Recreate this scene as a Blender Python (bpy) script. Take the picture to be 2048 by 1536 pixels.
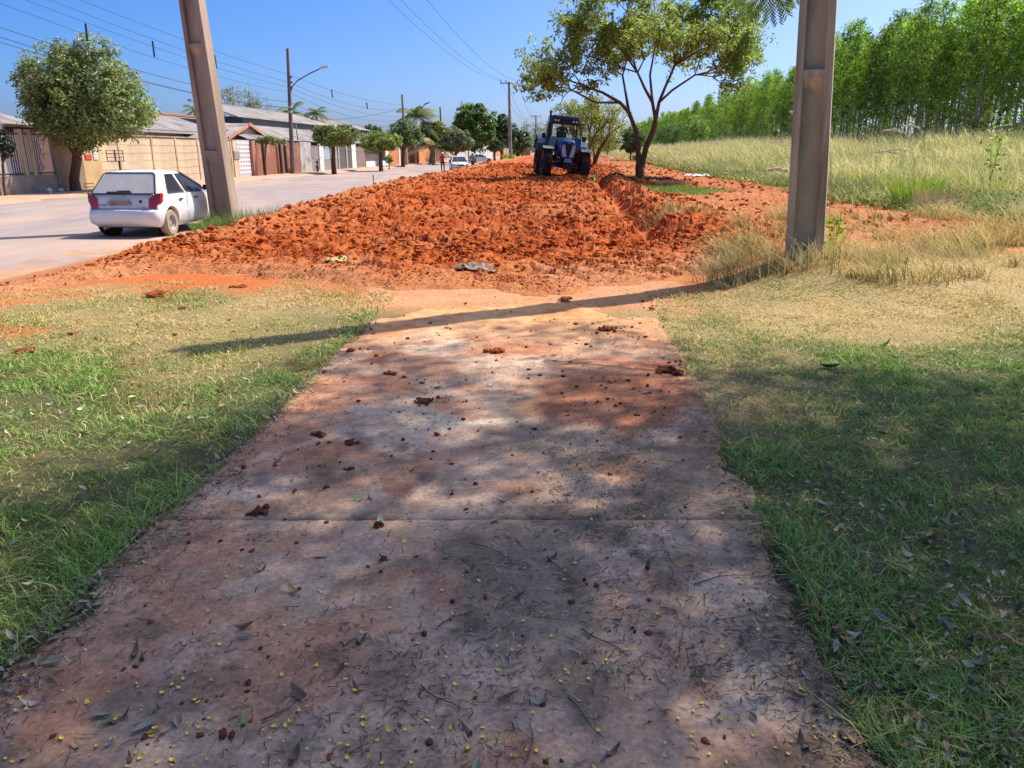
import bpy, bmesh, math, random
import numpy as np
from mathutils import Vector, Matrix
for o in list(bpy.data.objects): bpy.data.objects.remove(o)
R = math.radians
SC = bpy.context.scene
COL = SC.collection
rng = np.random.default_rng(11)
random.seed(5)

# ------------------------------------------------------------------ camera
PITCH, FPX, CAMH = R(17.22), 1500.0, 1.70
cam_d = bpy.data.cameras.new('camera'); cam = bpy.data.objects.new('camera', cam_d); COL.objects.link(cam)
cam.location = (0, 0, CAMH); cam.rotation_euler = (math.pi/2 - PITCH, 0, 0)
cam_d.sensor_width = 36; cam_d.lens = 36*FPX/2048; cam_d.clip_end = 4000; cam_d.clip_start = .05
SC.camera = cam

# ------------------------------------------------------------------ light
SUN_AZ, SUN_EL = R(56), R(53)          # azimuth measured from +Y towards +X
sun_dir = Vector((math.sin(SUN_AZ)*math.cos(SUN_EL), math.cos(SUN_AZ)*math.cos(SUN_EL), math.sin(SUN_EL)))
W = bpy.data.worlds.new('World'); SC.world = W; W.use_nodes = True
nt = W.node_tree; nt.nodes.clear()
sky = nt.nodes.new('ShaderNodeTexSky'); sky.sky_type = 'NISHITA'; sky.sun_disc = False
sky.sun_elevation = SUN_EL; sky.sun_rotation = SUN_AZ
sky.altitude = 350; sky.air_density = 0.5; sky.dust_density = 3.5; sky.ozone_density = 7.0
hs = nt.nodes.new('ShaderNodeHueSaturation'); hs.inputs['Saturation'].default_value = 1.30
bg = nt.nodes.new('ShaderNodeBackground'); bg.inputs['Strength'].default_value = 0.15
wo = nt.nodes.new('ShaderNodeOutputWorld')
nt.links.new(sky.outputs[0], hs.inputs['Color']); nt.links.new(hs.outputs[0], bg.inputs[0]); nt.links.new(bg.outputs[0], wo.inputs[0])
sd = bpy.data.lights.new('sun', 'SUN'); sd.energy = 4.0; sd.angle = R(.55); sd.color = (1, .95, .87)
so = bpy.data.objects.new('sun', sd); COL.objects.link(so)
so.rotation_euler = (-sun_dir).to_track_quat('-Z', 'Y').to_euler(); so.location = sun_dir*60
SC.view_settings.view_transform = 'Standard'; SC.view_settings.look = 'None'
SC.view_settings.exposure = 0.74; SC.view_settings.gamma = 1; SC.view_settings.use_curve_mapping = False
SC.render.engine = 'CYCLES'
SC.cycles.max_bounces = 5; SC.cycles.diffuse_bounces = 3; SC.cycles.glossy_bounces = 2
SC.cycles.transmission_bounces = 3; SC.cycles.transparent_max_bounces = 6
SC.cycles.use_denoising = True; SC.cycles.use_adaptive_sampling = True
SC.cycles.caustics_reflective = False; SC.cycles.caustics_refractive = False

# ------------------------------------------------------------------ survey helper: pixel of the photograph -> place on the ground
_cp, _sp = math.cos(PITCH), math.sin(PITCH)
def ray(px, py):
    u, v = (px-1024)/FPX, (768-py)/FPX
    return Vector((u, _cp + v*_sp, -_sp + v*_cp))
def at_y(px, py, y):
    d = ray(px, py); t = y/d.y
    return Vector((d.x*t, y, CAMH + d.z*t))
def at_z(px, py, z):
    d = ray(px, py); t = (z-CAMH)/d.z
    return Vector((d.x*t, d.y*t, z))

# ------------------------------------------------------------------ noise
def _hash(ix, iy, seed):
    n = (ix.astype(np.int64)*374761393 + iy.astype(np.int64)*668265263 + seed*1442695041) & 0xffffffff
    n = ((n ^ (n >> 13))*1274126177) & 0xffffffff
    n = n ^ (n >> 16)
    return (n & 0xffffff)/float(0xffffff)
def vnoise(x, y, seed=0):
    x = np.asarray(x, float); y = np.asarray(y, float)
    ix, iy = np.floor(x), np.floor(y); fx, fy = x-ix, y-iy
    fx = fx*fx*(3-2*fx); fy = fy*fy*(3-2*fy)
    a = _hash(ix, iy, seed); b = _hash(ix+1, iy, seed); c = _hash(ix, iy+1, seed); d = _hash(ix+1, iy+1, seed)
    return (a*(1-fx)+b*fx)*(1-fy) + (c*(1-fx)+d*fx)*fy
def fbm(x, y, sc, octv=4, seed=0, gain=.5):
    s = 0; a = 1; t = 0
    x = np.asarray(x, float)/sc; y = np.asarray(y, float)/sc
    for k in range(octv):
        s = s + a*(vnoise(x, y, seed+k*17)-.5)*2; t += a; a *= gain
        x, y = x*1.97+13.1+y*.3, y*1.97+7.7-x*.3
    return s/t
def ss(a, b, x):
    t = np.clip((np.asarray(x, float)-a)/(b-a), 0, 1)
    return t*t*(3-2*t)

# ------------------------------------------------------------------ terrain
HEAD = .065
ROAD_R, ROAD_L, WALL = -8.45, -20.2, -22.8
def xp_(x, y): return np.asarray(x, float) - HEAD*np.asarray(y, float)
def H(x, y):
    x = np.asarray(x, float); y = np.asarray(y, float); xp = xp_(x, y)
    med = .24*ss(12, 38, y) + .38*ss(44, 110, y)
    med = med + .27*ss(2.3, 4.3, x)*ss(7.6, 10.4, y)*(1-ss(13, 24, y))
    slope = .085*np.maximum(xp-8.8, 0)*ss(6, 18, y); slope = np.minimum(slope, 3.4+.004*np.maximum(xp-45, 0))
    z = -.13 + (med+.13)*ss(ROAD_R-.1, ROAD_R+1.1, xp)
    z = z + slope
    return np.where(xp < ROAD_L-.02, -.02, z)
def Hf(x, y): return float(H(x, y))
def P_left(y): return -1.82 + .045*y          # edges of the concrete path
def P_right(y): return .93 + .082*y
def xr(xp, y): return xp + HEAD*y             # road-aligned coordinate -> world x

# ------------------------------------------------------------------ materials
MATS = {}
def _nodes(name):
    m = bpy.data.materials.new(name); m.use_nodes = True
    return m, m.node_tree, m.node_tree.nodes['Principled BSDF'], m.node_tree.links
def mat(name, c1, c2=None, scale=6., rough=.85, bump=0., spec=.3, metal=0., detail=6, coat=0., stretch=None, c3=None, s3=.7, sharp=(.3, .7)):
    """noise-mixed colour with an optional second, larger stain colour and bump; object coordinates"""
    if name in MATS: return MATS[name]
    m, t, b, L = _nodes(name)
    b.inputs['Roughness'].default_value = rough; b.inputs['Metallic'].default_value = metal
    b.inputs['Specular IOR Level'].default_value = spec; b.inputs['Coat Weight'].default_value = coat
    tc = t.nodes.new('ShaderNodeTexCoord'); src = tc.outputs['Object']
    if stretch:
        mp = t.nodes.new('ShaderNodeMapping'); mp.inputs['Scale'].default_value = stretch
        L.new(src, mp.inputs[0]); src = mp.outputs[0]
    n = t.nodes.new('ShaderNodeTexNoise'); n.inputs['Scale'].default_value = scale; n.inputs['Detail'].default_value = detail
    n.inputs['Roughness'].default_value = .62
    L.new(src, n.inputs['Vector'])
    rp = t.nodes.new('ShaderNodeValToRGB'); e = rp.color_ramp.elements
    e[0].position, e[1].position = sharp
    e[0].color = (*c1, 1); e[1].color = (*(c2 or c1), 1)
    L.new(n.outputs[0], rp.inputs[0]); out = rp.outputs[0]
    if c3:
        n2 = t.nodes.new('ShaderNodeTexNoise'); n2.inputs['Scale'].default_value = s3; n2.inputs['Detail'].default_value = 7
        L.new(src, n2.inputs['Vector'])
        r2 = t.nodes.new('ShaderNodeValToRGB'); r2.color_ramp.elements[0].position = .45; r2.color_ramp.elements[1].position = .68
        L.new(n2.outputs[0], r2.inputs[0])
        mx = t.nodes.new('ShaderNodeMix'); mx.data_type = 'RGBA'
        L.new(r2.outputs[0], mx.inputs['Factor']); L.new(out, mx.inputs['A']); mx.inputs['B'].default_value = (*c3, 1); out = mx.outputs['Result']
    L.new(out, b.inputs['Base Color'])
    if bump:
        bp = t.nodes.new('ShaderNodeBump'); bp.inputs['Strength'].default_value = min(1, bump); bp.inputs['Distance'].default_value = .02*bump
        L.new(n.outputs[0], bp.inputs['Height']); L.new(bp.outputs[0], b.inputs['Normal'])
    MATS[name] = m; return m
def vcmat(name, rough=.9, scale=30., var=.35, bump=.0, spec=.2, trans=0., bdist=.02, orand=0.):
    """colour from the 'Col' attribute (the thing's own colour), modulated by fine noise; optional translucency for leaves"""
    if name in MATS: return MATS[name]
    m, t, b, L = _nodes(name)
    b.inputs['Roughness'].default_value = rough; b.inputs['Specular IOR Level'].default_value = spec
    a = t.nodes.new('ShaderNodeAttribute'); a.attribute_name = 'Col'
    out = a.outputs['Color']
    if var:
        tc = t.nodes.new('ShaderNodeTexCoord')
        n = t.nodes.new('ShaderNodeTexNoise'); n.inputs['Scale'].default_value = scale; n.inputs['Detail'].default_value = 8; n.inputs['Roughness'].default_value = .68
        L.new(tc.outputs['Object'], n.inputs['Vector'])
        mr = t.nodes.new('ShaderNodeMapRange'); mr.inputs['From Min'].default_value = .3; mr.inputs['From Max'].default_value = .7
        mr.inputs['To Min'].default_value = 1-var; mr.inputs['To Max'].default_value = 1+var
        L.new(n.outputs[0], mr.inputs[0])
        mx = t.nodes.new('ShaderNodeMix'); mx.data_type = 'RGBA'; mx.blend_type = 'MULTIPLY'; mx.inputs['Factor'].default_value = 1
        L.new(out, mx.inputs['A']); L.new(mr.outputs[0], mx.inputs['B']); out = mx.outputs['Result']
        if bump:
            bp = t.nodes.new('ShaderNodeBump'); bp.inputs['Strength'].default_value = bump; bp.inputs['Distance'].default_value = bdist
            L.new(n.outputs[0], bp.inputs['Height']); L.new(bp.outputs[0], b.inputs['Normal'])
    if orand:
        oi = t.nodes.new('ShaderNodeObjectInfo'); mr2 = t.nodes.new('ShaderNodeMapRange'); mr2.inputs['To Min'].default_value = 1-orand; mr2.inputs['To Max'].default_value = 1+orand
        L.new(oi.outputs['Random'], mr2.inputs[0]); m3 = t.nodes.new('ShaderNodeMix'); m3.data_type = 'RGBA'; m3.blend_type = 'MULTIPLY'; m3.inputs['Factor'].default_value = 1
        L.new(out, m3.inputs['A']); L.new(mr2.outputs[0], m3.inputs['B']); out = m3.outputs['Result']
    L.new(out, b.inputs['Base Color'])
    if trans:
        tr = t.nodes.new('ShaderNodeBsdfTranslucent'); ms = t.nodes.new('ShaderNodeMixShader'); ms.inputs[0].default_value = trans
        L.new(out, tr.inputs[0]); L.new(b.outputs[0], ms.inputs[1]); L.new(tr.outputs[0], ms.inputs[2])
        L.new(ms.outputs[0], t.nodes['Material Output'].inputs[0])
    MATS[name] = m; return m
def glassmat(name, tint=(.05, .06, .07), alpha=.55, rough=.03):
    if name in MATS: return MATS[name]
    m, t, b, L = _nodes(name)
    b.inputs['Base Color'].default_value = (*tint, 1); b.inputs['Roughness'].default_value = rough; b.inputs['Specular IOR Level'].default_value = .6
    tr = t.nodes.new('ShaderNodeBsdfTransparent'); ms = t.nodes.new('ShaderNodeMixShader'); ms.inputs[0].default_value = alpha
    L.new(tr.outputs[0], ms.inputs[1]); L.new(b.outputs[0], ms.inputs[2]); L.new(ms.outputs[0], t.nodes['Material Output'].inputs[0])
    MATS[name] = m; return m

# ------------------------------------------------------------------ mesh building
def mesh_np(name, V, F, mats=None, cols=None, midx=None, smooth=False):
    """V Nx3, F MxK numpy arrays (all faces K-gons)"""
    me = bpy.data.meshes.new(name); V = np.asarray(V, np.float32); F = np.asarray(F, np.int32)
    k = F.shape[1]
    me.vertices.add(len(V)); me.vertices.foreach_set('co', V.ravel())
    me.loops.add(F.size); me.loops.foreach_set('vertex_index', F.ravel())
    me.polygons.add(len(F)); me.polygons.foreach_set('loop_start', np.arange(0, F.size, k, dtype=np.int32))
    me.polygons.foreach_set('loop_total', np.full(len(F), k, np.int32))
    if midx is not None: me.polygons.foreach_set('material_index', np.asarray(midx, np.int32))
    me.polygons.foreach_set('use_smooth', np.full(len(F), bool(smooth)))
    me.update(calc_edges=True)
    if cols is not None:
        at = me.color_attributes.new('Col', 'FLOAT_COLOR', 'POINT')
        c = np.ones((len(V), 4), np.float32); c[:, :3] = cols
        at.data.foreach_set('color', c.ravel())
    for m in (mats if isinstance(mats, (list, tuple)) else [mats]):
        if m: me.materials.append(m)
    return me
def link(name, me, parent=None, loc=None):
    o = bpy.data.objects.new(name, me); COL.objects.link(o)
    if parent is not None: o.parent = parent
    if loc is not None: o.location = loc
    return o
def tag(o, label=None, cat=None, group=None, kind=None):
    if label: o['label'] = label
    if cat: o['category'] = cat
    if group: o['group'] = group
    if kind: o['kind'] = kind
    return o
def thing(name, label, cat, loc=(0, 0, 0), rz=0, group=None):
    o = bpy.data.objects.new(name, None); COL.objects.link(o); o.empty_display_size = .2
    o.location = loc; o.rotation_euler = (0, 0, rz)
    return tag(o, label, cat, group)
def copy_tree(o, parent=None):
    c = o.copy(); COL.objects.link(c); c.parent = parent
    for ch in o.children: copy_tree(ch, c)
    return c
class MB:
    """collects shapes; build() links them as one mesh object"""
    def __init__(s): s.v = []; s.f = []; s.m = []; s.cur = 0
    def mat(s, i): s.cur = i; return s
    def add(s, vs, fs):
        b = len(s.v); s.v += [tuple(v) for v in vs]
        for f in fs: s.f.append([b+i for i in f]); s.m.append(s.cur)
        return s
    def box(s, c, size, rz=0, rx=0, ry=0, taper=1.):
        hx, hy, hz = size[0]/2, size[1]/2, size[2]/2
        M = Matrix.Rotation(rz, 3, 'Z') @ Matrix.Rotation(ry, 3, 'Y') @ Matrix.Rotation(rx, 3, 'X')
        vs = []
        for z in (-1, 1):
            k = taper if z > 0 else 1
            for x, y in ((-1, -1), (1, -1), (1, 1), (-1, 1)):
                vs.append(Vector(c) + M @ Vector((x*hx*k, y*hy*k, z*hz)))
        return s.add(vs, [(3, 2, 1, 0), (4, 5, 6, 7), (0, 1, 5, 4), (1, 2, 6, 5), (2, 3, 7, 6), (3, 0, 4, 7)])
    def bbox(s, x0, x1, y0, y1, z0, z1): return s.box(((x0+x1)/2, (y0+y1)/2, (z0+z1)/2), (abs(x1-x0), abs(y1-y0), abs(z1-z0)))
    def tube(s, pts, rad, n=8, cap=True):
        pts = [Vector(p) for p in pts]; vs = []; fs = []
        rad = rad if isinstance(rad, (list, tuple)) else [rad]*len(pts)
        up = None
        for i, p in enumerate(pts):
            d = (pts[min(i+1, len(pts)-1)] - pts[max(i-1, 0)])
            d = d.normalized() if d.length > 1e-9 else Vector((0, 0, 1))
            if up is None: a = d.orthogonal().normalized()
            else:
                a = up - d*up.dot(d); a = a.normalized() if a.length > 1e-6 else d.orthogonal().normalized()
            up = a; b = d.cross(a)
            for k in range(n):
                t = 2*math.pi*k/n; vs.append(p + (a*math.cos(t) + b*math.sin(t))*rad[i])
        for i in range(len(pts)-1):
            for k in range(n):
                k2 = (k+1) % n; fs.append((i*n+k, i*n+k2, (i+1)*n+k2, (i+1)*n+k))
        if cap:
            fs.append(tuple(reversed(range(n)))); fs.append(tuple((len(pts)-1)*n+k for k in range(n)))
        return s.add(vs, fs)
    def cyl(s, p0, p1, r, r1=None, n=16): return s.tube([p0, p1], [r, r if r1 is None else r1], n)
    def lathe(s, prof, c, axis='X', n=24):
        """prof: (radius, offset along axis)"""
        vs = []; fs = []; c = Vector(c)
        for r, h in prof:
            for k in range(n):
                t = 2*math.pi*k/n; a, b = r*math.cos(t), r*math.sin(t)
                vs.append(c + (Vector((h, a, b)) if axis == 'X' else Vector((b, h, a)) if axis == 'Y' else Vector((a, b, h))))
        for i in range(len(prof)-1):
            for k in range(n):
                k2 = (k+1) % n; fs.append((i*n+k, i*n+k2, (i+1)*n+k2, (i+1)*n+k))
        return s.add(vs, fs)
    def prism(s, poly, p0, ax, ay, az, depth):
        """poly 2-D outline in axes ax, ay from p0, extruded along az"""
        p0, ax, ay, az = Vector(p0), Vector(ax), Vector(ay), Vector(az); n = len(poly)
        a = [p0 + ax*u + ay*w for u, w in poly]; b = [p + az*depth for p in a]
        return s.add(a+b, [tuple(reversed(range(n))), tuple(range(n, 2*n))] + [(i, (i+1) % n, n+(i+1) % n, n+i) for i in range(n)])
    def sheet(s, poly): return s.add(poly, [tuple(range(len(poly)))])
    def ball(s, c, r, n=10, m=7, sq=(1, 1, 1)):
        vs = []; fs = []
        for i in range(m+1):
            ph = math.pi*i/m
            for k in range(n):
                t = 2*math.pi*k/n
                vs.append((c[0]+r*sq[0]*math.sin(ph)*math.cos(t), c[1]+r*sq[1]*math.sin(ph)*math.sin(t), c[2]+r*sq[2]*math.cos(ph)))
        for i in range(m):
            for k in range(n): fs.append((i*n+k, (i+1)*n+k, (i+1)*n+(k+1) % n, i*n+(k+1) % n))
        return s.add(vs, fs)
    def build(s, name, mats, parent=None, smooth=False, bevel=0., loc=None, angle=40):
        me = bpy.data.meshes.new(name); me.from_pydata(s.v, [], s.f); 
        for m in (mats if isinstance(mats, (list, tuple)) else [mats]): me.materials.append(m)
        me.polygons.foreach_set('material_index', s.m)
        bm = bmesh.new(); bm.from_mesh(me); bmesh.ops.remove_doubles(bm, verts=bm.verts, dist=1e-5)
        bmesh.ops.recalc_face_normals(bm, faces=bm.faces)
        if bevel: bmesh.ops.bevel(bm, geom=[e for e in bm.edges if len(e.link_faces) == 2 and e.calc_face_angle(0) > R(35)], offset=bevel, segments=2, affect='EDGES', profile=.6)
        bm.to_mesh(me); bm.free()
        if smooth:
            me.polygons.foreach_set('use_smooth', [True]*len(me.polygons))
            try: me.set_sharp_from_angle(angle=R(angle))
            except Exception: pass
        me.update()
        return link(name, me, parent, loc)
def blades_np(base, hgt, wid, lean, col, tipcol=None, seg=2, twist=None):
    """grass blades: base Nx3, lean Nx2 (horizontal tip offset). each: seg quads narrowing to a tip"""
    n = len(base); az = rng.uniform(0, 2*np.pi, n) if twist is None else twist
    sx, sy = np.cos(az)*wid/2, np.sin(az)*wid/2
    V = np.zeros((n, 2*(seg+1), 3), np.float32); C = np.zeros((n, 2*(seg+1), 3), np.float32)
    tipcol = col if tipcol is None else tipcol
    for i in range(seg+1):
        t = i/seg; w = (1-t)**.7*.96+.04; q = t**1.8
        cx = base[:, 0]+lean[:, 0]*q; cy = base[:, 1]+lean[:, 1]*q; cz = base[:, 2]+hgt*(t-.25*q*np.minimum(1, np.hypot(lean[:, 0], lean[:, 1])/np.maximum(hgt, 1e-4)))
        V[:, 2*i, 0], V[:, 2*i, 1], V[:, 2*i, 2] = cx-sx*w, cy-sy*w, cz
        V[:, 2*i+1, 0], V[:, 2*i+1, 1], V[:, 2*i+1, 2] = cx+sx*w, cy+sy*w, cz
        c = col*(1-t)+tipcol*t; C[:, 2*i] = c; C[:, 2*i+1] = c
    k = 2*(seg+1); b = (np.arange(n)*k)[:, None]
    F = np.concatenate([b+np.array([[2*i, 2*i+1, 2*i+3, 2*i+2]]) for i in range(seg)], 1).reshape(-1, 4)
    return V.reshape(-1, 3), F, C.reshape(-1, 3)
def leaves_np(cen, size, col, up_bias=.5, ratio=.45, outward=None, fold=.12):
    """small pointed leaf faces: rhombus quads"""
    n = len(cen)
    nrm = rng.normal(size=(n, 3)); nrm[:, 2] = np.abs(nrm[:, 2])+up_bias
    if outward is not None: nrm = nrm*.8 + outward*1.0
    nrm /= np.linalg.norm(nrm, axis=1)[:, None]+1e-9
    d = rng.normal(size=(n, 3)); d -= nrm*np.sum(d*nrm, 1)[:, None]; d /= np.linalg.norm(d, axis=1)[:, None]+1e-9
    s = np.cross(nrm, d); L = size[:, None]
    V = np.stack([cen-d*L*.5, cen+s*L*ratio*.5+nrm*L*fold, cen+d*L*.5, cen-s*L*ratio*.5+nrm*L*fold], 1).reshape(-1, 3)
    F = np.arange(4*n).reshape(n, 4)
    return V, F, np.repeat(col, 4, 0)
def mixc(a, b, t): t = np.asarray(t)[:, None]; return np.asarray(a)*(1-t)+np.asarray(b)*t
def jit(col, n, amt=.2):
    return np.asarray(col)[None]*(1+rng.uniform(-amt, amt, (n, 1)))*(1+rng.uniform(-amt*.3, amt*.3, (n, 3)))
# ================================================================== SETTING
SOIL1, SOIL2 = np.array((.37, .066, .012)), np.array((.50, .135, .030))
PALE = np.array((.50, .235, .105))
YF_X = [-12, -9, -6.3, -5, -3.2, -1.65, 0, 1.8, 2.5, 3.3, 5, 7, 10, 16]
YF_Y = [9.3, 9.5, 9.5, 10.3, 10.4, 9.45, 9.2, 9.7, 10.0, 10.6, 11.6, 11.9, 13.2, 16]
def yfront(x): return np.interp(x, YF_X, YF_Y)
def green_patch(x, y):
    a = 1-ss(.55, 1.05, np.hypot((x-6.4)/2.7, (y-31.5)/4.2)+.25*fbm(x, y, 1.3, 3, 71))
    b = 1-ss(.6, 1.05, np.hypot((x-6.2)/2.2, (y-47)/4.)+.25*fbm(x, y, 1.6, 3, 72))
    return np.maximum(a, b)
def soil_T(x, y, full=False):
    """thickness of loose red earth over the ground (negative: none)"""
    xp = xp_(x, y)
    wob = .55*fbm(x, y, 1.5, 4, 5)
    e = np.minimum.reduce([(xp+8.2-.5*(1-ss(18, 22, y))+.35*wob)/1.1, (y-yfront(x)+1.5*wob+.8*fbm(x, y, 2.2, 2, 6))/.9, (9.6+1.6*wob-xp)/1.2])
    edge = ss(-.35, 1.0, e)
    rough = ss(.2, 3.0, y-yfront(x))
    right = ss(2.7, 3.4, xp)
    A = (.25+.75*rough)*(1-.72*right)
    rid = 1-np.abs(fbm(x, y, .55, 3, 21))*2
    t = -.07 + edge*(.17 + .06*(1-right)*rough)
    t = t + edge*A*(.075*fbm(x, y, 1.6, 2, 3) + .065*fbm(x, y, .42, 3, 9) + .055*(rid-.45) + .045*fbm(x, y, .15, 3, 33))
    yon = ss(12.5, 15.5, y)
    wv = .22*fbm(y, y*0+3., 1.7, 3, 44)
    t = t - edge*yon*.34*np.exp(-((xp-1.75-wv)/.27)**2)           # the open furrow the wheel runs in
    t = t + edge*yon*.20*np.exp(-((xp-2.5-wv)/.38)**2)*(1+.8*fbm(x, y, .5, 3, 55))
    t = t + edge*ss(12, 14, y)*.07*np.exp(-((xp+7.2)/.7)**2)*(1+fbm(x, y, .6, 3, 57))
    t = t - .22*green_patch(x, y)*edge
    return (t, edge) if full else t
def chunks(x, y, s, seed):
    """broken plates: nearest cell gives height and tilt; returns relief and closeness to a crack"""
    x = np.asarray(x)/s; y = np.asarray(y)/s; ix, iy = np.floor(x), np.floor(y)
    d1 = np.full(x.shape, 9.); d2 = np.full(x.shape, 9.); z = np.zeros(x.shape)
    for i in (-1, 0, 1):
        for j in (-1, 0, 1):
            cx, cy = ix+i, iy+j; px = cx+_hash(cx, cy, seed); py = cy+_hash(cx, cy, seed+1); dx, dy = x-px, y-py; d = dx*dx+dy*dy
            zz = _hash(cx, cy, seed+2)-.5+(_hash(cx, cy, seed+3)-.5)*1.6*dx+(_hash(cx, cy, seed+4)-.5)*1.6*dy
            nearer = d < d1; d2 = np.where(nearer, d1, np.minimum(d2, d)); z = np.where(nearer, zz, z); d1 = np.where(nearer, d, d1)
    return z, np.sqrt(d2)-np.sqrt(d1)
def SoilZ(x, y): return np.maximum(H(x, y), H(x, y)+soil_T(x, y))
def Zf(x, y): return float(SoilZ(np.array([x]), np.array([y]))[0])

def on_path(x, y, grow=0.):
    wob = .06*fbm(x, y, .5, 3, 61)
    return (x > P_left(y)+wob-grow) & (x < P_right(y)+wob+grow) & (y < 10.2)
def dryness(x, y):
    d = .42*ss(4.2, 7.2, y) + .28*ss(6.5, 9, y) + .55*fbm(x, y, 1.3, 4, 81) + .25*fbm(x, y, .35, 3, 83)
    d = d + .35*np.exp(-((x-1.5)/.5)**2)*ss(3.2, 5, y)         # worn strip beside the path
    d = d - .35*np.exp(-((x+1.9)/.45)**2)*(1-ss(5, 7.5, y))
    d = d - .3*np.exp(-((x+3.4)/1.3)**2-((y-5.0)/.9)**2)
    d = d + .25*ss(2.0, 2.6, x)*ss(6.3, 7.2, y)
    d = d - .25*ss(2.2, 3.2, x)*(1-ss(6, 7, y))
    return np.clip(d, 0, 1)
def redness(x, y):
    """red dust spilled over the lawn"""
    r = .75*ss(-1.6, .3, y-yfront(x)+.9*fbm(x, y, 1.1, 4, 91)) + np.clip(fbm(x, y, 1.2, 4, 95)*1.9-.2, 0, .85)*ss(4.5, 7, y)*(x < -1.5)
    return np.clip(r, 0, 1)

# ---- ground sheet
def axis(fine0, fine1, step, far0, far1, grow=1.22):
    a = list(np.arange(fine0, fine1+1e-6, step)); s = step
    while a[-1] < far1: s *= grow; a.append(a[-1]+s)
    s = step; b = []
    x = fine0
    while x > far0: s *= grow; x -= s; b.append(x)
    return np.array(b[::-1]+a)
gx = axis(-9.5, 9.5, .085, -700, 700, 1.14); gy = axis(1.0, 13, .075, -60, 1500, 1.06)
X, Y = np.meshgrid(gx, gy); Z = H(X, Y)
Z = Z - .3*ss(.8, 1., soil_T(X, Y, True)[1])*(1-ss(.2, .6, green_patch(X, Y)))
XPg = xp_(X, Y)
Z = Z - .05*((XPg < ROAD_R+.1) & (XPg > ROAD_L-.3)) - .012*on_path(X, Y, -.02)*(Y > -3)
Z = Z + .012*fbm(X, Y, .35, 3, 2)*(np.abs(X) < 12)*(XPg > ROAD_R+.6)*(~on_path(X, Y, .15))
dry = dryness(X, Y); red = redness(X, Y)
c = (1-dry)[..., None]*np.array((.095, .088, .032)) + dry[..., None]*np.array((.37, .26, .10))
c = c*(1-red[..., None]) + red[..., None]*(SOIL2*.9)
pe = ss(7.8, 8.8, Y+.5*fbm(X, Y, .6, 3, 147))*on_path(X, Y, .5)*(Y < 10.6); pc = PALE*(1+.2*fbm(X, Y, .3, 4, 148))[..., None]; c = c*(1-pe[..., None])+pc*pe[..., None]
fld = ss(8.2, 9.8, XPg)*ss(9, 13, Y); c = c*(1-fld[..., None]) + fld[..., None]*np.array((.30, .28, .12))
gp = green_patch(X, Y)*(Y > 20); c = c*(1-gp[..., None]) + gp[..., None]*np.array((.15, .22, .03))
rd = 1-ss(ROAD_R+.2, ROAD_R+1., XPg); c = c*(1-rd[..., None]) + rd[..., None]*np.array((.42, .20, .10))
ny, nx = X.shape
I = np.arange(nx*ny).reshape(ny, nx)
F = np.stack([I[:-1, :-1], I[:-1, 1:], I[1:, 1:], I[1:, :-1]], -1).reshape(-1, 4)
me = mesh_np('ground', np.stack([X, Y, Z], -1).reshape(-1, 3), F, vcmat('ground_earth', scale=28, var=.4, bump=.6), c.reshape(-1, 3), smooth=True)
tag(link('ground', me), 'grassy earth verge reaching to the horizon', kind='structure')

# ---- red ploughed earth
XPa = np.linspace(-8.9, 11.2, 500); ys = [8.3]
while ys[-1] < 150: ys.append(ys[-1]*(1.0056 if ys[-1] < 60 else 1.02))
Yg = np.array(ys); XP2, Y2 = np.meshgrid(XPa, Yg); X2 = XP2 + HEAD*Y2
T2, E2 = soil_T(X2, Y2, True); Z2 = H(X2, Y2)+T2
# broken crumb texture of the tilth
crumb = np.abs(fbm(X2, Y2, .11, 2, 301))*ss(.3, 2.2, Y2-yfront(X2))*(1-.6*ss(2.9, 3.4, XP2))
amp = ss(-.7, 2.3, Y2-yfront(X2)+1.0*fbm(X2, Y2, .9, 3, 303))*(1-.62*ss(2.9, 3.5, XP2))*(T2 > -.02)*(1+.014*Y2)
wx, wy = X2+.06*fbm(X2, Y2, .12, 2, 304), Y2+.06*fbm(X2, Y2, .12, 2, 305)
c1, e1 = chunks(wx, wy, .30, 311); c2, e2 = chunks(wx, wy, .15, 321); c3_, e3 = chunks(wx, wy*.9, .8, 331)
var_ = ss(-.35, .3, fbm(X2, Y2, 1.6, 3, 306))
Z2 = Z2 + amp*(.085*c1*(.35+.65*var_)-.05*(1-ss(0, .16, e1))*var_ + .05*c2-.022*(1-ss(0, .18, e2)) + .05*c3_*(1-var_)) + .05*crumb*(T2 > 0)
drag = (1-ss(.8, 3.2, Y2-yfront(X2)))*(T2 > 0)*(np.abs(X2) < 4)
Z2 = Z2 + drag*(.018*np.sin((Y2+.25*fbm(X2, Y2, 1., 2, 307))*17+X2*1.2)*ss(-.1, .4, fbm(X2, Y2, 1.1, 3, 308)))
f1 = .5+.5*fbm(X2, Y2, 1.1, 5, 15); f2 = np.clip(.5+.9*fbm(X2, Y2, .35, 4, 18), 0, 1)
c = SOIL1*(1-f2[..., None]) + SOIL2*f2[..., None]
core = np.exp(-((XP2+1.4+.8*fbm(X2, Y2, 2.5, 3, 16))/2.6)**2)*ss(1.5, 4, Y2-yfront(X2))
c = c*(1-.18*core[..., None]*np.array((.6, 1.1, 1.1)))
c = c*(1+.22*(c1*var_)[..., None])
near = 1-ss(.4, 2.6, Y2-yfront(X2)+.9*fbm(X2, Y2, .8, 3, 19)); near = near*(.35+.65*np.clip(f1*1.2, 0, 1))
c = c*(1-.8*near[..., None]) + .8*near[..., None]*PALE
crust = .42*ss(.02, .4, fbm(X2, Y2, 1.9, 5, 24)+.3*fbm(X2, Y2, .3, 3, 25)); c = c*(1-crust[..., None])+crust[..., None]*(PALE*np.array((1.0, .86, .75)))
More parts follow.
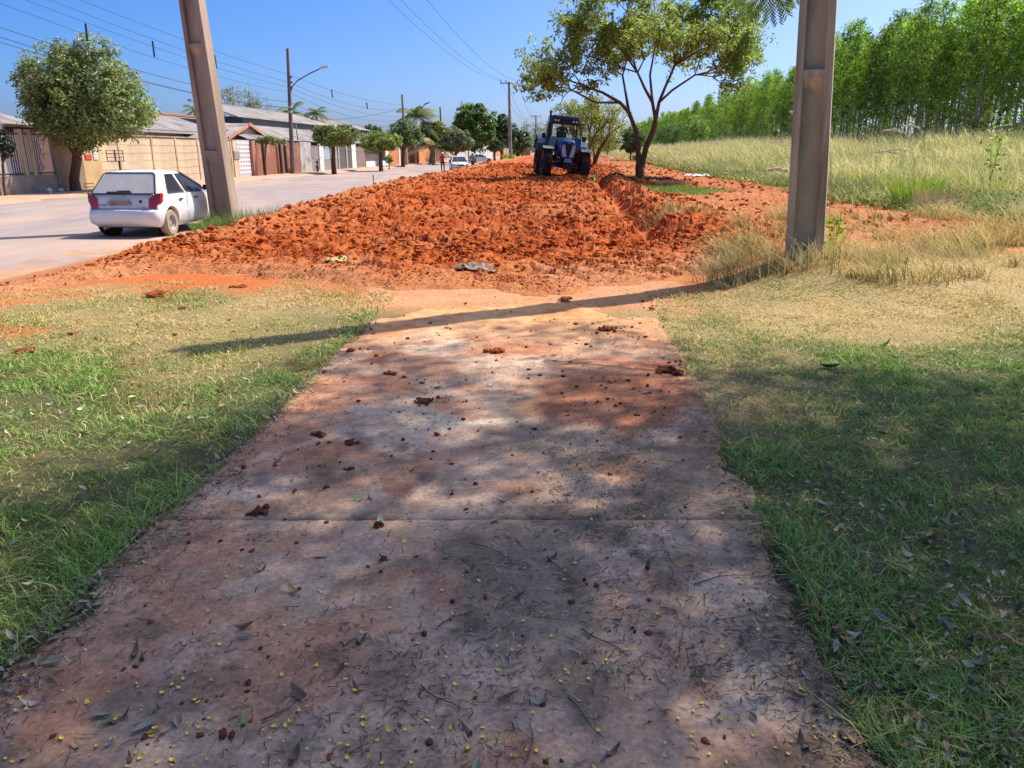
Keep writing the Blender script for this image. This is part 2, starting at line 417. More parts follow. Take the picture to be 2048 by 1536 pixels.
lft = (1-ss(-7.6, -5.0, XP2+.8*fbm(X2, Y2, .9, 3, 23)))*.45; c = c*(1-lft[..., None]) + lft[..., None]*PALE
rgt = ss(3.0, 4.6, XP2)*(.35+.4*f2); c = c*(1-rgt[..., None]) + rgt[..., None]*np.array((.46, .20, .08))
ny, nx = X2.shape; I = np.arange(nx*ny).reshape(ny, nx)
F = np.stack([I[:-1, :-1], I[:-1, 1:], I[1:, 1:], I[1:, :-1]], -1).reshape(-1, 4)
keep = ((T2.reshape(-1)[F] > -.045).any(1) | (E2.reshape(-1)[F] > .9).any(1)) & (green_patch(X2, Y2).reshape(-1)[F] < .9).any(1); F = F[keep]
M_SOIL = vcmat('red_earth', scale=22, var=.3, bump=.9, bdist=.03, spec=.1)
me = mesh_np('ploughed_soil', np.stack([X2, Y2, Z2], -1).reshape(-1, 3), F, M_SOIL, c.reshape(-1, 3), smooth=False)
bm = bmesh.new(); bm.from_mesh(me); bmesh.ops.delete(bm, geom=[v for v in bm.verts if not v.link_faces], context='VERTS'); bm.to_mesh(me); bm.free()
tag(link('ploughed_soil', me), 'freshly ploughed red earth strip', kind='structure')

# ---- clods (uncountable crumbs): deformed little polyhedra
def ico(sub):
    bm = bmesh.new(); bmesh.ops.create_icosphere(bm, subdivisions=sub, radius=1)
    v = np.array([x.co[:] for x in bm.verts]); f = np.array([[w.index for w in p.verts] for p in bm.faces]); bm.free(); return v, f
ICO1, ICO2 = ico(1), ico(2)
def clods_np(pos, size, cols, base):
    v0, f0 = base; n, k = len(pos), len(v0)
    r = 1+rng.uniform(-.5, .45, (n, k, 1))
    V = v0[None]*r
    V = V*np.stack([rng.uniform(.7, 1.3, n), rng.uniform(.7, 1.3, n), rng.uniform(.5, .95, n)], 1)[:, None]
    a = rng.uniform(0, 6.28, n); ca, sa = np.cos(a)[:, None], np.sin(a)[:, None]
    V = np.stack([V[..., 0]*ca-V[..., 1]*sa, V[..., 0]*sa+V[..., 1]*ca, V[..., 2]], -1)*size[:, None, None] + pos[:, None]
    F = (f0[None]+(np.arange(n)*k)[:, None, None]).reshape(-1, 3)
    return V.reshape(-1, 3), F, np.repeat(cols, k, 0)
N = 44000
yy = np.exp(rng.uniform(np.log(9.0), np.log(75), N)); fr_ = rng.uniform(0, 1, N) < .25; yy = np.where(fr_, rng.uniform(8.9, 13, N), yy); xpp = rng.uniform(-8.6, 4.2, N)
m2 = rng.uniform(0, 1, N) < .06; xpp[m2] = rng.uniform(4, 9.5, m2.sum())
xx = xpp+HEAD*yy; tt = soil_T(xx, yy)
dens = ss(-1.0, 1.6, yy-yfront(xx)+1.6*fbm(xx, yy, .8, 3, 201))*(.45+.55*ss(-.5, .25, fbm(xx, yy, 1.2, 3, 202)))
ok = (tt > .0) & (rng.uniform(0, 1, N) < dens*.92+.05)
xx, yy, tt = xx[ok], yy[ok], tt[ok]; n = len(xx)
sz = (.008+.062*rng.uniform(0, 1, n)**4.2*(.22+.78*ss(.6, 3.2, yy-yfront(xx))))*(1+.02*(yy-9))
zz = H(xx, yy)+tt+sz*.25+.02
f = rng.uniform(0, 1, n)
cc = SOIL1[None]*(1-f[:, None])*.95+SOIL2[None]*f[:, None]; cc *= rng.uniform(.75, 1.15, (n, 1))
big = sz > .045
V1, F1, C1 = clods_np(np.stack([xx, yy, zz], 1)[~big], sz[~big], cc[~big], ICO1)
V2, F2, C2 = clods_np(np.stack([xx, yy, zz], 1)[big], sz[big], cc[big], ICO2 if big.sum() < 2500 else ICO1)
me = mesh_np('soil_crumbs', np.concatenate([V1, V2]), np.concatenate([F1, F2+len(V1)]), M_SOIL, np.concatenate([C1, C2]))
tag(link('soil_crumbs', me), 'loose crumbs of red earth over the ploughed strip', kind='stuff')

# ---- street
def strip(name, xa, xb, y0, y1, zfun, m, label, step=1.2, nx=14, rough=None):
    ys = [y0]
    while ys[-1] < y1: ys.append(ys[-1]+max(.4, abs(ys[-1])*.02)*step)
    a = np.linspace(0, 1, nx); A, B = np.meshgrid(a, np.array(ys))
    xpv = xa+(xb-xa)*A; Xs = xpv+HEAD*B; Zs = zfun(xpv, B)
    I = np.arange(A.size).reshape(A.shape)
    F = np.stack([I[:-1, :-1], I[:-1, 1:], I[1:, 1:], I[1:, :-1]], -1).reshape(-1, 4)
    me = mesh_np(name, np.stack([Xs, B, Zs], -1).reshape(-1, 3), F, m, smooth=True)
    return tag(link(name, me), label, kind='structure')
M_ASPH = mat('worn_asphalt', (.28, .22, .195), (.37, .30, .265), 1.3, rough=.95, bump=.25, spec=.1, c3=(.48, .33, .24), s3=.3, stretch=(1, .35, 1))
strip('road', ROAD_L-.1, ROAD_R+.35, -40, 900, lambda a, b: -.128+.02*np.cos((a-(ROAD_L+ROAD_R)/2)/6), M_ASPH, 'worn grey asphalt street dusted with red earth')
M_SHOULDER = mat('dusty_shoulder', (.42, .22, .11), (.50, .29, .16), 2.2, rough=1, bump=.3, c3=(.30, .22, .18), s3=.5)
strip('road_shoulder', ROAD_R-1.5, ROAD_R+.6, -40, 16, lambda a, b: -.115+.012*fbm(a, b, .5, 3, 7)-.025*(1-ss(ROAD_R-1.5, ROAD_R-.7, a+.35*fbm(a, b, 1.1, 3, 8))), M_SHOULDER, 'red dust along the near edge of the street', nx=30, step=.4)
M_WALK = mat('dusty_sidewalk', (.44, .25, .14), (.52, .33, .21), 1.1, rough=1, bump=.3, c3=(.38, .30, .24), s3=.35)
strip('sidewalk', WALL-.3, ROAD_L+.5, -40, 900, lambda a, b: .0+.012*fbm(a, b, .8, 3, 4)-.15*ss(ROAD_L-.5, ROAD_L+.5, a+.18*fbm(a, b, 1.4, 3, 6)), M_WALK, 'dusty earth sidewalk along the house walls', nx=30, step=.6)

# ---- concrete path: slabs parted by joints
M_PATH = vcmat('dusty_concrete', scale=46, var=.34, bump=.55, bdist=.012, spec=.12)
path = tag(bpy.data.objects.new('path', None), 'dusty concrete path running to the ploughed earth', kind='structure'); COL.objects.link(path)
jy = [-3.0, .2, 3.26, 10.1]; jc = lambda y: (P_left(y)*.52+P_right(y)*.48)
def path_z(x, y): return .004 + .013*fbm(x, y, .45, 5, 131)*(.5+.5*ss(3, 7, y)) + .005*fbm(x, y, .07, 3, 133) + .022*ss(6.4, 9, y)*fbm(x, y, .4, 4, 134)
def lay(c, m, k): m = np.clip(m, 0, 1)[..., None]; return c*(1-m)+np.array(k)*m
def path_col(x, y):
    u = (x-P_left(y))/(P_right(y)-P_left(y)); c = np.zeros(x.shape+(3,))+np.array((.47, .335, .285))
    c = lay(c, .75*ss(.12, .45, fbm(x, y, .9, 5, 701)), (.56, .48, .44))                              # bare cement
    c = lay(c, .6*ss(-.05, .35, fbm(x, y, .28, 4, 702)), (.37, .255, .215))
    c = lay(c, .75*ss(-.1, .5, fbm(x, y, .75, 6, 703)+.25*fbm(x, y, .12, 3, 723)+.18*(1-2*u)+.12*ss(3.5, 6, y)), (.44, .20, .125))   # trodden red earth
    c = lay(c, .6*ss(.12, .46, fbm(x, y, .30, 6, 704)+.06*ss(4, 6, y)), (.36, .15, .095))
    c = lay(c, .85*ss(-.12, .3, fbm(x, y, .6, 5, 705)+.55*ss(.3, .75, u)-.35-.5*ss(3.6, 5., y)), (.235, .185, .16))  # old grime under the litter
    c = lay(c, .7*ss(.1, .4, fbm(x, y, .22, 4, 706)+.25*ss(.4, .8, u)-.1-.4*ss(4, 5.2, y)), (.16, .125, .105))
    far = ss(5.9, 7.6, y+.9*fbm(x, y, 1.0, 4, 707)); c = lay(c, .9*far, (.60, .335, .18))              # loose pale dust
    c = lay(c, .8*far*ss(.0, .35, fbm(x, y, .5, 5, 708)), (.54, .235, .105))
    fan = np.exp(-((x-.75-.25*(y-5.2))/.62)**2-((y-5.15)/.62)**2)*1.5+np.exp(-((x-1.5)/.45)**2-((y-5.9)/.35)**2)+.9*np.exp(-((x+.05)/.5)**2-((y-6.55)/.3)**2)
    c = lay(c, .9*ss(.25, .8, fan+.45*fbm(x, y, .4, 4, 709)), (.36, .145, .085))                        # dragged fan of earth
    c = lay(c, .55*ss(.0, .4, fbm(x*.35, y*2.2+x*.25, .35, 4, 710))*ss(4.6, 6.2, y), (.46, .24, .145))    # wheel smears
    c = lay(c, .85*ss(8.0, 9.3, y+.8*fbm(x, y, .7, 4, 711)), tuple(PALE*.98))
    e = np.minimum(u, 1-u); c = lay(c, .55*(1-ss(.0, .06, e+.02*fbm(x, y, .2, 3, 712))), (.27, .20, .15))
    crack = np.abs(x-jc(y)+.05*fbm(x, y, .5, 3, 713)); c = lay(c, .5*(1-ss(.006, .022, crack))*ss(-.1, .3, fbm(x, y, .8, 3, 714)), (.2, .13, .1))
    return c*np.array((1.07, .99, .77))*(1+.34*fbm(x, y, .06, 3, 715)+.2*fbm(x, y, .2, 3, 716))[..., None]
for r in range(3):
    st = .019 if r == 1 else .026 if r == 2 else .05
    ya, yb = jy[r]+.001, jy[r+1]-.001
    nyv = int((yb-ya)/st); nxv = int(2.95/st)
    B, A = np.meshgrid(np.linspace(ya, yb, nyv), np.linspace(0, 1, nxv), indexing='ij')
    lo_ = P_left(B)+.10*fbm(B, B*0, .5, 5, 141)+.045*fbm(B, B*0+3, .09, 3, 143); hi_ = P_right(B)+.11*fbm(B, B*0+9, .5, 5, 142)+.05*fbm(B, B*0+5, .09, 3, 144)
    Xs = lo_+(hi_-lo_)*A; Zs = path_z(Xs, B) - .07*ss(8.3, 9.5, B+.9*fbm(Xs, B, .8, 4, 146)+.35*np.abs(Xs)); Cs = path_col(Xs, B)
    brd = np.minimum.reduce([B-ya, yb-B]); Zs = Zs - .004*(1-ss(0, .02, brd+.03*fbm(Xs, B, .15, 3, 145)+.008))
    Zs[0] -= .05; Zs[-1] -= .05; Zs[:, 0] -= .05; Zs[:, -1] -= .05
    B = B.copy(); B[1] = B[0]; B[-2] = B[-1]; Xs[:, 1] = Xs[:, 0]; Xs[:, -2] = Xs[:, -1]
    I = np.arange(A.size).reshape(A.shape)
    F = np.stack([I[:-1, :-1], I[:-1, 1:], I[1:, 1:], I[1:, :-1]], -1).reshape(-1, 4)
    link('slab', mesh_np('slab', np.stack([Xs, B, Zs], -1).reshape(-1, 3), F, M_PATH, Cs.reshape(-1, 3), smooth=True), path)
# powder and fine crumbs trodden over the path
N = 5200; y = np.exp(rng.uniform(np.log(1.6), np.log(9.3), N)); x = P_left(y)+(P_right(y)-P_left(y))*rng.uniform(0, 1, N)
k = rng.uniform(0, 1, N) < .10+.9*ss(.05, .45, fbm(x, y, .5, 4, 721))*(.3+.7*ss(3, 6, y)); x, y = x[k], y[k]; n = len(x)
sz = (.0025+.011*rng.uniform(0, 1, n)**4)*(.8+.12*y)
V, F, C = clods_np(np.stack([x, y, path_z(x, y)+sz*.3], 1), sz, np.array((.27, .085, .045))[None]*rng.uniform(.55, 1.25, (n, 1)), ico(1))
tag(link('path_crumbs', mesh_np('path_crumbs', V, F, M_SOIL, C)), 'fine crumbs of red earth trodden over the path', kind='stuff')
# ================================================================== SHORT LAWN
M_GRASS = vcmat('grass_blade', rough=.7, var=0, trans=.25, spec=.25)
def lawn(N, y0, y1, fx, seed_h=(.022, .05)):
    y = np.exp(rng.uniform(np.log(y0), np.log(y1), N)); x = rng.uniform(-1, 1, N)*(fx*y+1.6)
    xp = xp_(x, y)
    ok = ~on_path(x, y, .0) & (xp > ROAD_R+.55) & (y < yfront(x)+.25) & (soil_T(x, y) < .03)
    patch = fbm(x, y, .5, 4, 151)
    dr = dryness(x, y); rd = redness(x, y)
    ok &= rng.uniform(0, 1, N) < np.clip(.95-.75*rd-.25*dr+1.1*patch+.5*fbm(x, y, .12, 2, 153), .04+.4*dr*(1-rd), 1)
    x, y, dr, rd, patch = x[ok], y[ok], dr[ok], rd[ok], patch[ok]; n = len(x)
    edge = np.exp(-(np.minimum(np.abs(x-P_left(y)), np.abs(x-P_right(y)))/.22)**2)
    h = rng.uniform(*seed_h, n)*(1+1.0*patch+.5*fbm(x, y, .13, 2, 154))*rng.choice([1, 1, 1, 1.7], n)*(1+.7*edge*(1-dr))*(1-.35*dr); h = np.maximum(h, .017*rng.uniform(.8, 1.6, n))
    w = .0032+.0011*y
    lean = rng.normal(0, 1, (n, 2))*(h*.75)[:, None]
    isdry = rng.uniform(0, 1, n) < dr*.95+.10
    g = mixc((.14, .32, .045), (.36, .48, .11), rng.uniform(0, 1, n)); d = mixc((.64, .47, .17), (.80, .64, .30), rng.uniform(0, 1, n))
    # colour drift: brighter lush green by the left, bluish green in the right
    col = np.where(isdry[:, None], d, g)
    hue = fbm(x, y, .7, 3, 155)[:, None]; col = col*(1+hue*np.array((.25, .1, .35)))
    col = col*(1-.35*rd[:, None]) + .35*rd[:, None]*SOIL2
    base = np.stack([x, y, H(x, y)-.004], 1)
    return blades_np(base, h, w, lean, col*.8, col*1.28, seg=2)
V, F, C = lawn(215000, 1.35, 12.5, .78); Vb, Fb, Cb = lawn(90000, 5.2, 11.8, .78)
F = np.concatenate([F, Fb+len(V)]); V = np.concatenate([V, Vb]); C = np.concatenate([C, Cb])
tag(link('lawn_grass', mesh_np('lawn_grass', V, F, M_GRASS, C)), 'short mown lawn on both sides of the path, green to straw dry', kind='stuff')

# ---- dry thatch, straws and twigs lying on path and lawn
def straws(N, gen, wid, ln, cols, z_off):
    x, y = gen(N); n = len(x); a = rng.uniform(0, 6.28, n); L = rng.uniform(ln[0], ln[1], n)*rng.uniform(.4, 1, n); w = wid*(1+.25*y)*rng.uniform(.6, 1.4, n)
    dx, dy = np.cos(a)*L/2, np.sin(a)*L/2; px, py = -np.sin(a)*w/2, np.cos(a)*w/2
    z = z_off(x, y); t = rng.uniform(0, .35, n)*L
    mid = rng.normal(0, .12, n)*L
    V = np.stack([np.stack([x-dx-px, y-dy-py, z], 1), np.stack([x-dx+px, y-dy+py, z+.001], 1),
                  np.stack([x+px-py*0+mid*(-np.sin(a)), y+py+mid*np.cos(a), z+t*.6+.002], 1), np.stack([x-px+mid*(-np.sin(a)), y-py+mid*np.cos(a), z+t*.6+.001], 1),
                  np.stack([x+dx+px, y+dy+py, z+t+.001], 1), np.stack([x+dx-px, y+dy-py, z+t], 1)], 1).reshape(-1, 3)
    b = (np.arange(n)*6)[:, None]
    F = np.concatenate([b+np.array([[0, 1, 2, 3]]), b+np.array([[3, 2, 4, 5]])], 1).reshape(-1, 4)
    k = rng.integers(0, len(cols), n); C = np.asarray(cols)[k]*rng.uniform(.7, 1.2, (n, 1))
    return V, F, np.repeat(C, 6, 0)
def gen_path(N):
    y = np.exp(rng.uniform(np.log(1.5), np.log(7), N)); x = P_left(y)+(P_right(y)-P_left(y))*rng.uniform(-.03, 1.05, N)
    u = (x-P_left(y))/(P_right(y)-P_left(y))
    f = .05+.55*np.clip(fbm(x, y, .55, 4, 161)*2.2+.1, 0, 1)*(.2+.8*ss(.25, .7, u))*(1-.8*ss(3.2, 5.5, y)) + .85*np.exp(-(np.minimum(np.abs(u), np.abs(1-u))/.05)**2)*(1-.4*ss(3.5, 6, y))
    k = rng.uniform(0, 1, N) < f
    return x[k], y[k]
pz = lambda x, y: path_z(x, y)+.002
V, F, C = straws(46000, gen_path, .0018, (.015, .065), [(.34, .25, .14), (.18, .12, .07), (.09, .062, .042), (.12, .08, .05), (.46, .37, .21)], pz)
tag(link('dry_litter', mesh_np('dry_litter', V, F, vcmat('straw', var=0, rough=.9), C)), 'dry straw and grass clippings strewn over the path', kind='stuff')
def gen_lawn(N):
    y = np.exp(rng.uniform(np.log(1.5), np.log(9.5), N)); x = rng.uniform(-1, 1, N)*(.78*y+1.4)
    k = (~on_path(x, y, 0)) & (rng.uniform(0, 1, N) < .25+.75*dryness(x, y)) & (soil_T(x, y) < .02) & (xp_(x, y) > ROAD_R+.6)
    return x[k], y[k]
V, F, C = straws(42000, gen_lawn, .0022, (.02, .08), [(.46, .34, .14), (.38, .27, .11), (.24, .17, .09), (.52, .42, .22)], lambda x, y: H(x, y)+rng.uniform(.004, .03, len(x)))
tag(link('lawn_thatch', mesh_np('lawn_thatch', V, F, MATS['straw'], C)), 'dry mown thatch lying in the lawn', kind='stuff')

# ================================================================== TALL FIELD GRASS beyond the earth
def field_edge(x, y): return xp_(x, y) - (8.6 + .9*fbm(x, y, 2.2, 3, 171) - 1.3*(1-ss(12, 16, y)))
N = 100000
y = np.exp(rng.uniform(np.log(9.5), np.log(300), N)); xp = 7.6+np.abs(rng.normal(0, 1, N))*(5+.12*y)*.9
xp = np.where(rng.uniform(0, 1, N) < .45, 7.4+rng.uniform(0, 26, N), xp)
x = xp+HEAD*y; e = field_edge(x, y)
ok = (e > 0) & (xp < 36) & (x < .85*y+6)
x, y, e = x[ok], y[ok], e[ok]; n = len(x)
clump = fbm(x, y, 2.4, 4, 181); clump2 = fbm(x, y, .8, 3, 182)
h = (.42+.58*ss(0, 2.5, e))*(1.0+.75*clump+.55*clump2)*rng.uniform(.55, 1.2, n)*(.85+.3*ss(15, 60, y))
h = np.clip(h, .15, 1.9)
w = (.010+.0010*y)*rng.uniform(.6, 1.5, n)
lean = np.stack([-h*rng.normal(.3, .45, n), rng.normal(0, .35, n)*h], 1)
kind = rng.uniform(0, 1, n)+.35*clump
green = mixc((.18, .28, .05), (.30, .38, .10), rng.uniform(0, 1, n)); straw = mixc((.56, .48, .22), (.76, .67, .38), rng.uniform(0, 1, n))
lowgreen = 1-ss(.5, 3.5, e)*.8
col = np.where((kind < .26+.3*lowgreen)[:, None], green, straw)
col = col*np.clip(1+.85*fbm(x, y, 2.3, 4, 183)[:, None]*np.array((.75, .55, 1.1)), .55, 1.6)*rng.uniform(.85, 1.35, (n, 1))*np.array((1.08, 1.05, .9))
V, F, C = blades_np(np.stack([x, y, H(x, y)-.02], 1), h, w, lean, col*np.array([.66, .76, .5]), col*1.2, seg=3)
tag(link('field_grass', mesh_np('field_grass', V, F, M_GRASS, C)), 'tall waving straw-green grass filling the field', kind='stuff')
# airy seed heads floating above: fine specks on the tips
k = rng.uniform(0, 1, n) < .34; xs, ys_, hs_, ln = x[k], y[k], h[k], lean[k]; m_ = len(xs)
rep = 4; cen = np.repeat(np.stack([xs+ln[:, 0], ys_+ln[:, 1], H(xs, ys_)+hs_*.86], 1), rep, 0)+rng.normal(0, 1, (m_*rep, 3))*np.array([.09, .09, .10])
V, F, C = leaves_np(cen, (.03+.0012*cen[:, 1])*rng.uniform(.5, 1.3, m_*rep), mixc((.50, .42, .26), (.62, .50, .36), rng.uniform(0, 1, m_*rep)), 0, .35)
tag(link('grass_seed_haze', mesh_np('grass_seed_haze', V, F, M_GRASS, C)), 'pale airy seed heads over the field grass', kind='stuff')
# leafy weeds along the field's near margin
N = 1500; y = np.exp(rng.uniform(np.log(11), np.log(90), N)); x = xr(8.2+np.abs(rng.normal(0, 2.4, N)), y); e = field_edge(x, y); ok = (e > -.2) & (e < 6.5)
x, y = x[ok], y[ok]; K = 34
cen = np.repeat(np.stack([x, y, H(x, y)], 1), K, 0); s = np.repeat(rng.uniform(.25, .6, len(x)), K)
off = rng.normal(0, 1, (len(cen), 3))*np.array([.5, .5, .45]); off[:, 2] = np.abs(off[:, 2])
cen = cen+off*s[:, None]*.8
V, F, C = leaves_np(cen, .05+.0016*cen[:, 1]+rng.uniform(0, .03, len(cen)), mixc((.08, .17, .025), (.22, .30, .06), rng.uniform(0, 1, len(cen))), .6, .5)
tag(link('leafy_weeds', mesh_np('leafy_weeds', V, F, vcmat('weed_leaf', var=0, trans=.3, rough=.6), C)), 'low leafy weeds along the edge of the tall grass', kind='stuff')
# dry tangle round the near pole, on the right bank and on the red earth behind
def tangle(name, label, N, gen, hh, leanx, cols, wid=.0045, gf=.3):
    x, y, sc = gen(N); n = len(x); h = rng.uniform(*hh, n)*sc
    lean = np.stack([rng.normal(leanx, .6, n)*h, rng.normal(-.1, .6, n)*h], 1)
    g = rng.uniform(0, 1, n) < gf
    col = np.where(g[:, None], mixc((.10, .17, .03), (.22, .27, .07), rng.uniform(0, 1, n)), mixc(cols[0], cols[1], rng.uniform(0, 1, n)))
    V, F, C = blades_np(np.stack([x, y, np.maximum(H(x, y), SoilZ(x, y))-.02], 1), h, np.full(n, wid)*(1+.03*y), lean, col*np.array((.68, .64, .52)), col*np.array((1.25, 1.2, 1.0)), seg=3)  # blade feet coloured darker to paint shaded depth into the tangle
    return tag(link(name, mesh_np(name, V, F, M_GRASS, C)), label, kind='stuff')
def g1(N):
    """tussocks: blades gathered round scattered centres"""
    M = 520; cx = rng.uniform(2.3, 13, M); cy = rng.uniform(8.7, 17, M)
    f = ss(8.9, 9.6, cy+.4*fbm(cx, cy, .9, 3, 191)+.02*(cx-3))*ss(2.4, 3.2, cx)*(.25+.75*ss(-.15, .2, fbm(cx, cy, 1.0, 3, 192)+.5*np.exp(-((cx-4.3)/1.3)**2-((cy-10.1)/.9)**2)+.35*ss(7.5, 9.5, cx)))*(1-.55*ss(11.5, 13.5, cy)*(1-ss(7.5, 9, cx)))
    k = rng.uniform(0, 1, M) < f; cx, cy = cx[k], cy[k]; i = rng.integers(0, len(cx), N); sc = rng.uniform(.5, 1.5, len(cx))[i]
    x = cx[i]+rng.normal(0, .13, N)*sc; y = cy[i]+rng.normal(0, .11, N)*sc
    return x, y, sc
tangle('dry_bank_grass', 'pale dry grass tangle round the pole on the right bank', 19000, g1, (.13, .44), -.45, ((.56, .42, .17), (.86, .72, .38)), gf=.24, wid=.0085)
def g2(N):
    y = rng.uniform(11, 36, N); x = xr(rng.uniform(2.4, 9.5, N), y); k = rng.uniform(0, 1, N) < .10+.9*ss(.15, .5, fbm(x, y, 1.0, 4, 196)); x, y = x[k], y[k]
    return x, y, np.ones(len(x))
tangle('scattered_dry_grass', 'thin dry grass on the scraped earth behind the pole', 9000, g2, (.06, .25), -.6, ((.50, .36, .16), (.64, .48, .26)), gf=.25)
def g3(N):
    x = rng.normal(0, 1, N); y = rng.normal(0, 1, N); x = 6.3+x*1.5; y = 32+y*3.0; b = rng.uniform(0, 1, N) < .4
    x[b] = 6.2+rng.normal(0, 1.3, b.sum()); y[b] = 47+rng.normal(0, 2.5, b.sum()); k = green_patch(x, y) > .35
    return x[k], y[k], np.ones(k.sum())
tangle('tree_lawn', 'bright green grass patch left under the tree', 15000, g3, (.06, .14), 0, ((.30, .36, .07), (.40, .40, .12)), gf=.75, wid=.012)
# ================================================================== TREES
M_BARK = mat('bark_brown', (.085, .045, .028), (.19, .105, .065), 14, rough=.95, bump=.9, stretch=(1, 1, .25))
M_BARK_G = mat('bark_grey', (.17, .13, .10), (.33, .27, .22), 12, rough=.95, bump=.6, stretch=(1, 1, .3))
M_LEAF = vcmat('leaf', rough=.5, var=0, trans=.55, spec=.35)
M_EUC = vcmat('eucalyptus_leaf', rough=.5, var=0, trans=.5, spec=.35, orand=.38)
M_LEAFD = vcmat('leaf_glossy', rough=.38, var=0, trans=.4, spec=.45)
def limb_path(p0, p1, bend=.1, n=5, sag=0):
    p0, p1 = Vector(p0), Vector(p1); L = (p1-p0).length; o = Vector((random.uniform(-1, 1), random.uniform(-1, 1), random.uniform(-.3, .8)))*L*bend
    return [p0.lerp(p1, t)+o*math.sin(math.pi*t)-Vector((0, 0, sag*t*t)) for t in [i/(n-1) for i in range(n)]]
def grow(mb, p, d, L, r, depth, tips, spread=.7, kids=(2, 3), up=.15, shrink=.72, minr=.008):
    d = Vector(d).normalized(); q = Vector(p)+d*L
    pts = limb_path(p, q, .09, 4); mb.tube(pts, [r, r*.9, r*.8, r*.68], max(4, 9-2*(4-depth)), cap=False)
    if depth == 0: tips.append((pts[-1], d)); return
    if depth <= 2: tips.append((pts[2], d))
    for k in range(random.randint(*kids)):
        a = d.orthogonal().normalized(); a.rotate(Matrix.Rotation(random.uniform(0, 6.28), 3, d))
        nd = (d+a*random.uniform(.45, 1.1)*spread+Vector((0, 0, up))).normalized()
        grow(mb, pts[-1] if k else pts[-1], nd, L*shrink*random.uniform(.8, 1.15), max(minr, r*.66), depth-1, tips, spread, kids, up, shrink, minr)
def clump_leaves(centers, per, rad, size, cols, squash=.75, up=.4, ratio=.45, outward=None, droop=0., tone_v=.3):
    n = len(centers)*per; cen = np.repeat(np.asarray(centers, float), per, 0)
    off = rng.normal(0, 1, (n, 3)); off /= np.linalg.norm(off, axis=1)[:, None]+1e-9; off *= rng.uniform(0, 1, (n, 1))**.45
    rr = np.repeat(np.asarray(rad if hasattr(rad, '__len__') else [rad]*len(centers)), per)
    cen = cen+off*rr[:, None]*np.array([1, 1, squash]); cen[:, 2] -= droop*np.abs(off[:, 0])*rr
    t = rng.uniform(0, 1, n); cA, cB = np.asarray(cols[0]), np.asarray(cols[1])
    col = cA*(1-t[:, None])+cB*t[:, None]
    tone = np.repeat(rng.uniform(1-tone_v, 1+tone_v, len(centers)), per)[:, None]
    col = col*tone*1.35
    if len(cols) > 2:
        k = rng.uniform(0, 1, n) < .06; col[k] = cols[2]
    ow = off if outward is None else np.repeat(outward, per, 0)
    return leaves_np(cen, size*rng.uniform(.7, 1.3, n), col, up, ratio, ow*.7)
def crown_shell(c, r, n, lump=.16, inner=.35, flat=0.0, seed=0):
    """centres of leaf clumps filling the outer layer of an uneven ellipsoid"""
    d = rng.normal(0, 1, (n, 3)); d /= np.linalg.norm(d, axis=1)[:, None]
    rr = 1+lump*2*fbm(d[:, 0]*2+seed, d[:, 1]*2+d[:, 2]*1.7, .8, 3, 400+seed)
    k = np.where(rng.uniform(0, 1, n) < inner, rng.uniform(.35, .85, n), rng.uniform(.86, 1.0, n))
    z = d[:, 2:3]
    d2 = d.copy(); d2[:, 2] = np.where(d[:, 2] < 0, d[:, 2]*(1-flat), d[:, 2])
    return np.asarray(c)+d2*np.asarray(r)*(rr*k)[:, None], d
def put_tree(name, label, cat, loc, mbs, leafmesh, bark, rz=0, group=None, crown_mat=None):
    t = thing(name, label, cat, loc, rz, group)
    mbs.build('trunk', bark, t, smooth=True, angle=80)
    if leafmesh is not None:
        V, F, C = leafmesh; link('crown', mesh_np('crown', V, F, crown_mat or M_LEAF, C), t)
    return t

# ---- trimmed round street trees (leathery, pale-edged leaves)
def round_tree(label, px, py, z, cx, top, bot, wpx, cols, d=None, trunk_r=.16, per=34, n=330, leaf=.16, lean=0., flat=.35, name='street_tree', crmat=None, size_y=.9, extra=None):
    b = at_z(px, py, z) if d is None else at_y(px, py, d); base = Vector((b.x, b.y, z))
    y = base.y
    ctop, cbot = at_y(cx, top, y), at_y(cx, bot, y)
    rx = wpx/2/FPX*(y*_cp); rz_ = (ctop.z-cbot.z)/2
    c = Vector((ctop.x-base.x, 0, (ctop.z+cbot.z)/2-base.z))
    mb = MB(); fork = Vector((c.x*.35+lean, 0, max(.5, c.z-rz_*.95)))
    mb.tube([(0, 0, -.15), (.0, 0, fork.z*.35), (fork.x*.5, 0.02, fork.z*.7), fork], [trunk_r*1.35, trunk_r*1.05, trunk_r, trunk_r*1.05], 10)
    for k in range(6):
        a = k*1.05+.3; e = Vector((c.x+math.cos(a)*rx*.6, math.sin(a)*rx*.55, c.z+random.uniform(-.1, .5)*rz_))
        mb.tube(limb_path(fork, e, .1, 5), [trunk_r*.62, trunk_r*.45, trunk_r*.32, trunk_r*.2, trunk_r*.08], 6)
    cen, dd = crown_shell(c, (rx*.93, rx*size_y*.93, rz_*.95), n, .24, .3, flat, int(px))
    cl = clump_leaves(cen, per, rx*.17*rng.uniform(.6, 1.35, len(cen)), leaf, cols, .8, .3, .42, dd)
    return put_tree(name, label, 'tree', base, mb, cl, M_BARK, crown_mat=crmat or M_LEAFD)
round_tree('large rounded street tree with pale-edged leaves beside the tan wall, left of the white car', 152, 381, 0, 143, 86, 320, 230,
           ((.08, .135, .03), (.34, .38, .13), (.52, .53, .27)), trunk_r=.20, per=46, n=760, leaf=.19, flat=.25)
round_tree('small mushroom-trimmed street tree right of the lamp post', 668, 341, 0, 666, 249, 296, 88, ((.10, .15, .03), (.28, .30, .09), (.40, .40, .16)), d=66, trunk_r=.17, n=240, leaf=.22, flat=.2)
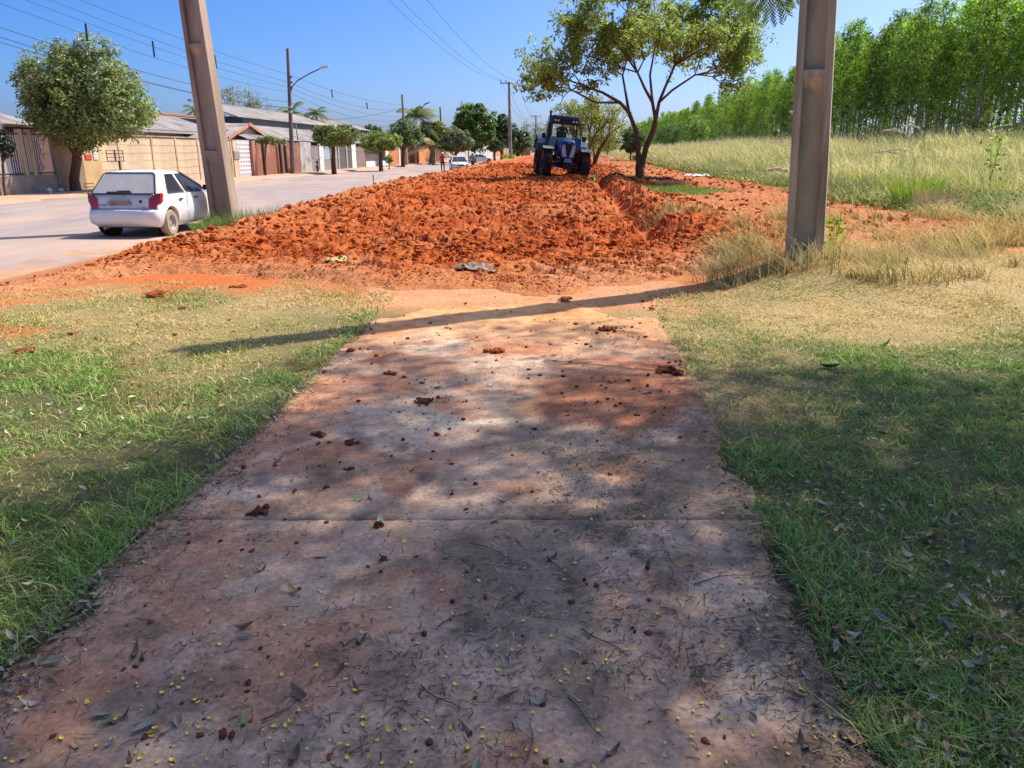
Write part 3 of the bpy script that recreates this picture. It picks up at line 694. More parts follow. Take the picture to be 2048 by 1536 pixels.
round_tree('flat-topped trimmed tree beside the second utility pole', 762, 334, 0, 760, 266, 302, 84, ((.12, .18, .03), (.33, .36, .09), (.45, .42, .16)), d=76, trunk_r=.17, n=220, leaf=.24, flat=.1)
round_tree('dense dark green tree behind the second utility pole', 806, 328, 0, 806, 246, 304, 74, ((.06, .12, .03), (.20, .24, .08)), d=98, trunk_r=.2, n=220, leaf=.32)
round_tree('round pale-leaved tree behind the white oncoming car', 911, 318, .0, 912, 256, 311, 58, ((.07, .10, .03), (.27, .28, .13), (.4, .4, .24)), d=112, trunk_r=.2, n=220, leaf=.34)
round_tree('small round grey-green tree beyond the far parked car', 989, 318, .1, 989, 278, 308, 32, ((.06, .09, .03), (.2, .22, .10)), d=150, trunk_r=.2, n=110, leaf=.4)
round_tree('yellow-green bush tree at the far bend of the street', 1034, 318, .2, 1036, 296, 312, 24, ((.18, .24, .03), (.36, .42, .08)), d=190, trunk_r=.2, n=70, leaf=.5)
# mango trees and others behind the houses
round_tree('tall mango tree with bright green crown above the far houses', 948, 322, 0, 946, 210, 300, 86, ((.05, .11, .02), (.17, .27, .05), (.36, .22, .08)), d=135, trunk_r=.35, n=380, leaf=.5, name='mango_tree', flat=.0)
round_tree('dark tall tree right of the mango tree', 1004, 318, 0, 1003, 231, 305, 56, ((.03, .065, .02), (.11, .16, .05)), d=165, trunk_r=.35, n=240, leaf=.55, name='broadleaf_tree')
round_tree('grey-green tree at the end of the far tree row', 1038, 317, 0, 1036, 256, 310, 52, ((.05, .09, .03), (.17, .22, .08)), d=190, trunk_r=.3, n=200, leaf=.6, name='broadleaf_tree')
round_tree('brownish hedge tree behind the orange wall', 862, 326, 0, 866, 243, 306, 74, ((.12, .15, .03), (.30, .30, .08)), d=120, trunk_r=.25, n=240, leaf=.4, name='broadleaf_tree')
round_tree('low dark tree showing above the walls left of the second pole', 752, 330, 0, 738, 254, 305, 60, ((.06, .12, .03), (.2, .26, .08)), d=112, trunk_r=.25, n=160, leaf=.4, name='broadleaf_tree')
round_tree('far dark tree crown over the roofs between the poles', 742, 325, 0, 744, 251, 275, 30, ((.03, .06, .03), (.10, .13, .07)), d=170, trunk_r=.3, n=90, leaf=.5, name='broadleaf_tree')
# shrubs beside the houses
round_tree('small green shrub growing by the white gate post', 778, 330, 0, 777, 310, 328, 15, ((.12, .20, .03), (.3, .38, .08)), d=82, trunk_r=.05, n=40, leaf=.25, name='shrub')
round_tree('climbing shrub hanging over the brown brick wall', 532, 352, 0, 540, 272, 290, 66, ((.12, .16, .04), (.30, .32, .12)), d=58.2, trunk_r=.05, n=70, leaf=.2, per=14, name='shrub', size_y=.25)
round_tree('dark potted shrub behind the white bar fence at the left edge', 8, 372, 0, 4, 262, 330, 40, ((.03, .05, .02), (.10, .13, .05)), d=31.3, trunk_r=.05, n=60, leaf=.14, per=26, name='shrub', size_y=.5)

# ---- thin feathery tree behind the first roof
b = at_y(492, 330, 84); base = Vector((b.x, b.y, 0)); mb = MB(); tips = []
for k in range(5):
    a = k*1.26; grow(mb, (0, 0, 2.2), (math.cos(a)*.8, math.sin(a)*.8, 1), 2.3, .17, 4, tips, .75, (2, 3), .05, .74, .02)
mb.tube([(0, 0, -.3), (0, 0, 2.3)], [.34, .25], 9)
cen = np.array([t[0] for t in tips])
ex_ = np.abs(cen[:, :2]).max(); um, _d = crown_shell((0, 0, cen[:, 2].max()*.74), (ex_*.95, ex_*.95, cen[:, 2].max()*.27), 230, .2, .25, .7, 77)
cl = clump_leaves(np.concatenate([cen, um]), 9, .6, .24, ((.16, .19, .09), (.32, .34, .18)), .5)
t_ = put_tree('feathery_tree', 'thin grey feathery tree behind the first roof', 'tree', base, mb, cl, M_BARK_G); 
tw = at_y(428, 200, 84).x, at_y(556, 200, 84).x; ext = np.abs(cen[:, :2]).max()
t_.scale = ((tw[1]-tw[0])/2/ext*1.0, (tw[1]-tw[0])/2/ext, (at_y(492, 168, 84).z)/(cen[:, 2].max()+.2))

# ---- the big spreading tree by the tractor
def spreading_tree():
    y0 = 40.; b = at_y(1280, 350, y0); base = Vector((b.x, y0, Zf(b.x, y0)-.05)); mb = MB(); tips = []
    L = lambda px, py, dy=0.: at_y(px, py, y0+dy)-base
    def bough(pts, r0, r1, subs, dep=3, ln=1.35):
        r0, r1, ln = r0*.66, r1*.6, ln*.62
        pts = [L(*p) for p in pts]; n = len(pts); rs = [r0+(r1-r0)*i/(n-1) for i in range(n)]
        mb.tube(pts, rs, 10, cap=False)
        d = (pts[-1]-pts[-2]).normalized()
        for k in range(subs):
            a = d.orthogonal().normalized(); a.rotate(Matrix.Rotation(k*2.1+random.uniform(0, 1), 3, d))
            grow(mb, pts[-1], d*.8+a*.7, ln, r1*.75, dep, tips, .75, (2, 3), .12, .78, .014)
        return pts
    mb.tube([(0, 0, -.3), (0.02, 0, .15), L(1279, 330)], [.34, .25, .21], 12, cap=False)
    # left stem and its long bough reaching over the tractor
    bough([(1278, 335), (1276, 300), (1272, 262), (1258, 225)], .24, .17, 0)
    bough([(1258, 225), (1240, 205, -.3), (1205, 185, -.6), (1165, 172, -.6)], .15, .08, 3, 3, 1.25)
    bough([(1240, 205), (1190, 205, -1.2), (1140, 178, -1.6)], .09, .06, 3, 2, 1.1)
    bough([(1258, 225), (1252, 190, .6), (1245, 150, 1.2)], .12, .08, 3, 3, 1.3)
    bough([(1205, 185, -.6), (1150, 165, .2), (1105, 150, .4)], .08, .05, 3, 2, 1.0)
    # right stem: forks twice
    bough([(1282, 338), (1292, 295), (1306, 262), (1311, 240)], .25, .2, 0)
    bough([(1311, 240), (1305, 205), (1290, 178), (1275, 145, -.6)], .15, .09, 4, 3, 1.45)
    bough([(1311, 240), (1318, 205), (1330, 175, .4), (1350, 130, .8)], .15, .09, 4, 3, 1.45)
    bough([(1318, 205), (1345, 180, -1), (1390, 150, -1.4)], .1, .07, 3, 3, 1.3)
    bough([(1305, 205), (1300, 150, 1.4), (1310, 95, 1.8)], .11, .07, 4, 3, 1.4)
    bough([(1350, 130, .8), (1400, 100, .8), (1440, 85, .4)], .08, .05, 3, 3, 1.2)
    bough([(1275, 145, -.6), (1240, 95, -.8), (1215, 70, -.8)], .08, .05, 4, 3, 1.2)
    bough([(1310, 95, 1.8), (1340, 50, 1.5), (1380, 40, 1.0)], .07, .05, 4, 3, 1.2)
    bough([(1290, 120, .2), (1265, 70, .6), (1255, 25, .6)], .07, .05, 4, 3, 1.2)
    bough([(1390, 150, -1.4), (1430, 145, -1.6), (1455, 110, -1.6)], .06, .04, 3, 2, 1.0)
    # sawn-off stub
    s = L(1270, 316, -.1); mb.tube([s+Vector((.06, .06, 0)), s+Vector((-.08, -.2, .03))], [.12, .11], 10)
    cen = np.array([t[0] for t in tips]); dirs = np.array([t[1] for t in tips])
    cen = np.concatenate([cen, cen+dirs*.35+rng.normal(0, .22, cen.shape)])
    wz = cen+np.array(base[:]); k = (rng.uniform(0, 1, len(cen)) < .88) & ~((wz[:, 2] < 4.35) & (wz[:, 0] < at_y(1200, 240, y0).x)); cen = cen[k]
    cl = clump_leaves(cen, 17, rng.uniform(.25, .5, len(cen)), .25, ((.10, .17, .035), (.36, .42, .09), (.54, .48, .15)), .8, .2, .33, droop=.5)
    t = put_tree('spreading_tree', 'spreading forked tree with open feathery crown right of the tractor', 'tree', base, mb, cl, M_BARK)
    c2 = MB(); c2.cyl(s+Vector((-.082, -.203, .03)), s+Vector((-.085, -.215, .031)), .095, n=14)
    tag(c2.build('cut_limb', mat('cut_wood', (.55, .30, .18), (.66, .42, .28), 20), t), 'pale sawn face of a cut limb')
    print('SPREAD tips', len(tips))
    return t
spreading_tree()

# ---- bushy multi-stem tree behind the tractor
def multi_stem():
    y0 = 62.; b = at_y(1182, 318, y0); base = Vector((b.x, y0, Hf(b.x, y0))); mb = MB(); tips = []
    for k in range(6):
        a = k*1.05+.2; grow(mb, (math.cos(a)*.18, math.sin(a)*.18, -.2), (math.cos(a)*.35, math.sin(a)*.35, 1), 1.9, .11, 3, tips, .65, (2, 3), .25, .75, .015)
    cen = np.array([t[0] for t in tips])
    c0 = at_y(1178, 255, y0)-base
    sh, dd = crown_shell(c0, (2.55, 2.3, 2.35), 260, .2, .45, .1, 3)
    cen = np.concatenate([cen[cen[:, 2] > 1.6], sh])
    cl = clump_leaves(cen, 22, .46, .2, ((.13, .18, .025), (.33, .36, .07), (.46, .42, .12)), .8, .3, .4)
    put_tree('bushy_tree', 'bushy yellow-green tree with several stems behind the tractor', 'tree', base, mb, cl, M_BARK)
multi_stem()
# dark shrubs at the foot of the plantation far away
for i, (px, py, w, h_, d, lab) in enumerate([(1262, 290, 60, 44, 95, 'dark round shrub at the field edge right of the bushy tree'), (1215, 292, 40, 30, 150, 'far dark shrub between the bushy tree and the plantation'), (1340, 285, 60, 40, 150, 'lone bush in the tall grass before the plantation'), (1392, 276, 46, 50, 125, 'bright green sapling bush in front of the plantation')]):
    b = at_y(px, py, d); base = Vector((b.x, d, Hf(b.x, d))); r = w/2/FPX*d*_cp; hh = h_/FPX*d
    mb = MB(); mb.tube([(0, 0, -.2), (0, 0, hh*.6)], [.12, .05], 7)
    cen, dd = crown_shell((0, 0, hh*.55+max(0, b.z-base.z)*.5), (r, r*.8, hh*.55), 120, .22, .4, .1, i+40)
    put_tree('shrub', lab, 'shrub', base, mb, clump_leaves(cen, 20, r*.22, .3, (((.035, .07, .03), (.10, .15, .05)), ((.12, .2, .04), (.26, .34, .08)))[i == 3], .8, .3, .45, dd), M_BARK)

# ---- palms
def palm(label, px, crown_py, d, r_px, base_z=0., fr=17, trunk_r=.16, cols=((.10, .15, .04), (.26, .29, .10))):
    c = at_y(px, crown_py, d); base = Vector((c.x, d, base_z)); hgt = c.z-base_z; Rr = 1.35*r_px/FPX*d
    t = thing('palm_tree', label, 'palm', base)
    mb = MB(); mb.tube([(0, 0, -.3), (.1, 0, hgt*.5), (0, 0, hgt)], [trunk_r*1.3, trunk_r, trunk_r*.8], 9); mb.build('trunk', M_BARK_G, t, smooth=True)
    for k in range(fr):
        a = 2.4*k+random.uniform(-.2, .2); el = random.uniform(-.25, 1.25); n = 12; Lf = Rr*random.uniform(.85, 1.1); sp = []
        for i in range(n+1):
            u = i/n; rr = Lf*(u*math.cos(el)+.25*u*u*(1-math.cos(el))); zz = Lf*(math.sin(el)*u-.62*u*u)
            sp.append(Vector((math.cos(a)*rr, math.sin(a)*rr, hgt+zz)))
        m = MB(); m.tube(sp, [.03*(1-i/n)+.006 for i in range(n+1)], 4, cap=False); cs = []
        for i in range(1, n+1):
            dd = (sp[i]-sp[i-1]).normalized(); side = dd.cross(Vector((0, 0, 1))); side = side.normalized() if side.length > .01 else Vector((1, 0, 0))
            ln = Lf*.30*math.sin(math.pi*(.12+.8*i/n))
            for s in (-1, 1):
                for q in (0, .5):
                    p = sp[i-1].lerp(sp[i], q); tip = p+side*s*ln*.8+dd*ln*.45-Vector((0, 0, ln*.5))
                    w = dd*Lf*.02; m.add([p-w, p+w, tip], [(0, 1, 2)])
        o = m.build('frond', vcmat('palm_leaf', var=0, trans=.3, rough=.5), t)
        tt = random.random(); at = o.data.color_attributes.new('Col', 'FLOAT_COLOR', 'POINT'); cc = [cols[0][j]*(1-tt)+cols[1][j]*tt for j in range(3)]
        at.data.foreach_set('color', np.tile(np.array(cc+[1], np.float32), len(o.data.vertices)))
    return t
palm('tall coconut palm with drooping fronds behind the second utility pole', 832, 232, 118, 44)
palm('palm crown showing above the roof right of the lamp post', 632, 226, 92, 26, fr=13)
palm('palm crown half hidden behind the lamp post above the roof', 583, 224, 92, 36, fr=13)
palm('palm fronds peeping past the leaning concrete pole over the first roof', 388, 222, 72, 26, fr=12)
palm('short broad palm with hanging dry fronds behind the orange wall', 866, 292, 112, 42, fr=14, cols=((.22, .2, .06), (.46, .40, .20)))

# ---- eucalyptus plantation
euc = []
for v in range(6):
    hgt = 10.; mb = MB(); mb.tube([(0, 0, -.4), (.05, .0, 3), (-.04, .05, 6.5), (0, 0, hgt)], [.065, .058, .04, .012], 6, cap=False)
    cen = []; 
    nb = 34
    for k in range(nb):
        u = k/nb; z = 1.9+7.9*u**.85; rr = (1.15*(1-max(0, (z-6.0)/4.6))**.8+.18)*(.55+.45*min(1, (z-2)/3.)); a = k*2.4+v
        q = random.uniform(.6, 1.05)*rr; e = Vector((math.cos(a)*q, math.sin(a)*q, z+.35*q))
        if k % 2 == 0: mb.tube([(0, 0, z-.45*q), e], [.018, .006], 3, cap=False)
        cen.append(e); 
        if z > 4.0: cen.append(Vector((math.cos(a+1)*q*.5, math.sin(a+1)*q*.5, z+.2)))
    thin = np.array([c.z for c in cen]); kk = rng.uniform(0, 1, len(cen)) < np.clip((thin-1.8)/2.0, .45, 1); cen = np.array(cen)[kk]
    V, F, C = clump_leaves(cen, 27, rng.uniform(.25, .6, len(cen)), .29, ((.065, .15, .02), (.27, .40, .045), (.46, .52, .09)), 1.0, .1, .3, droop=.3, tone_v=.45)
    C = C*(.72+.5*np.clip((V[:, 2:3]-2.5)/7.5, 0, 1))      # leaf colour darker low down, brighter towards the top
    low = np.clip((V[:, 2]-2.0)/5, 0, 1)[:, None]
    tm = mb.build('trunk', mat('euc_bark', (.24, .19, .14), (.42, .36, .29), 9, rough=.9, stretch=(1, 1, .2)), None, smooth=True)
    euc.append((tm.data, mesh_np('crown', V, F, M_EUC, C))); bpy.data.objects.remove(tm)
cnt = 0
for row, (xq, lab) in enumerate([(33.0, 'slender eucalyptus tree in the front row of the plantation'), (35.6, 'slender eucalyptus tree in the second row of the plantation'), (38.4, 'slender eucalyptus tree in the back row of the plantation')]):
    y = 40.+row*.9
    while y < 430 and cnt < 292:
        x = xr(xq+random.uniform(-.5, .5), y)
        if x/(y*_cp) < .76:
            t = thing('eucalyptus_tree', lab, 'tree', (x, y, Hf(x, y)), random.uniform(0, 6.28), 'eucalyptus trees of the plantation')
            k = random.randrange(6); s = random.uniform(.84, 1.24)*(1.08 if y < 110 else .98)
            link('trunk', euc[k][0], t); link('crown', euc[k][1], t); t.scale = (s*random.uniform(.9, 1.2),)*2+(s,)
            t.rotation_euler[0] = random.uniform(-.03, .03); t.rotation_euler[1] = random.uniform(-.04, .04); cnt += 1
        y += random.uniform(1.7, 2.6)*(1+max(0, y-90)*.012)
print('EUC', cnt)
# what lies deeper in the wood reads as one mass
N = 950; y = rng.uniform(45, 480, N)**1.0; x = xr(rng.uniform(41, 75, N), y); cen = []
for i in range(N):
    for k in range(5): cen.append((x[i]+random.uniform(-1.2, 1.2), y[i]+random.uniform(-1.2, 1.2), Hf(x[i], y[i])+random.uniform(.6, 10)))
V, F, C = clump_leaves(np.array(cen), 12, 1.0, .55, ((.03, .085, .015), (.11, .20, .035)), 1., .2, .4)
mb = MB()
for i in range(N): mb.tube([(x[i], y[i], Hf(x[i], y[i])-.3), (x[i], y[i], Hf(x[i], y[i])+8)], [.09, .05], 4, cap=False)
nv = len(V); V = np.concatenate([V, np.array(mb.v)]); F = np.concatenate([F, np.array(mb.f)+nv]); C = np.concatenate([C, np.tile((.30, .24, .18), (len(mb.v), 1))])
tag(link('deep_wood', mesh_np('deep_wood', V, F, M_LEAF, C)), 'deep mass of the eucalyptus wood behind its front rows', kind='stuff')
N = 900; y = 42+350*rng.uniform(0, 1, N)**1.5; x = xr(rng.uniform(32, 40, N), y); cen = np.stack([x, y, H(x, y)+rng.uniform(.4, 4.6, N)], 1)
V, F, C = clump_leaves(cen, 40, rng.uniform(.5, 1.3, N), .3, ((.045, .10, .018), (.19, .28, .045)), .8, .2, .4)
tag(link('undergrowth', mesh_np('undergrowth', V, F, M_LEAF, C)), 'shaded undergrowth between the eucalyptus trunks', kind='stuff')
# hazy tree line closing the street
cen = []; 
for i in range(200):
    px = random.uniform(1040, 1125); d = random.uniform(430, 520); p = at_y(px, 300, d); cen.append((p.x, d, random.uniform(0, 1)*(14+4*math.sin(px*.3))+1))
V, F, C = clump_leaves(np.array(cen), 14, 3.0, 1.5, ((.06, .11, .05), (.14, .20, .10)), 1., .2, .4)
tag(link('far_wood', mesh_np('far_wood', V, F, M_LEAF, C)), 'hazy dark tree line at the end of the street', kind='stuff')

# ---- the shade tree standing to the right, whose crown hangs over the camera
def shade_tree():
    base = Vector((9.3, 6.2, Hf(9.3, 6.2))); mb = MB(); tips = []
    top = Vector((-.3, .2, 6.0)); mb.tube([(0, 0, -.3), (0, .05, 2.2), (-.15, .1, 4.3), top], [.42, .32, .28, .25], 12)
    C0 = Vector((8.15, 6.55, 11.3))-base
    sh, dd = crown_shell(C0, (5.0, 4.7, 2.7), 640, .22, .55, .5, 9)
    for k in range(9):
        a = k*.7; e = C0+Vector((math.cos(a)*3., math.sin(a)*3., random.uniform(-.6, .6))); mb.tube(limb_path(top, e, .1, 5), [.16, .12, .08, .05, .03], 7)
        grow(mb, e, (math.cos(a), math.sin(a), .3), 1., .03, 2, tips, .8, (2, 3), .1, .75, .01)
    # uneven: wide gaps let the sun through
    w = sh+np.array(base); gap = fbm(w[:, 0]+.55*w[:, 2], w[:, 1]+.38*w[:, 2], 1.1, 2, 501)
    cen = sh[gap > -.27]
    cl = clump_leaves(cen, 70, .62, .17, ((.05, .11, .02), (.20, .28, .06)), .6, .5, .36)
    t = put_tree('shade_tree', 'shade tree on the right whose leafy twig hangs into the top of the view', 'tree', base, mb, cl, M_BARK)
    # the hanging twig with feather leaves that shows at the top edge
    tw = MB(); p0 = at_y(1545, -70, 7.6)-base; p1 = at_y(1530, -12, 7.4)-base; twp = [top+Vector((0, 0, -1.2)), Vector((-3.2, .9, 5.0)), p0, p1, at_y(1490, 22, 7.3)-base]
    tw.tube(twp, [.06, .035, .012, .006, .003], 6); o = tw.build('twig', M_BARK, t, smooth=True)
    V = []; F = []
    def feather(p, q, n, ln):
        p, q = Vector(p), Vector(q); ax = (q-p).normalized(); sd = ax.cross(Vector((0, 1, .2))).normalized()
        for i in range(n):
            u = i/(n-1); c = p.lerp(q, u)
            for s in (-1, 1):
                l_ = ln*(.65+.35*math.sin(math.pi*(.15+.8*u))); tip = c+(sd*s*.85+ax*.5+Vector((0, 0, -.35)))*l_; w = ax*ln*.13; m = c.lerp(tip, .5)
                b = len(V); V.extend([c, m+w, tip, m-w]); F.append((b, b+1, b+2, b+3))
    for (a, bq) in [((1560, -20), (1582, 14)), ((1545, -15), (1556, 42)), ((1535, -15), (1520, 44)), ((1528, -15), (1494, 38)), ((1515, -5), (1470, 10)), ((1505, 0), (1484, 40)), ((1550, -30), (1575, 28)), ((1538, -25), (1540, 38)), ((1500, -20), (1462, -8)), ((1575, -30), (1590, 5)), ((1525, -30), (1506, 20))]:
        yd = 7.4+random.uniform(-.15, .15); feather(at_y(*a, yd)-base, at_y(*bq, yd)-base, 10, .085)
    n = len(F); cc = mixc((.10, .17, .03), (.30, .36, .09), rng.uniform(0, 1, n))
    tag(link('leaf_spray', mesh_np('leaf_spray', np.array([v[:] for v in V]), np.array(F), M_LEAF, np.repeat(cc, 4, 0)), t), kind='stuff')
shade_tree()
# ================================================================== HOUSES AND WALLS along the far side
RZ = -math.atan(HEAD)
def y_on(px, xpv, z=1.5):
    """distance down the street where photo column px meets the line x' = xpv"""
    u = (px-1024)/FPX
    return (u*(CAMH-z)*_sp - xpv)/(HEAD - u*_cp)
def lot(name, label, cat, y0, xpv=WALL, group=None):
    """Empty on the line x'=xpv at y0; local +Y runs down the street, local +X faces the street"""
    return thing(name, label, cat, (xr(xpv, y0), y0, 0), RZ, group)
M_TAN = mat('tan_render', (.50, .36, .215), (.60, .45, .28), 2.2, rough=.95, bump=.15, c3=(.38, .27, .17), s3=.6)
M_OCHRE = mat('ochre_render', (.52, .35, .16), (.60, .42, .22), 2.0, rough=.95, bump=.15, c3=(.40, .27, .14), s3=.7)
M_CONC = mat('grey_concrete', (.30, .26, .225), (.42, .37, .32), 4, rough=.95, bump=.3, c3=(.22, .18, .15), s3=.8)
M_PINK = mat('pink_render', (.52, .38, .30), (.60, .46, .37), 2, rough=.95)
M_WHITE = mat('white_paint', (.66, .64, .60), (.76, .74, .70), 4, rough=.8)
M_DARK = mat('dark_iron', (.035, .030, .028), (.06, .05, .045), 10, rough=.7)
M_BROWN = mat('brown_boards', (.20, .085, .05), (.28, .125, .075), 5, rough=.85, stretch=(1, 1, 3))
M_BRICK = mat('brown_brick', (.26, .10, .06), (.36, .15, .09), 9, rough=.95, c3=(.40, .22, .14), s3=1.2)
M_ORANGE = mat('orange_paint', (.55, .20, .075), (.63, .26, .11), 2, rough=.9, c3=(.42, .15, .06), s3=.8)
M_FIBRO = mat('fibre_cement', (.30, .26, .23), (.43, .38, .34), 2.5, rough=.95, c3=(.22, .19, .17), s3=.6)
M_TILE = mat('red_tile', (.28, .10, .065), (.40, .17, .11), 8, rough=.9)
M_BARGE = mat('orange_barge', (.50, .22, .12), (.58, .28, .16), 5, rough=.8)
M_VOID = mat('veranda_shade_wall', (.16, .13, .115), (.22, .18, .16), 2, rough=.95)
M_GATEG = mat('grey_gate', (.22, .20, .19), (.30, .275, .255), 6, rough=.7)
M_GLASSB = mat('house_glass', (.10, .13, .16), (.16, .19, .22), 2, rough=.08, spec=.8)

def wall_piece(t, y0, y1, z0, z1, m, name='wall', x0=-.10, x1=.10, bevel=0.):
    return MB().bbox(x0, x1, y0, y1, z0, z1).build(name, m, t, bevel=bevel)
def panel_wall(label, pxa, pxb, bays, m, h=2.45, courses=6):
    ya = y_on(pxa, WALL); t = lot('panel_wall', label, 'wall', ya)
    ys = [y_on(p, WALL)-ya for p in bays]
    for i in range(len(ys)-1):
        a, b = ys[i]+.09, ys[i+1]-.09; ch = h/courses
        sl = MB().bbox(-.035, .035, 0, b-a, .012, ch-.004).build('slab', m, t, bevel=.008)
        sl.location = (0, a, -.02)
        for c in range(1, courses):
            o = sl.copy(); COL.objects.link(o); o.location = (random.uniform(-.006, .006), a, -.02+c*ch)
    for q in ys: MB().bbox(-.07, .075, q-.085, q+.085, -.2, h+.02).build('post', M_TAN, t, bevel=.01)
    MB().bbox(-.09, .095, ys[0]-.1, ys[-1]+.1, h+.022, h+.09).build('coping', M_CONC, t, bevel=.01)
    return t
# left-edge fence: low wall, bars, pillar
ya = y_on(-70, WALL); yb = y_on(104, WALL); L_ = yb-ya
t = lot('bar_fence', 'low grey wall with tall white bars at the left edge', 'fence', ya)
wall_piece(t, 0, L_, -.2, .72, mat('stained_base', (.28, .22, .17), (.38, .31, .25), 2, rough=1, c3=(.20, .16, .13), s3=.9), 'base_wall', bevel=.01)
MB().bbox(-.03, .03, 0, L_, .78, .83).build('rail', M_DARK, t); MB().bbox(-.03, .03, 0, L_, 2.38, 2.43).build('rail', M_DARK, t)
nb = int(L_/.135); split = y_on(45, WALL)-ya
bar = None
for i in range(nb):
    q = .06+i*L_/nb
    if bar is None: bar = MB().tube([(0, 0, .72), (0, 0, 2.45)], .016, 6).build('bar', M_WHITE, t)
    else: bar = bar.copy(); COL.objects.link(bar)
    bar.location = (0, q, 0)
    if q > split: bar.data = bar.data
for q in (split, split+.55): MB().bbox(-.1, .1, q-.1, q+.1, .72, 2.6).build('post', M_TAN, t, bevel=.01)
# brown carport front behind the bars and the grey house
t = lot('carport', 'brown boarded carport front behind the white bars', 'carport', y_on(18, WALL-1.6), WALL-1.6)
W2 = y_on(112, WALL-1.6)-y_on(18, WALL-1.6)
nbd = 22
for i in range(nbd): MB().bbox(-.02, .02+.006*(i % 2), i*W2/nbd+.008, (i+1)*W2/nbd-.008, -.1, 2.75).build('board', M_BROWN, t)
MB().bbox(-1.5, .12, -.1, W2+.1, 2.76, 2.86).build('roof', mat('carport_edge', (.55, .42, .28), (.6, .48, .34), 3), t)
ya = y_on(-120, WALL-6); t = lot('grey_house', 'grey rendered house at the left edge behind the fence', 'house', ya, WALL-6)
L_ = y_on(70, WALL-6)-ya
wall_piece(t, 0, L_, -.1, 3.1, mat('pale_render', (.40, .35, .31), (.48, .43, .38), 2, rough=.95), x0=-4, x1=0)
def corr_roof(t, y0, y1, xe, ze, xr_, zr, m, name='roof', th=.03, wave=.18, amp=.022, thick=True):
    """corrugated sheet roof from eave (xe,ze) to ridge (xr_,zr); corrugations run up the slope, along local X"""
    n = max(6, int((y1-y0)/wave*6)); ys = np.linspace(y0, y1, n); w = amp*np.cos(ys*2*math.pi/wave)
    k = 9; V = []; 
    lap = [0]+[1]*0
    for s in (0, 1):
        for j in range(k):
            u = j/(k-1); step = .025*((1-u)*3 % 1)  # overlapping sheet rows
            x = xe+(xr_-xe)*u; z = ze+(zr-ze)*u+step
            V.append(np.stack([np.full(n, x), ys, z+w-s*th], 1))
    V = np.concatenate(V); I = np.arange(2*k*n).reshape(2, k, n); F = []
    for s in (0, 1):
        q = I[s]; F.append(np.stack([q[:-1, :-1], q[:-1, 1:], q[1:, 1:], q[1:, :-1]], -1).reshape(-1, 4))
    e = np.stack([I[0, 0, :-1], I[0, 0, 1:], I[1, 0, 1:], I[1, 0, :-1]], -1); F.append(e)
    for c in (0, n-1): F.append(np.stack([I[0, :-1, c], I[0, 1:, c], I[1, 1:, c], I[1, :-1, c]], -1))
    return link(name, mesh_np(name, V, np.concatenate(F), m, smooth=False), t)
corr_roof(t, -.3, L_+.4, .8, 3.0, -4.2, 4.3, M_FIBRO)
p = at_y(12, 275, y_on(12, WALL-.5)); t = thing('pipe_post', 'white square service post standing left of the round tree', 'post', (p.x, p.y, 0))
MB().tube([(0, 0, -.2), (-.28, 0, 4.1)], [.09, .08], 8).build('shaft', M_WHITE, t, smooth=True)
MB().bbox(-.5, .02, -.05, .05, 3.75, 4.05).build('meter_box', M_CONC, t, bevel=.01)
# tan pillar wall behind the tree, ochre wall, panel wall
ya = y_on(104, WALL); t = lot('pillar_wall', 'plain tan wall behind the trunk of the round tree', 'wall', ya); wall_piece(t, .02, y_on(160, WALL)-ya-.02, -.2, 2.5, mat('brown_render', (.30, .215, .15), (.38, .28, .20), 2, rough=.95, c3=(.24, .17, .12), s3=.8), bevel=.01)
ya = y_on(160, WALL); yb = y_on(196, WALL); t = lot('ochre_wall', 'ochre wall with a white notice and red sign beside the tree', 'wall', ya); wall_piece(t, .0, yb-ya, -.2, 2.45, M_OCHRE, bevel=.01)
# sign and notice on it
def flat_on_wall(name, label, cat, pa, pb, ra, rb, m, xoff=.12, xpv=WALL):
    y0, y1 = y_on(pa, xpv), y_on(pb, xpv); zt = at_y(pa, ra, y0).z; zb = at_y(pa, rb, y0).z
    t = lot(name, label, cat, y0, xpv)
    MB().bbox(xoff, xoff+.02, 0, y1-y0, zb, zt).build('board', m, t, bevel=.004)
    return t, y1-y0, zb, zt
t, w, zb, zt = flat_on_wall('notice_board', 'tall white notice on the ochre wall right of the tree', 'notice', 182, 190, 295, 319, M_WHITE)
for (a, b_) in ((.68, .95), (.1, .25), (.38, .5)): MB().bbox(.1405, .146, w*.2, w*.75, zb+(zt-zb)*a, zb+(zt-zb)*b_).build('print_block', mat('grey_print', (.25, .25, .27), (.4, .4, .42), 20), t)
flat_on_wall('red_sign', 'small red sign on the ochre wall beside the trunk', 'sign', 165, 178, 309, 319, mat('red_sign', (.45, .06, .035), (.5, .08, .05), 6))
panel_wall('tan precast panel wall behind the white car', 196, 462, [197, 238, 305, 352, 396, 430, 462], mat('tan_panel', (.52, .385, .235), (.62, .48, .31), 1.7, rough=.95, bump=.2, c3=(.42, .31, .20), s3=.8))
ya = y_on(463, WALL); t = lot('tan_wall', 'plain tan wall end right of the leaning pole', 'wall', ya); wall_piece(t, .1, y_on(472, WALL)-ya, -.2, 2.45, M_TAN, bevel=.01)
t = lot('meter_box', 'grey meter box set on the tan wall end', 'box', y_on(464.5, WALL)); MB().bbox(.105, .16, 0, .9, 1.2, 1.75).build('case', M_CONC, t, bevel=.01); MB().bbox(.161, .172, .12, .78, 1.3, 1.68).build('door', M_GATEG, t)
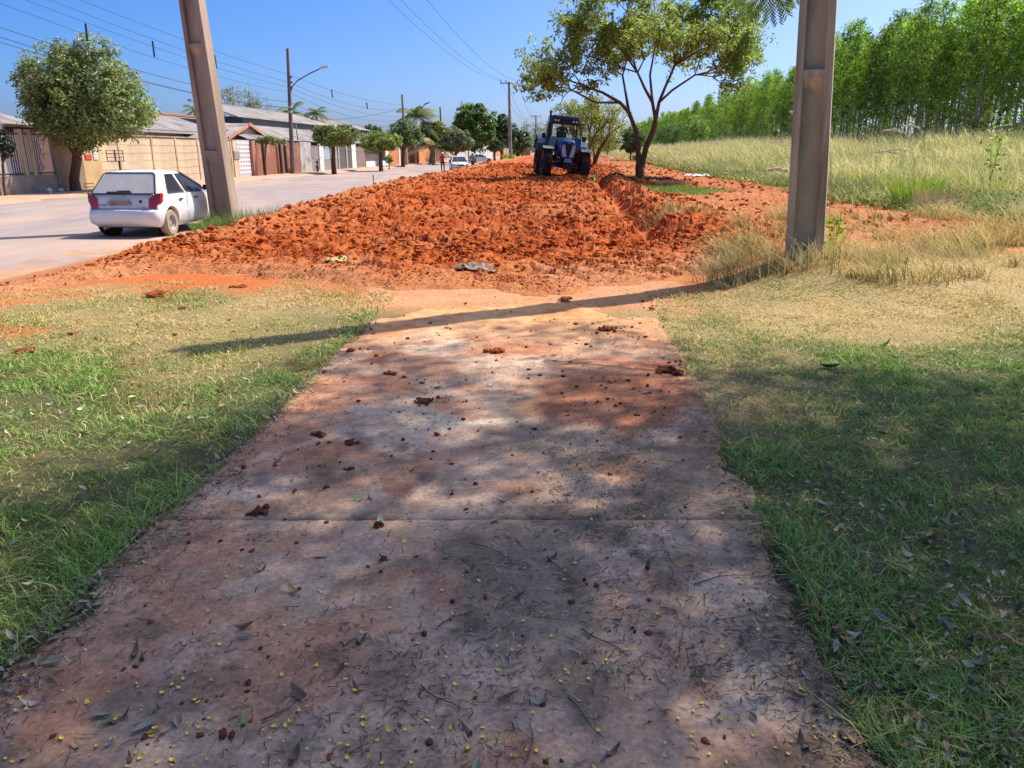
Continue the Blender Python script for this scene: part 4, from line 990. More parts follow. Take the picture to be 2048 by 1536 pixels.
# trash rack on a post
p = at_z(237, 362, 0); p = Vector((xr(WALL+1.2, y_on(236, WALL+1.2)), y_on(236, WALL+1.2), 0)); t = thing('trash_rack', 'raised iron rubbish rack on a single post before the tan panel wall', 'rack', p, RZ)
MB().tube([(0, 0, -.1), (0, 0, 1.25)], .035, 8).build('post', M_DARK, t, smooth=True)
ra, rb = -.62, .12
for z in (1.25, 1.42, 1.58, 1.74): MB().bbox(-.2, -.185, ra, rb, z, z+.028).build('rail', M_DARK, t); MB().bbox(.185, .2, ra, rb, z, z+.028).build('rail', M_DARK, t)
for q in (ra, rb):
    for xq in (-.195, .195): MB().bbox(xq-.014, xq+.014, q-.014, q+.014, 1.251, 1.767).build('corner_post', M_DARK, t)
MB().bbox(-.18, .18, ra+.02, rb-.02, 1.252, 1.262).build('floor_mesh', M_DARK, t)
# diamond tile panel
ya, yb = y_on(472, WALL), y_on(498, WALL); t = lot('tile_panel', 'white and grey diamond-tiled wall panel right of the leaning pole', 'wall panel', ya)
wall_piece(t, .02, yb-ya-.02, -.2, 2.48, mat('tile_ground', (.40, .37, .36), (.48, .45, .44), 6), 'backing')
tl = None; nyq, nzq = 5, 8; w = (yb-ya-.1)/nyq; hz = 2.3/nzq
for i in range(nyq):
    for j in range(nzq):
        if tl is None:
            mb = MB(); a = w*.46; c_ = hz*.46; mb.add([(.105, -a, 0), (.105, 0, c_), (.105, a, 0), (.105, 0, -c_), (.15, 0, 0)], [(0, 1, 4), (1, 2, 4), (2, 3, 4), (3, 0, 4), (3, 2, 1, 0)])
            tl = mb.build('tile', M_WHITE, t)
        else: tl = tl.copy(); COL.objects.link(tl)
        tl.location = (0, .05+w*(i+.5), .1+hz*(j+.5))
# brick pillar + brown brick front with dark posts
ya = y_on(498, WALL); t = lot('brick_front', 'brown brick garden front with dark iron posts behind the lamp post', 'wall', ya)
Y_ = lambda px: y_on(px, WALL)-ya
bk = None; L_ = Y_(598)
MB().bbox(-.08, .05, 0, L_, -.2, 2.42).build('backing', mat('mortar', (.24, .13, .09), (.3, .17, .12), 4), t)
rows, colsn = 22, int(L_/.42)
for j in range(rows):
    for i in range(colsn):
        if rows*colsn > 298 and j % 1 == 0 and (i+j*colsn) >= 298: break
        if bk is None: bk = MB().bbox(.045, .075, .008, L_/colsn-.012, .005, .10).build('brick', M_BRICK, t)
        else: bk = bk.copy(); COL.objects.link(bk)
        bk.location = (random.uniform(-.006, .006), i*L_/colsn, .02+j*.108)
rest = MB(); n0 = max(0, rows*colsn-298); idx = 298
while idx < rows*colsn:
    j, i = divmod(idx, colsn); rest.bbox(.045, .076, i*L_/colsn+.008, (i+1)*L_/colsn-.012, .025+j*.108, .12+j*.108); idx += 1
if rest.v: tag(rest.build('brick_courses', M_BRICK, t), kind='stuff')
for px in (524, 558, 568): MB().bbox(.08, .2, Y_(px)-.14, Y_(px)+.14, -.1, 2.5).build('post', M_DARK, t)
MB().bbox(.08, .3, Y_(501)-.3, Y_(501)+.3, -.1, 2.45).build('pillar', mat('red_pillar', (.32, .13, .09), (.42, .2, .14), 12), t, bevel=.02)
# grey stained pillar wall, gates and posts towards the second pole
def front(name, label, cat, pa, pb, h, m, kind='plain', m2=None):
    ya, yb = y_on(pa, WALL), y_on(pb, WALL); t = lot(name, label, cat, ya); L = yb-ya
    if kind == 'plain': wall_piece(t, .01, L-.01, -.2, h, m, bevel=.01)
    elif kind == 'gate':
        n = max(5, int(L/.2)); b0 = None
        for i in range(n):
            if b0 is None: b0 = MB().bbox(-.02, .03, .015, L/n-.02, .08, h-.05).build('slat', m, t)
            else: b0 = b0.copy(); COL.objects.link(b0)
            b0.location = (0, i*L/n, 0)
        for z in (.05, h-.06): MB().bbox(-.03, .05, 0, L, z, z+.07).build('rail', m2 or m, t)
    elif kind == 'bars':
        wall_piece(t, .01, L-.01, -.2, .6, m2 or M_WHITE, 'base_wall'); n = int(L/.3); b0 = None
        for i in range(n+1):
            if b0 is None: b0 = MB().tube([(0, 0, .6), (0, 0, h)], .02, 5).build('bar', m, t)
            else: b0 = b0.copy(); COL.objects.link(b0)
            b0.location = (0, .05+i*(L-.1)/n, 0)
        MB().bbox(-.02, .02, 0, L, h-.05, h+.0).build('rail', m, t)
    elif kind == 'glazed':
        MB().bbox(-.03, .03, 0, L, -.1, .9).build('kick_panel', m, t); MB().bbox(-.01, .012, .08, L-.08, .96, h-.1).build('pane', m2, t)
        for q in (0, L-.08): MB().bbox(-.04, .04, q, q+.08, .9, h).build('stile', m, t)
        MB().bbox(-.04, .04, .08, L-.08, h-.09, h).build('rail', m, t)
    return t
M_STAIN = mat('stained_concrete', (.32, .29, .26), (.52, .48, .44), 3, rough=1, c3=(.20, .18, .17), s3=1.5)
M_PANE = mat('blue_pane', (.30, .40, .48), (.42, .5, .55), 2, rough=.15, spec=.7)
front('concrete_wall', 'stained grey concrete wall right of the brown brick front', 'wall', 598, 621, 2.5, M_STAIN)
front('ribbed_gate', 'grey ribbed gate left of the white gate post', 'gate', 621, 636, 2.2, M_GATEG, 'gate')
front('white_gate_post', 'white gate post behind the motorcycle', 'post', 637, 645, 2.4, M_WHITE)
front('glazed_gate', 'grey gate with blue glazing behind the small trimmed tree', 'gate', 646, 660, 2.35, M_GATEG, 'glazed', M_PANE)
front('glazed_gate', 'grey gate with blue glazing just right of the small trimmed tree', 'gate', 661, 674, 2.35, M_GATEG, 'glazed', M_PANE)
front('concrete_post', 'thin concrete gate post right of the trimmed tree', 'post', 674.5, 677, 2.4, M_CONC)
front('dark_gate', 'dark grey slatted gate between two concrete posts', 'gate', 677.5, 690, 2.3, mat('dark_gate', (.10, .09, .09), (.15, .14, .13), 5), 'gate')
front('concrete_post', 'concrete gate post before the darkest gate', 'post', 690.5, 693, 2.4, M_CONC)
front('dark_gate', 'darkest slatted gate beside the white pillar', 'gate', 693.5, 701, 2.3, MATS['dark_gate'], 'gate')
front('white_pillar', 'white pillar with a small niche between the gates', 'pillar', 702, 710, 2.5, M_WHITE)
front('brown_gate', 'brown slatted gate right of the white pillar', 'gate', 711, 729, 2.2, mat('taupe_gate', (.22, .17, .14), (.28, .22, .18), 5), 'gate')
front('bar_railing', 'grey bar railing on a white base under the flat-topped tree', 'railing', 730, 769, 2.1, M_GATEG, 'bars')
front('white_gate_post', 'white gate post left of the open orange garage', 'post', 770, 776, 2.4, M_WHITE)
front('orange_garage', 'shaded orange garage front left of the second pole', 'garage', 777, 796, 2.4, M_ORANGE, 'gate')
front('garage_post', 'pale post in front of the orange garage', 'post', 796.5, 799, 2.4, M_WHITE)
front('brick_door', 'red-brown garage door right of the second pole', 'garage door', 800, 834, 2.5, mat('rust_door', (.33, .10, .05), (.4, .14, .07), 4), 'gate')
front('orange_wall', 'bright orange wall right of the second pole', 'wall', 835, 871, 2.6, M_ORANGE)
front('brown_doors', 'brown door at the end of the orange wall', 'door', 871.5, 881, 2.5, M_BROWN, 'gate')
front('pink_wall', 'pinkish wall behind the oncoming white car', 'wall', 882, 930, 2.4, M_PINK)
front('grey_white_wall', 'grey-white wall behind the far parked car', 'wall', 931, 985, 2.6, mat('pale_wall', (.46, .45, .44), (.56, .54, .52), 1.0, c3=(.36, .33, .3), s3=.3))
front('orange_far_wall', 'far orange wall near the end of the houses', 'wall', 986, 1012, 2.6, M_ORANGE)
front('far_grey_wall', 'last grey wall of the house row', 'wall', 1013, 1040, 2.6, M_CONC)

# ---- house with fibre-cement roof and orange barge boards
e_x = -27.2; ya = 50.; t = lot('bargeboard_house', 'tan house with grey roof and orange barge boards behind the panel wall', 'house', ya, e_x)
HL = 22.5
wall_piece(t, .3, HL-.4, -.1, 3.05, M_PINK, x0=-8, x1=-.9)
for q in (2.5, 9., 15.):
    wn = MB().bbox(-.9, -.86, q, q+1.8, 1.1, 2.3).build('window', M_GLASSB, t); MB().bbox(-.865, -.84, q+.86, q+.94, 1.1, 2.3).build('mullion', M_DARK, wn); MB().bbox(-.9, -.8, q-.05, q+1.85, 1.0, 1.09).build('sill', M_WHITE, wn)
corr_roof(t, 0, HL, 0, 3.12, -4.3, 4.42, M_FIBRO); corr_roof(t, 0, HL, -8.6, 3.12, -4.31, 4.42, M_FIBRO)
MB().bbox(-.03, .02, 0, HL, 2.92, 3.06).build('fascia', mat('grey_fascia', (.34, .30, .28), (.4, .36, .33), 4), t)
rt = None; n = int(HL/.38)
for i in range(n):
    if rt is None: rt = MB().tube([(-4.3, 0, 4.47), (-4.3, .42, 4.5)], [.12, .14], 7).build('ridge_tile', M_TILE, t)
    else: rt = rt.copy(); COL.objects.link(rt)
    rt.location = (0, i*.38, 0)
for (x0, z0, x1, z1) in ((.15, 3.05, -4.3, 4.40), (-8.7, 3.05, -4.3, 4.40)):
    mb = MB(); mb.add([(x0, HL+.02, z0-.06), (x0, HL+.09, z0-.06), (x0, HL+.09, z0+.16), (x0, HL+.02, z0+.16), (x1, HL+.02, z1-.06), (x1, HL+.09, z1-.06), (x1, HL+.09, z1+.16), (x1, HL+.02, z1+.16)], [(0, 1, 2, 3), (7, 6, 5, 4), (0, 4, 5, 1), (1, 5, 6, 2), (2, 6, 7, 3), (3, 7, 4, 0)])
    mb.build('barge_board', M_BARGE, t)
mb = MB(); mb.prism([(-.9, 3.05), (-8, 3.05), (-4.3, 4.25)], (0, HL-.45, 0), (1, 0, 0), (0, 0, 1), (0, 1, 0), .05); mb.build('gable', M_PINK, t)
# porch gable facing the street
py0, pyp, py1 = 57.4-ya, 61.6-ya, 65.8-ya; px0 = 2.8
wall_piece(t, py0+.4, py1-.4, -.1, 2.62, M_PINK, 'porch_wall', x0=px0-.35, x1=px0-.2)
mb = MB(); mb.prism([(py0+.4, 2.62), (py1-.4, 2.62), (pyp, 3.6)], (px0-.35, 0, 0), (0, 1, 0), (0, 0, 1), (1, 0, 0), .15); mb.build('porch_gable', M_PINK, t)
for (a, b_) in ((py0, pyp), (py1, pyp)):
    mb = MB(); q0 = [(-.6, a, 2.62), (px0+.1, a, 2.62), (px0+.1, b_, 3.72), (-.6, b_, 3.72)]; q1 = [(x, y, z+.07) for x, y, z in q0]
    mb.add(q0+q1, [(3, 2, 1, 0), (4, 5, 6, 7), (0, 1, 5, 4), (1, 2, 6, 5), (2, 3, 7, 6), (3, 0, 4, 7)]); mb.build('porch_roof', M_FIBRO, t)
    mb = MB(); mb.add([(px0+.11, a, 2.5), (px0+.17, a, 2.5), (px0+.17, a, 2.74), (px0+.11, a, 2.74), (px0+.11, b_, 3.6), (px0+.17, b_, 3.6), (px0+.17, b_, 3.84), (px0+.11, b_, 3.84)], [(0, 1, 2, 3), (7, 6, 5, 4), (0, 4, 5, 1), (1, 5, 6, 2), (2, 6, 7, 3), (3, 7, 4, 0)]); mb.build('barge_board', M_BARGE, t)
MB().tube([(-3.9, 5.0, 4.4), (-3.9, 5.0, 6.4)], .03, 6).build('antenna', M_CONC, t)
# ---- two-tier grey roofed house
ya = 60.; e_x = -23.6; t = lot('tiered_house', 'long house with two tiers of grey corrugated roof behind the lamp post', 'house', ya, e_x)
corr_roof(t, -1.0, 24, 0, 2.62, -3.0, 3.85, M_FIBRO)
wall_piece(t, 3, 30, -.1, 2.6, M_VOID, x0=-3.2, x1=-1.5)
wall_piece(t, 6, 48, -.1, 4.5, mat('blue_grey_wall', (.12, .13, .17), (.17, .18, .22), 3), 'upper_wall', x0=-6.4, x1=-3.1)
corr_roof(t, 4, 48, -2.7, 4.42, -6.5, 5.62, M_FIBRO)
MB().bbox(-6.55, -2.9, 48.02, 48.2, 4.2, 4.4).build('verge', M_WHITE, t)
mb = MB(); mb.prism([(-2.9, 4.40), (-6.5, 5.58), (-6.5, 3.4), (-2.9, 3.4)], (0, 48.02, 0), (1, 0, 0), (0, 0, 1), (0, 1, 0), .06); mb.build('end_wall', M_WHITE, t)
MB().bbox(-6.7, -6.4, 4, 48.4, 5.6, 5.72).build('ridge_cap', M_GATEG, t)
for q in (2., 8., 14., 20.): MB().bbox(-.3, -.15, q, q+.15, -.1, 2.55).build('veranda_post', M_CONC, t)
t = thing('chimney_pipe', 'thin grey service pipe rising before the corrugated roofs', 'pipe', (xr(WALL-.2, y_on(602, WALL-.2)), y_on(602, WALL-.2), 0)); MB().tube([(0, 0, -.1), (-.25, 0, 4.0)], .05, 7).build('shaft', M_CONC, t, smooth=True)
# ---- low houses further down
for nm, lab, pa, pb, ze, zr, m in (('low_house', 'low house with dark roof behind the brown gate', 700, 772, 2.7, 3.4, M_VOID), ('orange_house', 'orange low house with flat grey roof right of the second pole', 812, 880, 2.75, 3.2, M_ORANGE), ('far_house', 'far grey-roofed house behind the parked cars', 925, 985, 2.8, 3.7, M_PINK), ('far_house', 'farthest low house before the end of the street', 990, 1035, 2.9, 3.8, M_CONC)):
    ya = y_on(pa, WALL-3); yb = y_on(pb, WALL-3); t = lot(nm, lab, 'house', ya, WALL-3)
    wall_piece(t, .3, yb-ya-.3, -.1, ze-.05, m, x0=-4, x1=-.3); corr_roof(t, 0, yb-ya, .5, ze, -4.3, zr, M_FIBRO, wave=.4)

# ================================================================== POLES AND WIRES
M_POLE = mat('pole_concrete', (.36, .27, .19), (.52, .40, .295), 3, rough=.95, bump=.35, c3=(.25, .175, .115), s3=1.4, stretch=(1.5, 1.5, .25))
M_POLE2 = mat('pole_concrete_lichen', (.46, .355, .215), (.62, .495, .325), 3.5, rough=.95, bump=.5, c3=(.24, .18, .105), s3=1.6, stretch=(1, 1, .3))
M_RIM = mat('pole_edge', (.42, .36, .31), (.54, .48, .42), 6, rough=.95, bump=.3, c3=(.24, .19, .14), s3=3)
M_POLE2F = mat('pole_flange', (.48, .365, .235), (.64, .50, .335), 5, rough=.95, bump=.5, c3=(.15, .11, .08), s3=2.0, stretch=(2.5, 2.5, .22))
def dt_pole(name, label, base, lean, hgt, w0, d0, taper, rz, m_web, m_rim, rungs, flange=.24):
    """double-T concrete pole: two flanges joined by a recessed web, cross ribs left between the recesses"""
    t = thing(name, label, 'utility pole', base, rz)
    def at(h): k = 1-taper*h/hgt; return w0*k, d0*k, Vector((lean[0]*h, lean[1]*h, h))
    def loft(x0f, x1f, y0f, y1f, nm, m, h0=-.6, h1=hgt, ch=.0):
        mb = MB(); rings = []
        hs = [h0+(h1-h0)*i/6 for i in range(7)]
        for h in hs:
            w, d, c = at(h); x0, x1, y0, y1 = x0f*w, x1f*w, y0f*d, y1f*d; q = ch
            rings.append([c+Vector(p) for p in ((x0+q, y0, 0), (x1-q, y0, 0), (x1, y0+q, 0), (x1, y1-q, 0), (x1-q, y1, 0), (x0+q, y1, 0), (x0, y1-q, 0), (x0, y0+q, 0))])
        vs = [v for r in rings for v in r]; n = 8; fs = [(i*n+k, i*n+(k+1) % n, (i+1)*n+(k+1) % n, (i+1)*n+k) for i in range(6) for k in range(n)] + [tuple(reversed(range(n))), tuple(range(6*n, 7*n))]
        mb.add(vs, fs); return mb.build(nm, m, t)
    loft(-.5, -.5+flange, -.5, .5, 'flange', m_rim, ch=.012); loft(.5-flange, .5, -.5, .5, 'flange', m_rim, ch=.012)
    loft(-.5+flange-.01, .5-flange+.01, -.20, .20, 'web', m_web)
    for h in rungs:
        w, d, c = at(h); hw = w*(.5-flange)+.004
        mb = MB(); mb.add([c+Vector(p) for p in ((-hw, -d*.47, -.03), (hw, -d*.47, -.03), (hw, d*.47, -.03), (-hw, d*.47, -.03), (-hw, -d*.47, .06), (hw, -d*.47, .06), (hw, d*.47, .06), (-hw, d*.47, .06))], [(3, 2, 1, 0), (4, 5, 6, 7), (0, 1, 5, 4), (1, 2, 6, 5), (2, 3, 7, 6), (3, 0, 4, 7)])
        # sloped shoulders beneath the rib
        mb.add([c+Vector(p) for p in ((-hw, -d*.19, -.20), (hw, -d*.19, -.20), (hw, -d*.465, -.032), (-hw, -d*.465, -.032), (-hw, -d*.19, -.032), (hw, -d*.19, -.032))], [(0, 1, 2, 3), (3, 2, 5, 4), (0, 4, 5, 1), (0, 3, 4), (1, 5, 2)])
        mb.build('rib', m_rim, t)
    return t, at
nb = Vector((-7.12, 19.0, .28)); 
near_l, atL = dt_pole('concrete_pole', 'leaning brown concrete pole in front of the parked white car', (nb.x, nb.y, nb.z), (-.05, 0), 10.6, .62, .34, .36, R(-14), M_POLE, M_POLE, [1.38, 3.75, 6.1, 8.5], flange=.2)
rb_ = Vector((4.12, 10.62, .22))
near_r, atR = dt_pole('concrete_pole', 'weathered concrete pole standing in dry grass on the right', (rb_.x, rb_.y, rb_.z), (-.055, 0), 10.2, .50, .36, .36, R(-24), M_POLE2, M_POLE2F, [.22, 2.44, 4.7, 7.], flange=.22)
# crossarm + insulators atop the leaning pole (above the view) and the far ones
def cross(t, top, width, ang, m, r=.05):
    a = Vector((math.cos(ang), math.sin(ang), 0)); out = []
    MB().box(top, (width, .09, .11), rz=ang).build('crossarm', m, t)
    for s in (-.46, -.16, .46):
        p = Vector(top)+a*width*s; mb = MB(); mb.lathe([(0, .0), (.03, 0), (.03, .1), (.075, .12), (.06, .18), (.085, .2), (.05, .28), (.0, .3)], p+Vector((0, 0, .05)), 'Z', 10); mb.build('insulator', mat('insulator', (.12, .09, .08), (.18, .14, .12), 4, rough=.3, spec=.6), t, smooth=True)
        out.append(p+Vector((0, 0, .33)))
    return out
M_ARM = mat('crossarm', (.17, .14, .125), (.24, .2, .18), 5)
wd, dd_, ctop = atL(10.3); 
insL = [near_l.matrix_basis @ p for p in cross(near_l, ctop+Vector((0, -.25, 0)), 2.2, R(14), M_ARM)]
insL = [nb+Matrix.Rotation(R(-14), 3, 'Z') @ (p if False else q) for p, q in zip(insL, [ctop+Vector((0, -.25, .38))+Vector((math.cos(R(14)), math.sin(R(14)), 0))*2.2*s for s in (-.46, -.16, .46)])]
def round_pole(label, px, top, bot_z, d, r0=.17, r1=.10, arm=None, lean=0., m=M_CONC):
    c = at_y(px, top, d); b = Vector((c.x+lean, d, bot_z)); t = thing('utility_pole', label, 'utility pole', b); h = c.z-bot_z
    MB().tube([(0, 0, -.5), (-lean, 0, h)], [r0, r1], 10).build('shaft', m, t, smooth=True)
    ins = []
    if arm: ins = [b+p for p in cross(t, Vector((-lean, -.1, h-.15)), arm, 0, M_ARM)]
    return t, b, h, ins
# power line down the verge
_, b1, h1, i1 = round_pole('tall power pole with crossarm rising from the ploughed verge', 1018, 164, .55, 101, .24, .15, 2.25, lean=.2)
_, b2, h2, i2 = round_pole('second power pole with crossarm left of the tractor cab', 1072, 231, .6, 195, .26, .17, 2.6, lean=0)
_, b3, h3, i3 = round_pole('distant power pole with crossarm behind the exhaust stack', 1088, 257, .6, 300, .26, .18, 2.8)
# the street side poles
M_POLED = mat('dark_pole', (.16, .125, .105), (.25, .20, .17), 4, rough=.9, c3=(.12, .09, .08), s3=.8)
lamp, bl, hl, _ = round_pole('street lamp post with curved arm before the brown brick front', 575, 97, 0, 63, .20, .11, lean=-.40, m=M_POLED)
pz_ = hl*.66
arm = [(.10, 0, pz_*1.0), (.28, 0, pz_+.45), (.75, -.1, pz_+.85), (1.8, -.3, pz_+1.35), (2.75, -.45, pz_+1.72)]
off = .40*pz_/hl
MB().tube([(x+off, y, z) for x, y, z in arm], .045, 7).build('lamp_arm', M_POLED, lamp, smooth=True)
hd = MB(); hd.box((3.0+off, -.48, pz_+1.8), (.75, .26, .12), ry=-.2, taper=.7); lh = hd.build('lamp_head', M_WHITE, lamp, bevel=.02)
MB().box((3.05+off, -.48, pz_+1.73), (.45, .18, .03), ry=-.2).build('lens', mat('lamp_lens', (.5, .5, .45), (.6, .6, .55), 3, rough=.2), lh)
for z in (.50, .54): MB().cyl((.40*z, 0, hl*z), (.40*z, 0, hl*z+.08), .19, n=10).build('strap', M_WHITE, lamp)
for z in (.70, .74, .78): MB().ball((.40*z+.2, 0, hl*z), .08).build('insulator', M_DARK, lamp)
p2, bp2, hp2, _ = round_pole('second utility pole with lamp arm before the coconut palm', 804, 189, 0, 104, .22, .13, lean=.25, m=M_CONC)
MB().tube([(-.15, 0, hp2*.62), (.6, 0, hp2*.66), (2.6, 0, hp2*.85)], .05, 6).build('lamp_arm', M_POLED, p2, smooth=True)
MB().box((2.9, 0, hp2*.875), (.8, .28, .13), ry=-.35).build('lamp_head', M_POLED, p2, bevel=.02)
p3, bp3, hp3, _ = round_pole('third utility pole beside the round pale-leaved tree', 880, 214, 0, 140, .22, .13, lean=.3, m=M_POLED)
p4, bp4, hp4, _ = round_pole('thin far pole before the mango tree', 936, 232, 0, 175, .2, .12, m=M_CONC)
p5, bp5, hp5, _ = round_pole('short dark pole top between the flat-topped trees', 731, 250, 0, 120, .14, .1, m=M_POLED)
# ---- wires
M_WIRE = mat('cable', (.03, .03, .035), (.05, .05, .055), 3, rough=.6)
def wire(label, a, b, sag, r=.012, n=18, group='overhead wires', t0=0., t1=1.):
    a, b = Vector(a), Vector(b); pts = []
    for i in range(n+1):
        u = t0+(t1-t0)*i/n; p = a.lerp(b, u); p.z -= 4*sag*u*(1-u); pts.append(p)
    rr = [r*(.6+.4*min(3., p.y/60.)) for p in pts]
    return tag(MB().tube(pts, rr, 4).build('overhead_wire', M_WIRE), label, 'wire', group)
for k, nm in enumerate(('left', 'middle', 'right')):
    wire(f'{nm} high wire from the leaning pole to the tall power pole', insL[k], i1[k], 1.7, .011)
    wire(f'{nm} wire between the tall and the second power pole', i1[k], i2[k], 2.6, .012)
    wire(f'{nm} wire between the second and the distant power pole', i2[k], i3[k], 3.0, .014)
lp = lambda f: bl+Vector((.40*f, 0, hl*f))
q2 = lambda f: bp2+Vector((-.25*f, 0, hp2*f)); q3 = lambda f: bp3+Vector((-.3*f, 0, hp3*f))
prev = Vector((xr(-21.6, 22), 22, 0))   # the pole before, outside the view on the left
ORD = ['topmost', 'second', 'third', 'fourth', 'fifth', 'sixth', 'lowest']
wires_l = [(.80, 9.1, .5), (.74, 8.7, .6), (.70, 8.3, .6), (.66, 7.9, .8), (.585, 7.0, .9), (.54, 6.7, 1.0), (.535, 6.3, .8)]
for k, (f, z, sg) in enumerate(wires_l):
    wire(f'{ORD[k]} street wire left of the lamp post', prev+Vector((.1*k, 0, z)), lp(f), sg*.8, .011 if k < 4 else .016)
for k, (f, g, sg) in enumerate([(.80, .86, .5), (.74, .80, .8), (.70, .70, .7), (.66, .66, 1.0), (.585, .62, 1.2), (.54, .58, .8)]):
    wire(f'{ORD[k]} street wire between the lamp post and the second pole', lp(f), q2(g), sg, .012)
for k, (f, g) in enumerate([(.8, .85), (.68, .7), (.6, .62)]):
    wire(f'{ORD[k]} street wire between the second and third poles', q2(f), q3(g), .9, .013)
wire('service wire dipping from the second pole to the tiered roof', q2(.82), Vector((xr(-30, 92), 92, 5.2)), .5, .014)
# wire spacers standing between the upper wires
for i, (px, ra, rb2, d, lab) in enumerate([(173, 47, 83, 34, 'leftmost vertical wire spacer above the round tree'), (307, 82, 114, 43, 'wire spacer between the round tree and the leaning pole'), (431, 110, 137, 51, 'wire spacer just right of the leaning pole'), (665, 179, 195, 78, 'wire spacer right of the lamp post'), (735, 205, 218, 92, 'rightmost wire spacer before the second pole')]):
    a, b = at_y(px-2, ra, d), at_y(px+2 if px < 500 else px, rb2, d)
    tag(MB().tube([a, b], .03+.0004*d, 6).build('wire_spacer', M_WIRE), lab, 'spacer', 'spacers on the street wires')
# ================================================================== CARS
M_CARW = mat('white_car_paint', (.74, .73, .72), (.80, .79, .78), 1.5, rough=.32, spec=.5, coat=.3, c3=(.70, .62, .56), s3=1.3)
M_GLASSC = glassmat('car_glass', (.035, .045, .055), .78, .05)
M_DUSTG = mat('dusty_rear_glass', (.40, .365, .345), (.48, .445, .42), 3, rough=.6, spec=.4)
M_RUB = mat('rubber', (.022, .021, .02), (.04, .036, .033), 12, rough=.9)
M_DUSTT = mat('dusty_tyre', (.30, .22, .15), (.42, .32, .23), 6, rough=1)
M_RIMM = mat('dusty_steel_rim', (.34, .30, .25), (.48, .43, .37), 5, rough=.6, metal=.3)
M_RED = mat('red_lens', (.40, .012, .015), (.48, .02, .02), 8, rough=.15, spec=.6, coat=.5)
M_SMOKE = mat('smoked_lens', (.10, .03, .03), (.16, .05, .05), 8, rough=.15, spec=.6)
M_LENS = mat('clear_lens', (.55, .56, .58), (.7, .7, .72), 10, rough=.1, spec=.7)
M_BLK = mat('black_plastic', (.02, .02, .02), (.035, .034, .033), 10, rough=.6)
M_PLATE = mat('grey_plate', (.46, .36, .28), (.52, .42, .33), 10, rough=.6)
M_INK = mat('plate_ink', (.13, .08, .055), (.16, .10, .07), 10, rough=.7)
M_CABIN = mat('car_cabin', (.05, .05, .052), (.08, .08, .08), 5, rough=.9)
def loft_rings(mb, rings, close=True):
    n = len(rings[0]); b = [v for r in rings for v in r]; fs = []
    for i in range(len(rings)-1):
        for k in range(n-1 if not close else n): fs.append((i*n+k, i*n+(k+1) % n, (i+1)*n+(k+1) % n, (i+1)*n+k))
    fs.append(tuple(reversed(range(n)))); fs.append(tuple((len(rings)-1)*n+k for k in range(n)))
    return mb.add(b, fs)
def text_mesh(name, body, size, m, parent, loc, rot, ext=.002):
    cu = bpy.data.curves.new(name, 'FONT'); cu.body = body; cu.size = size; cu.align_x = 'CENTER'; cu.align_y = 'CENTER'; cu.extrude = ext
    to = bpy.data.objects.new(name, cu); COL.objects.link(to)
    me = bpy.data.meshes.new_from_object(to.evaluated_get(bpy.context.evaluated_depsgraph_get())); bpy.data.objects.remove(to)
    me.name = name; me.materials.clear(); me.materials.append(m); o = link(name, me, parent); o.location = loc; o.rotation_euler = rot
    return o
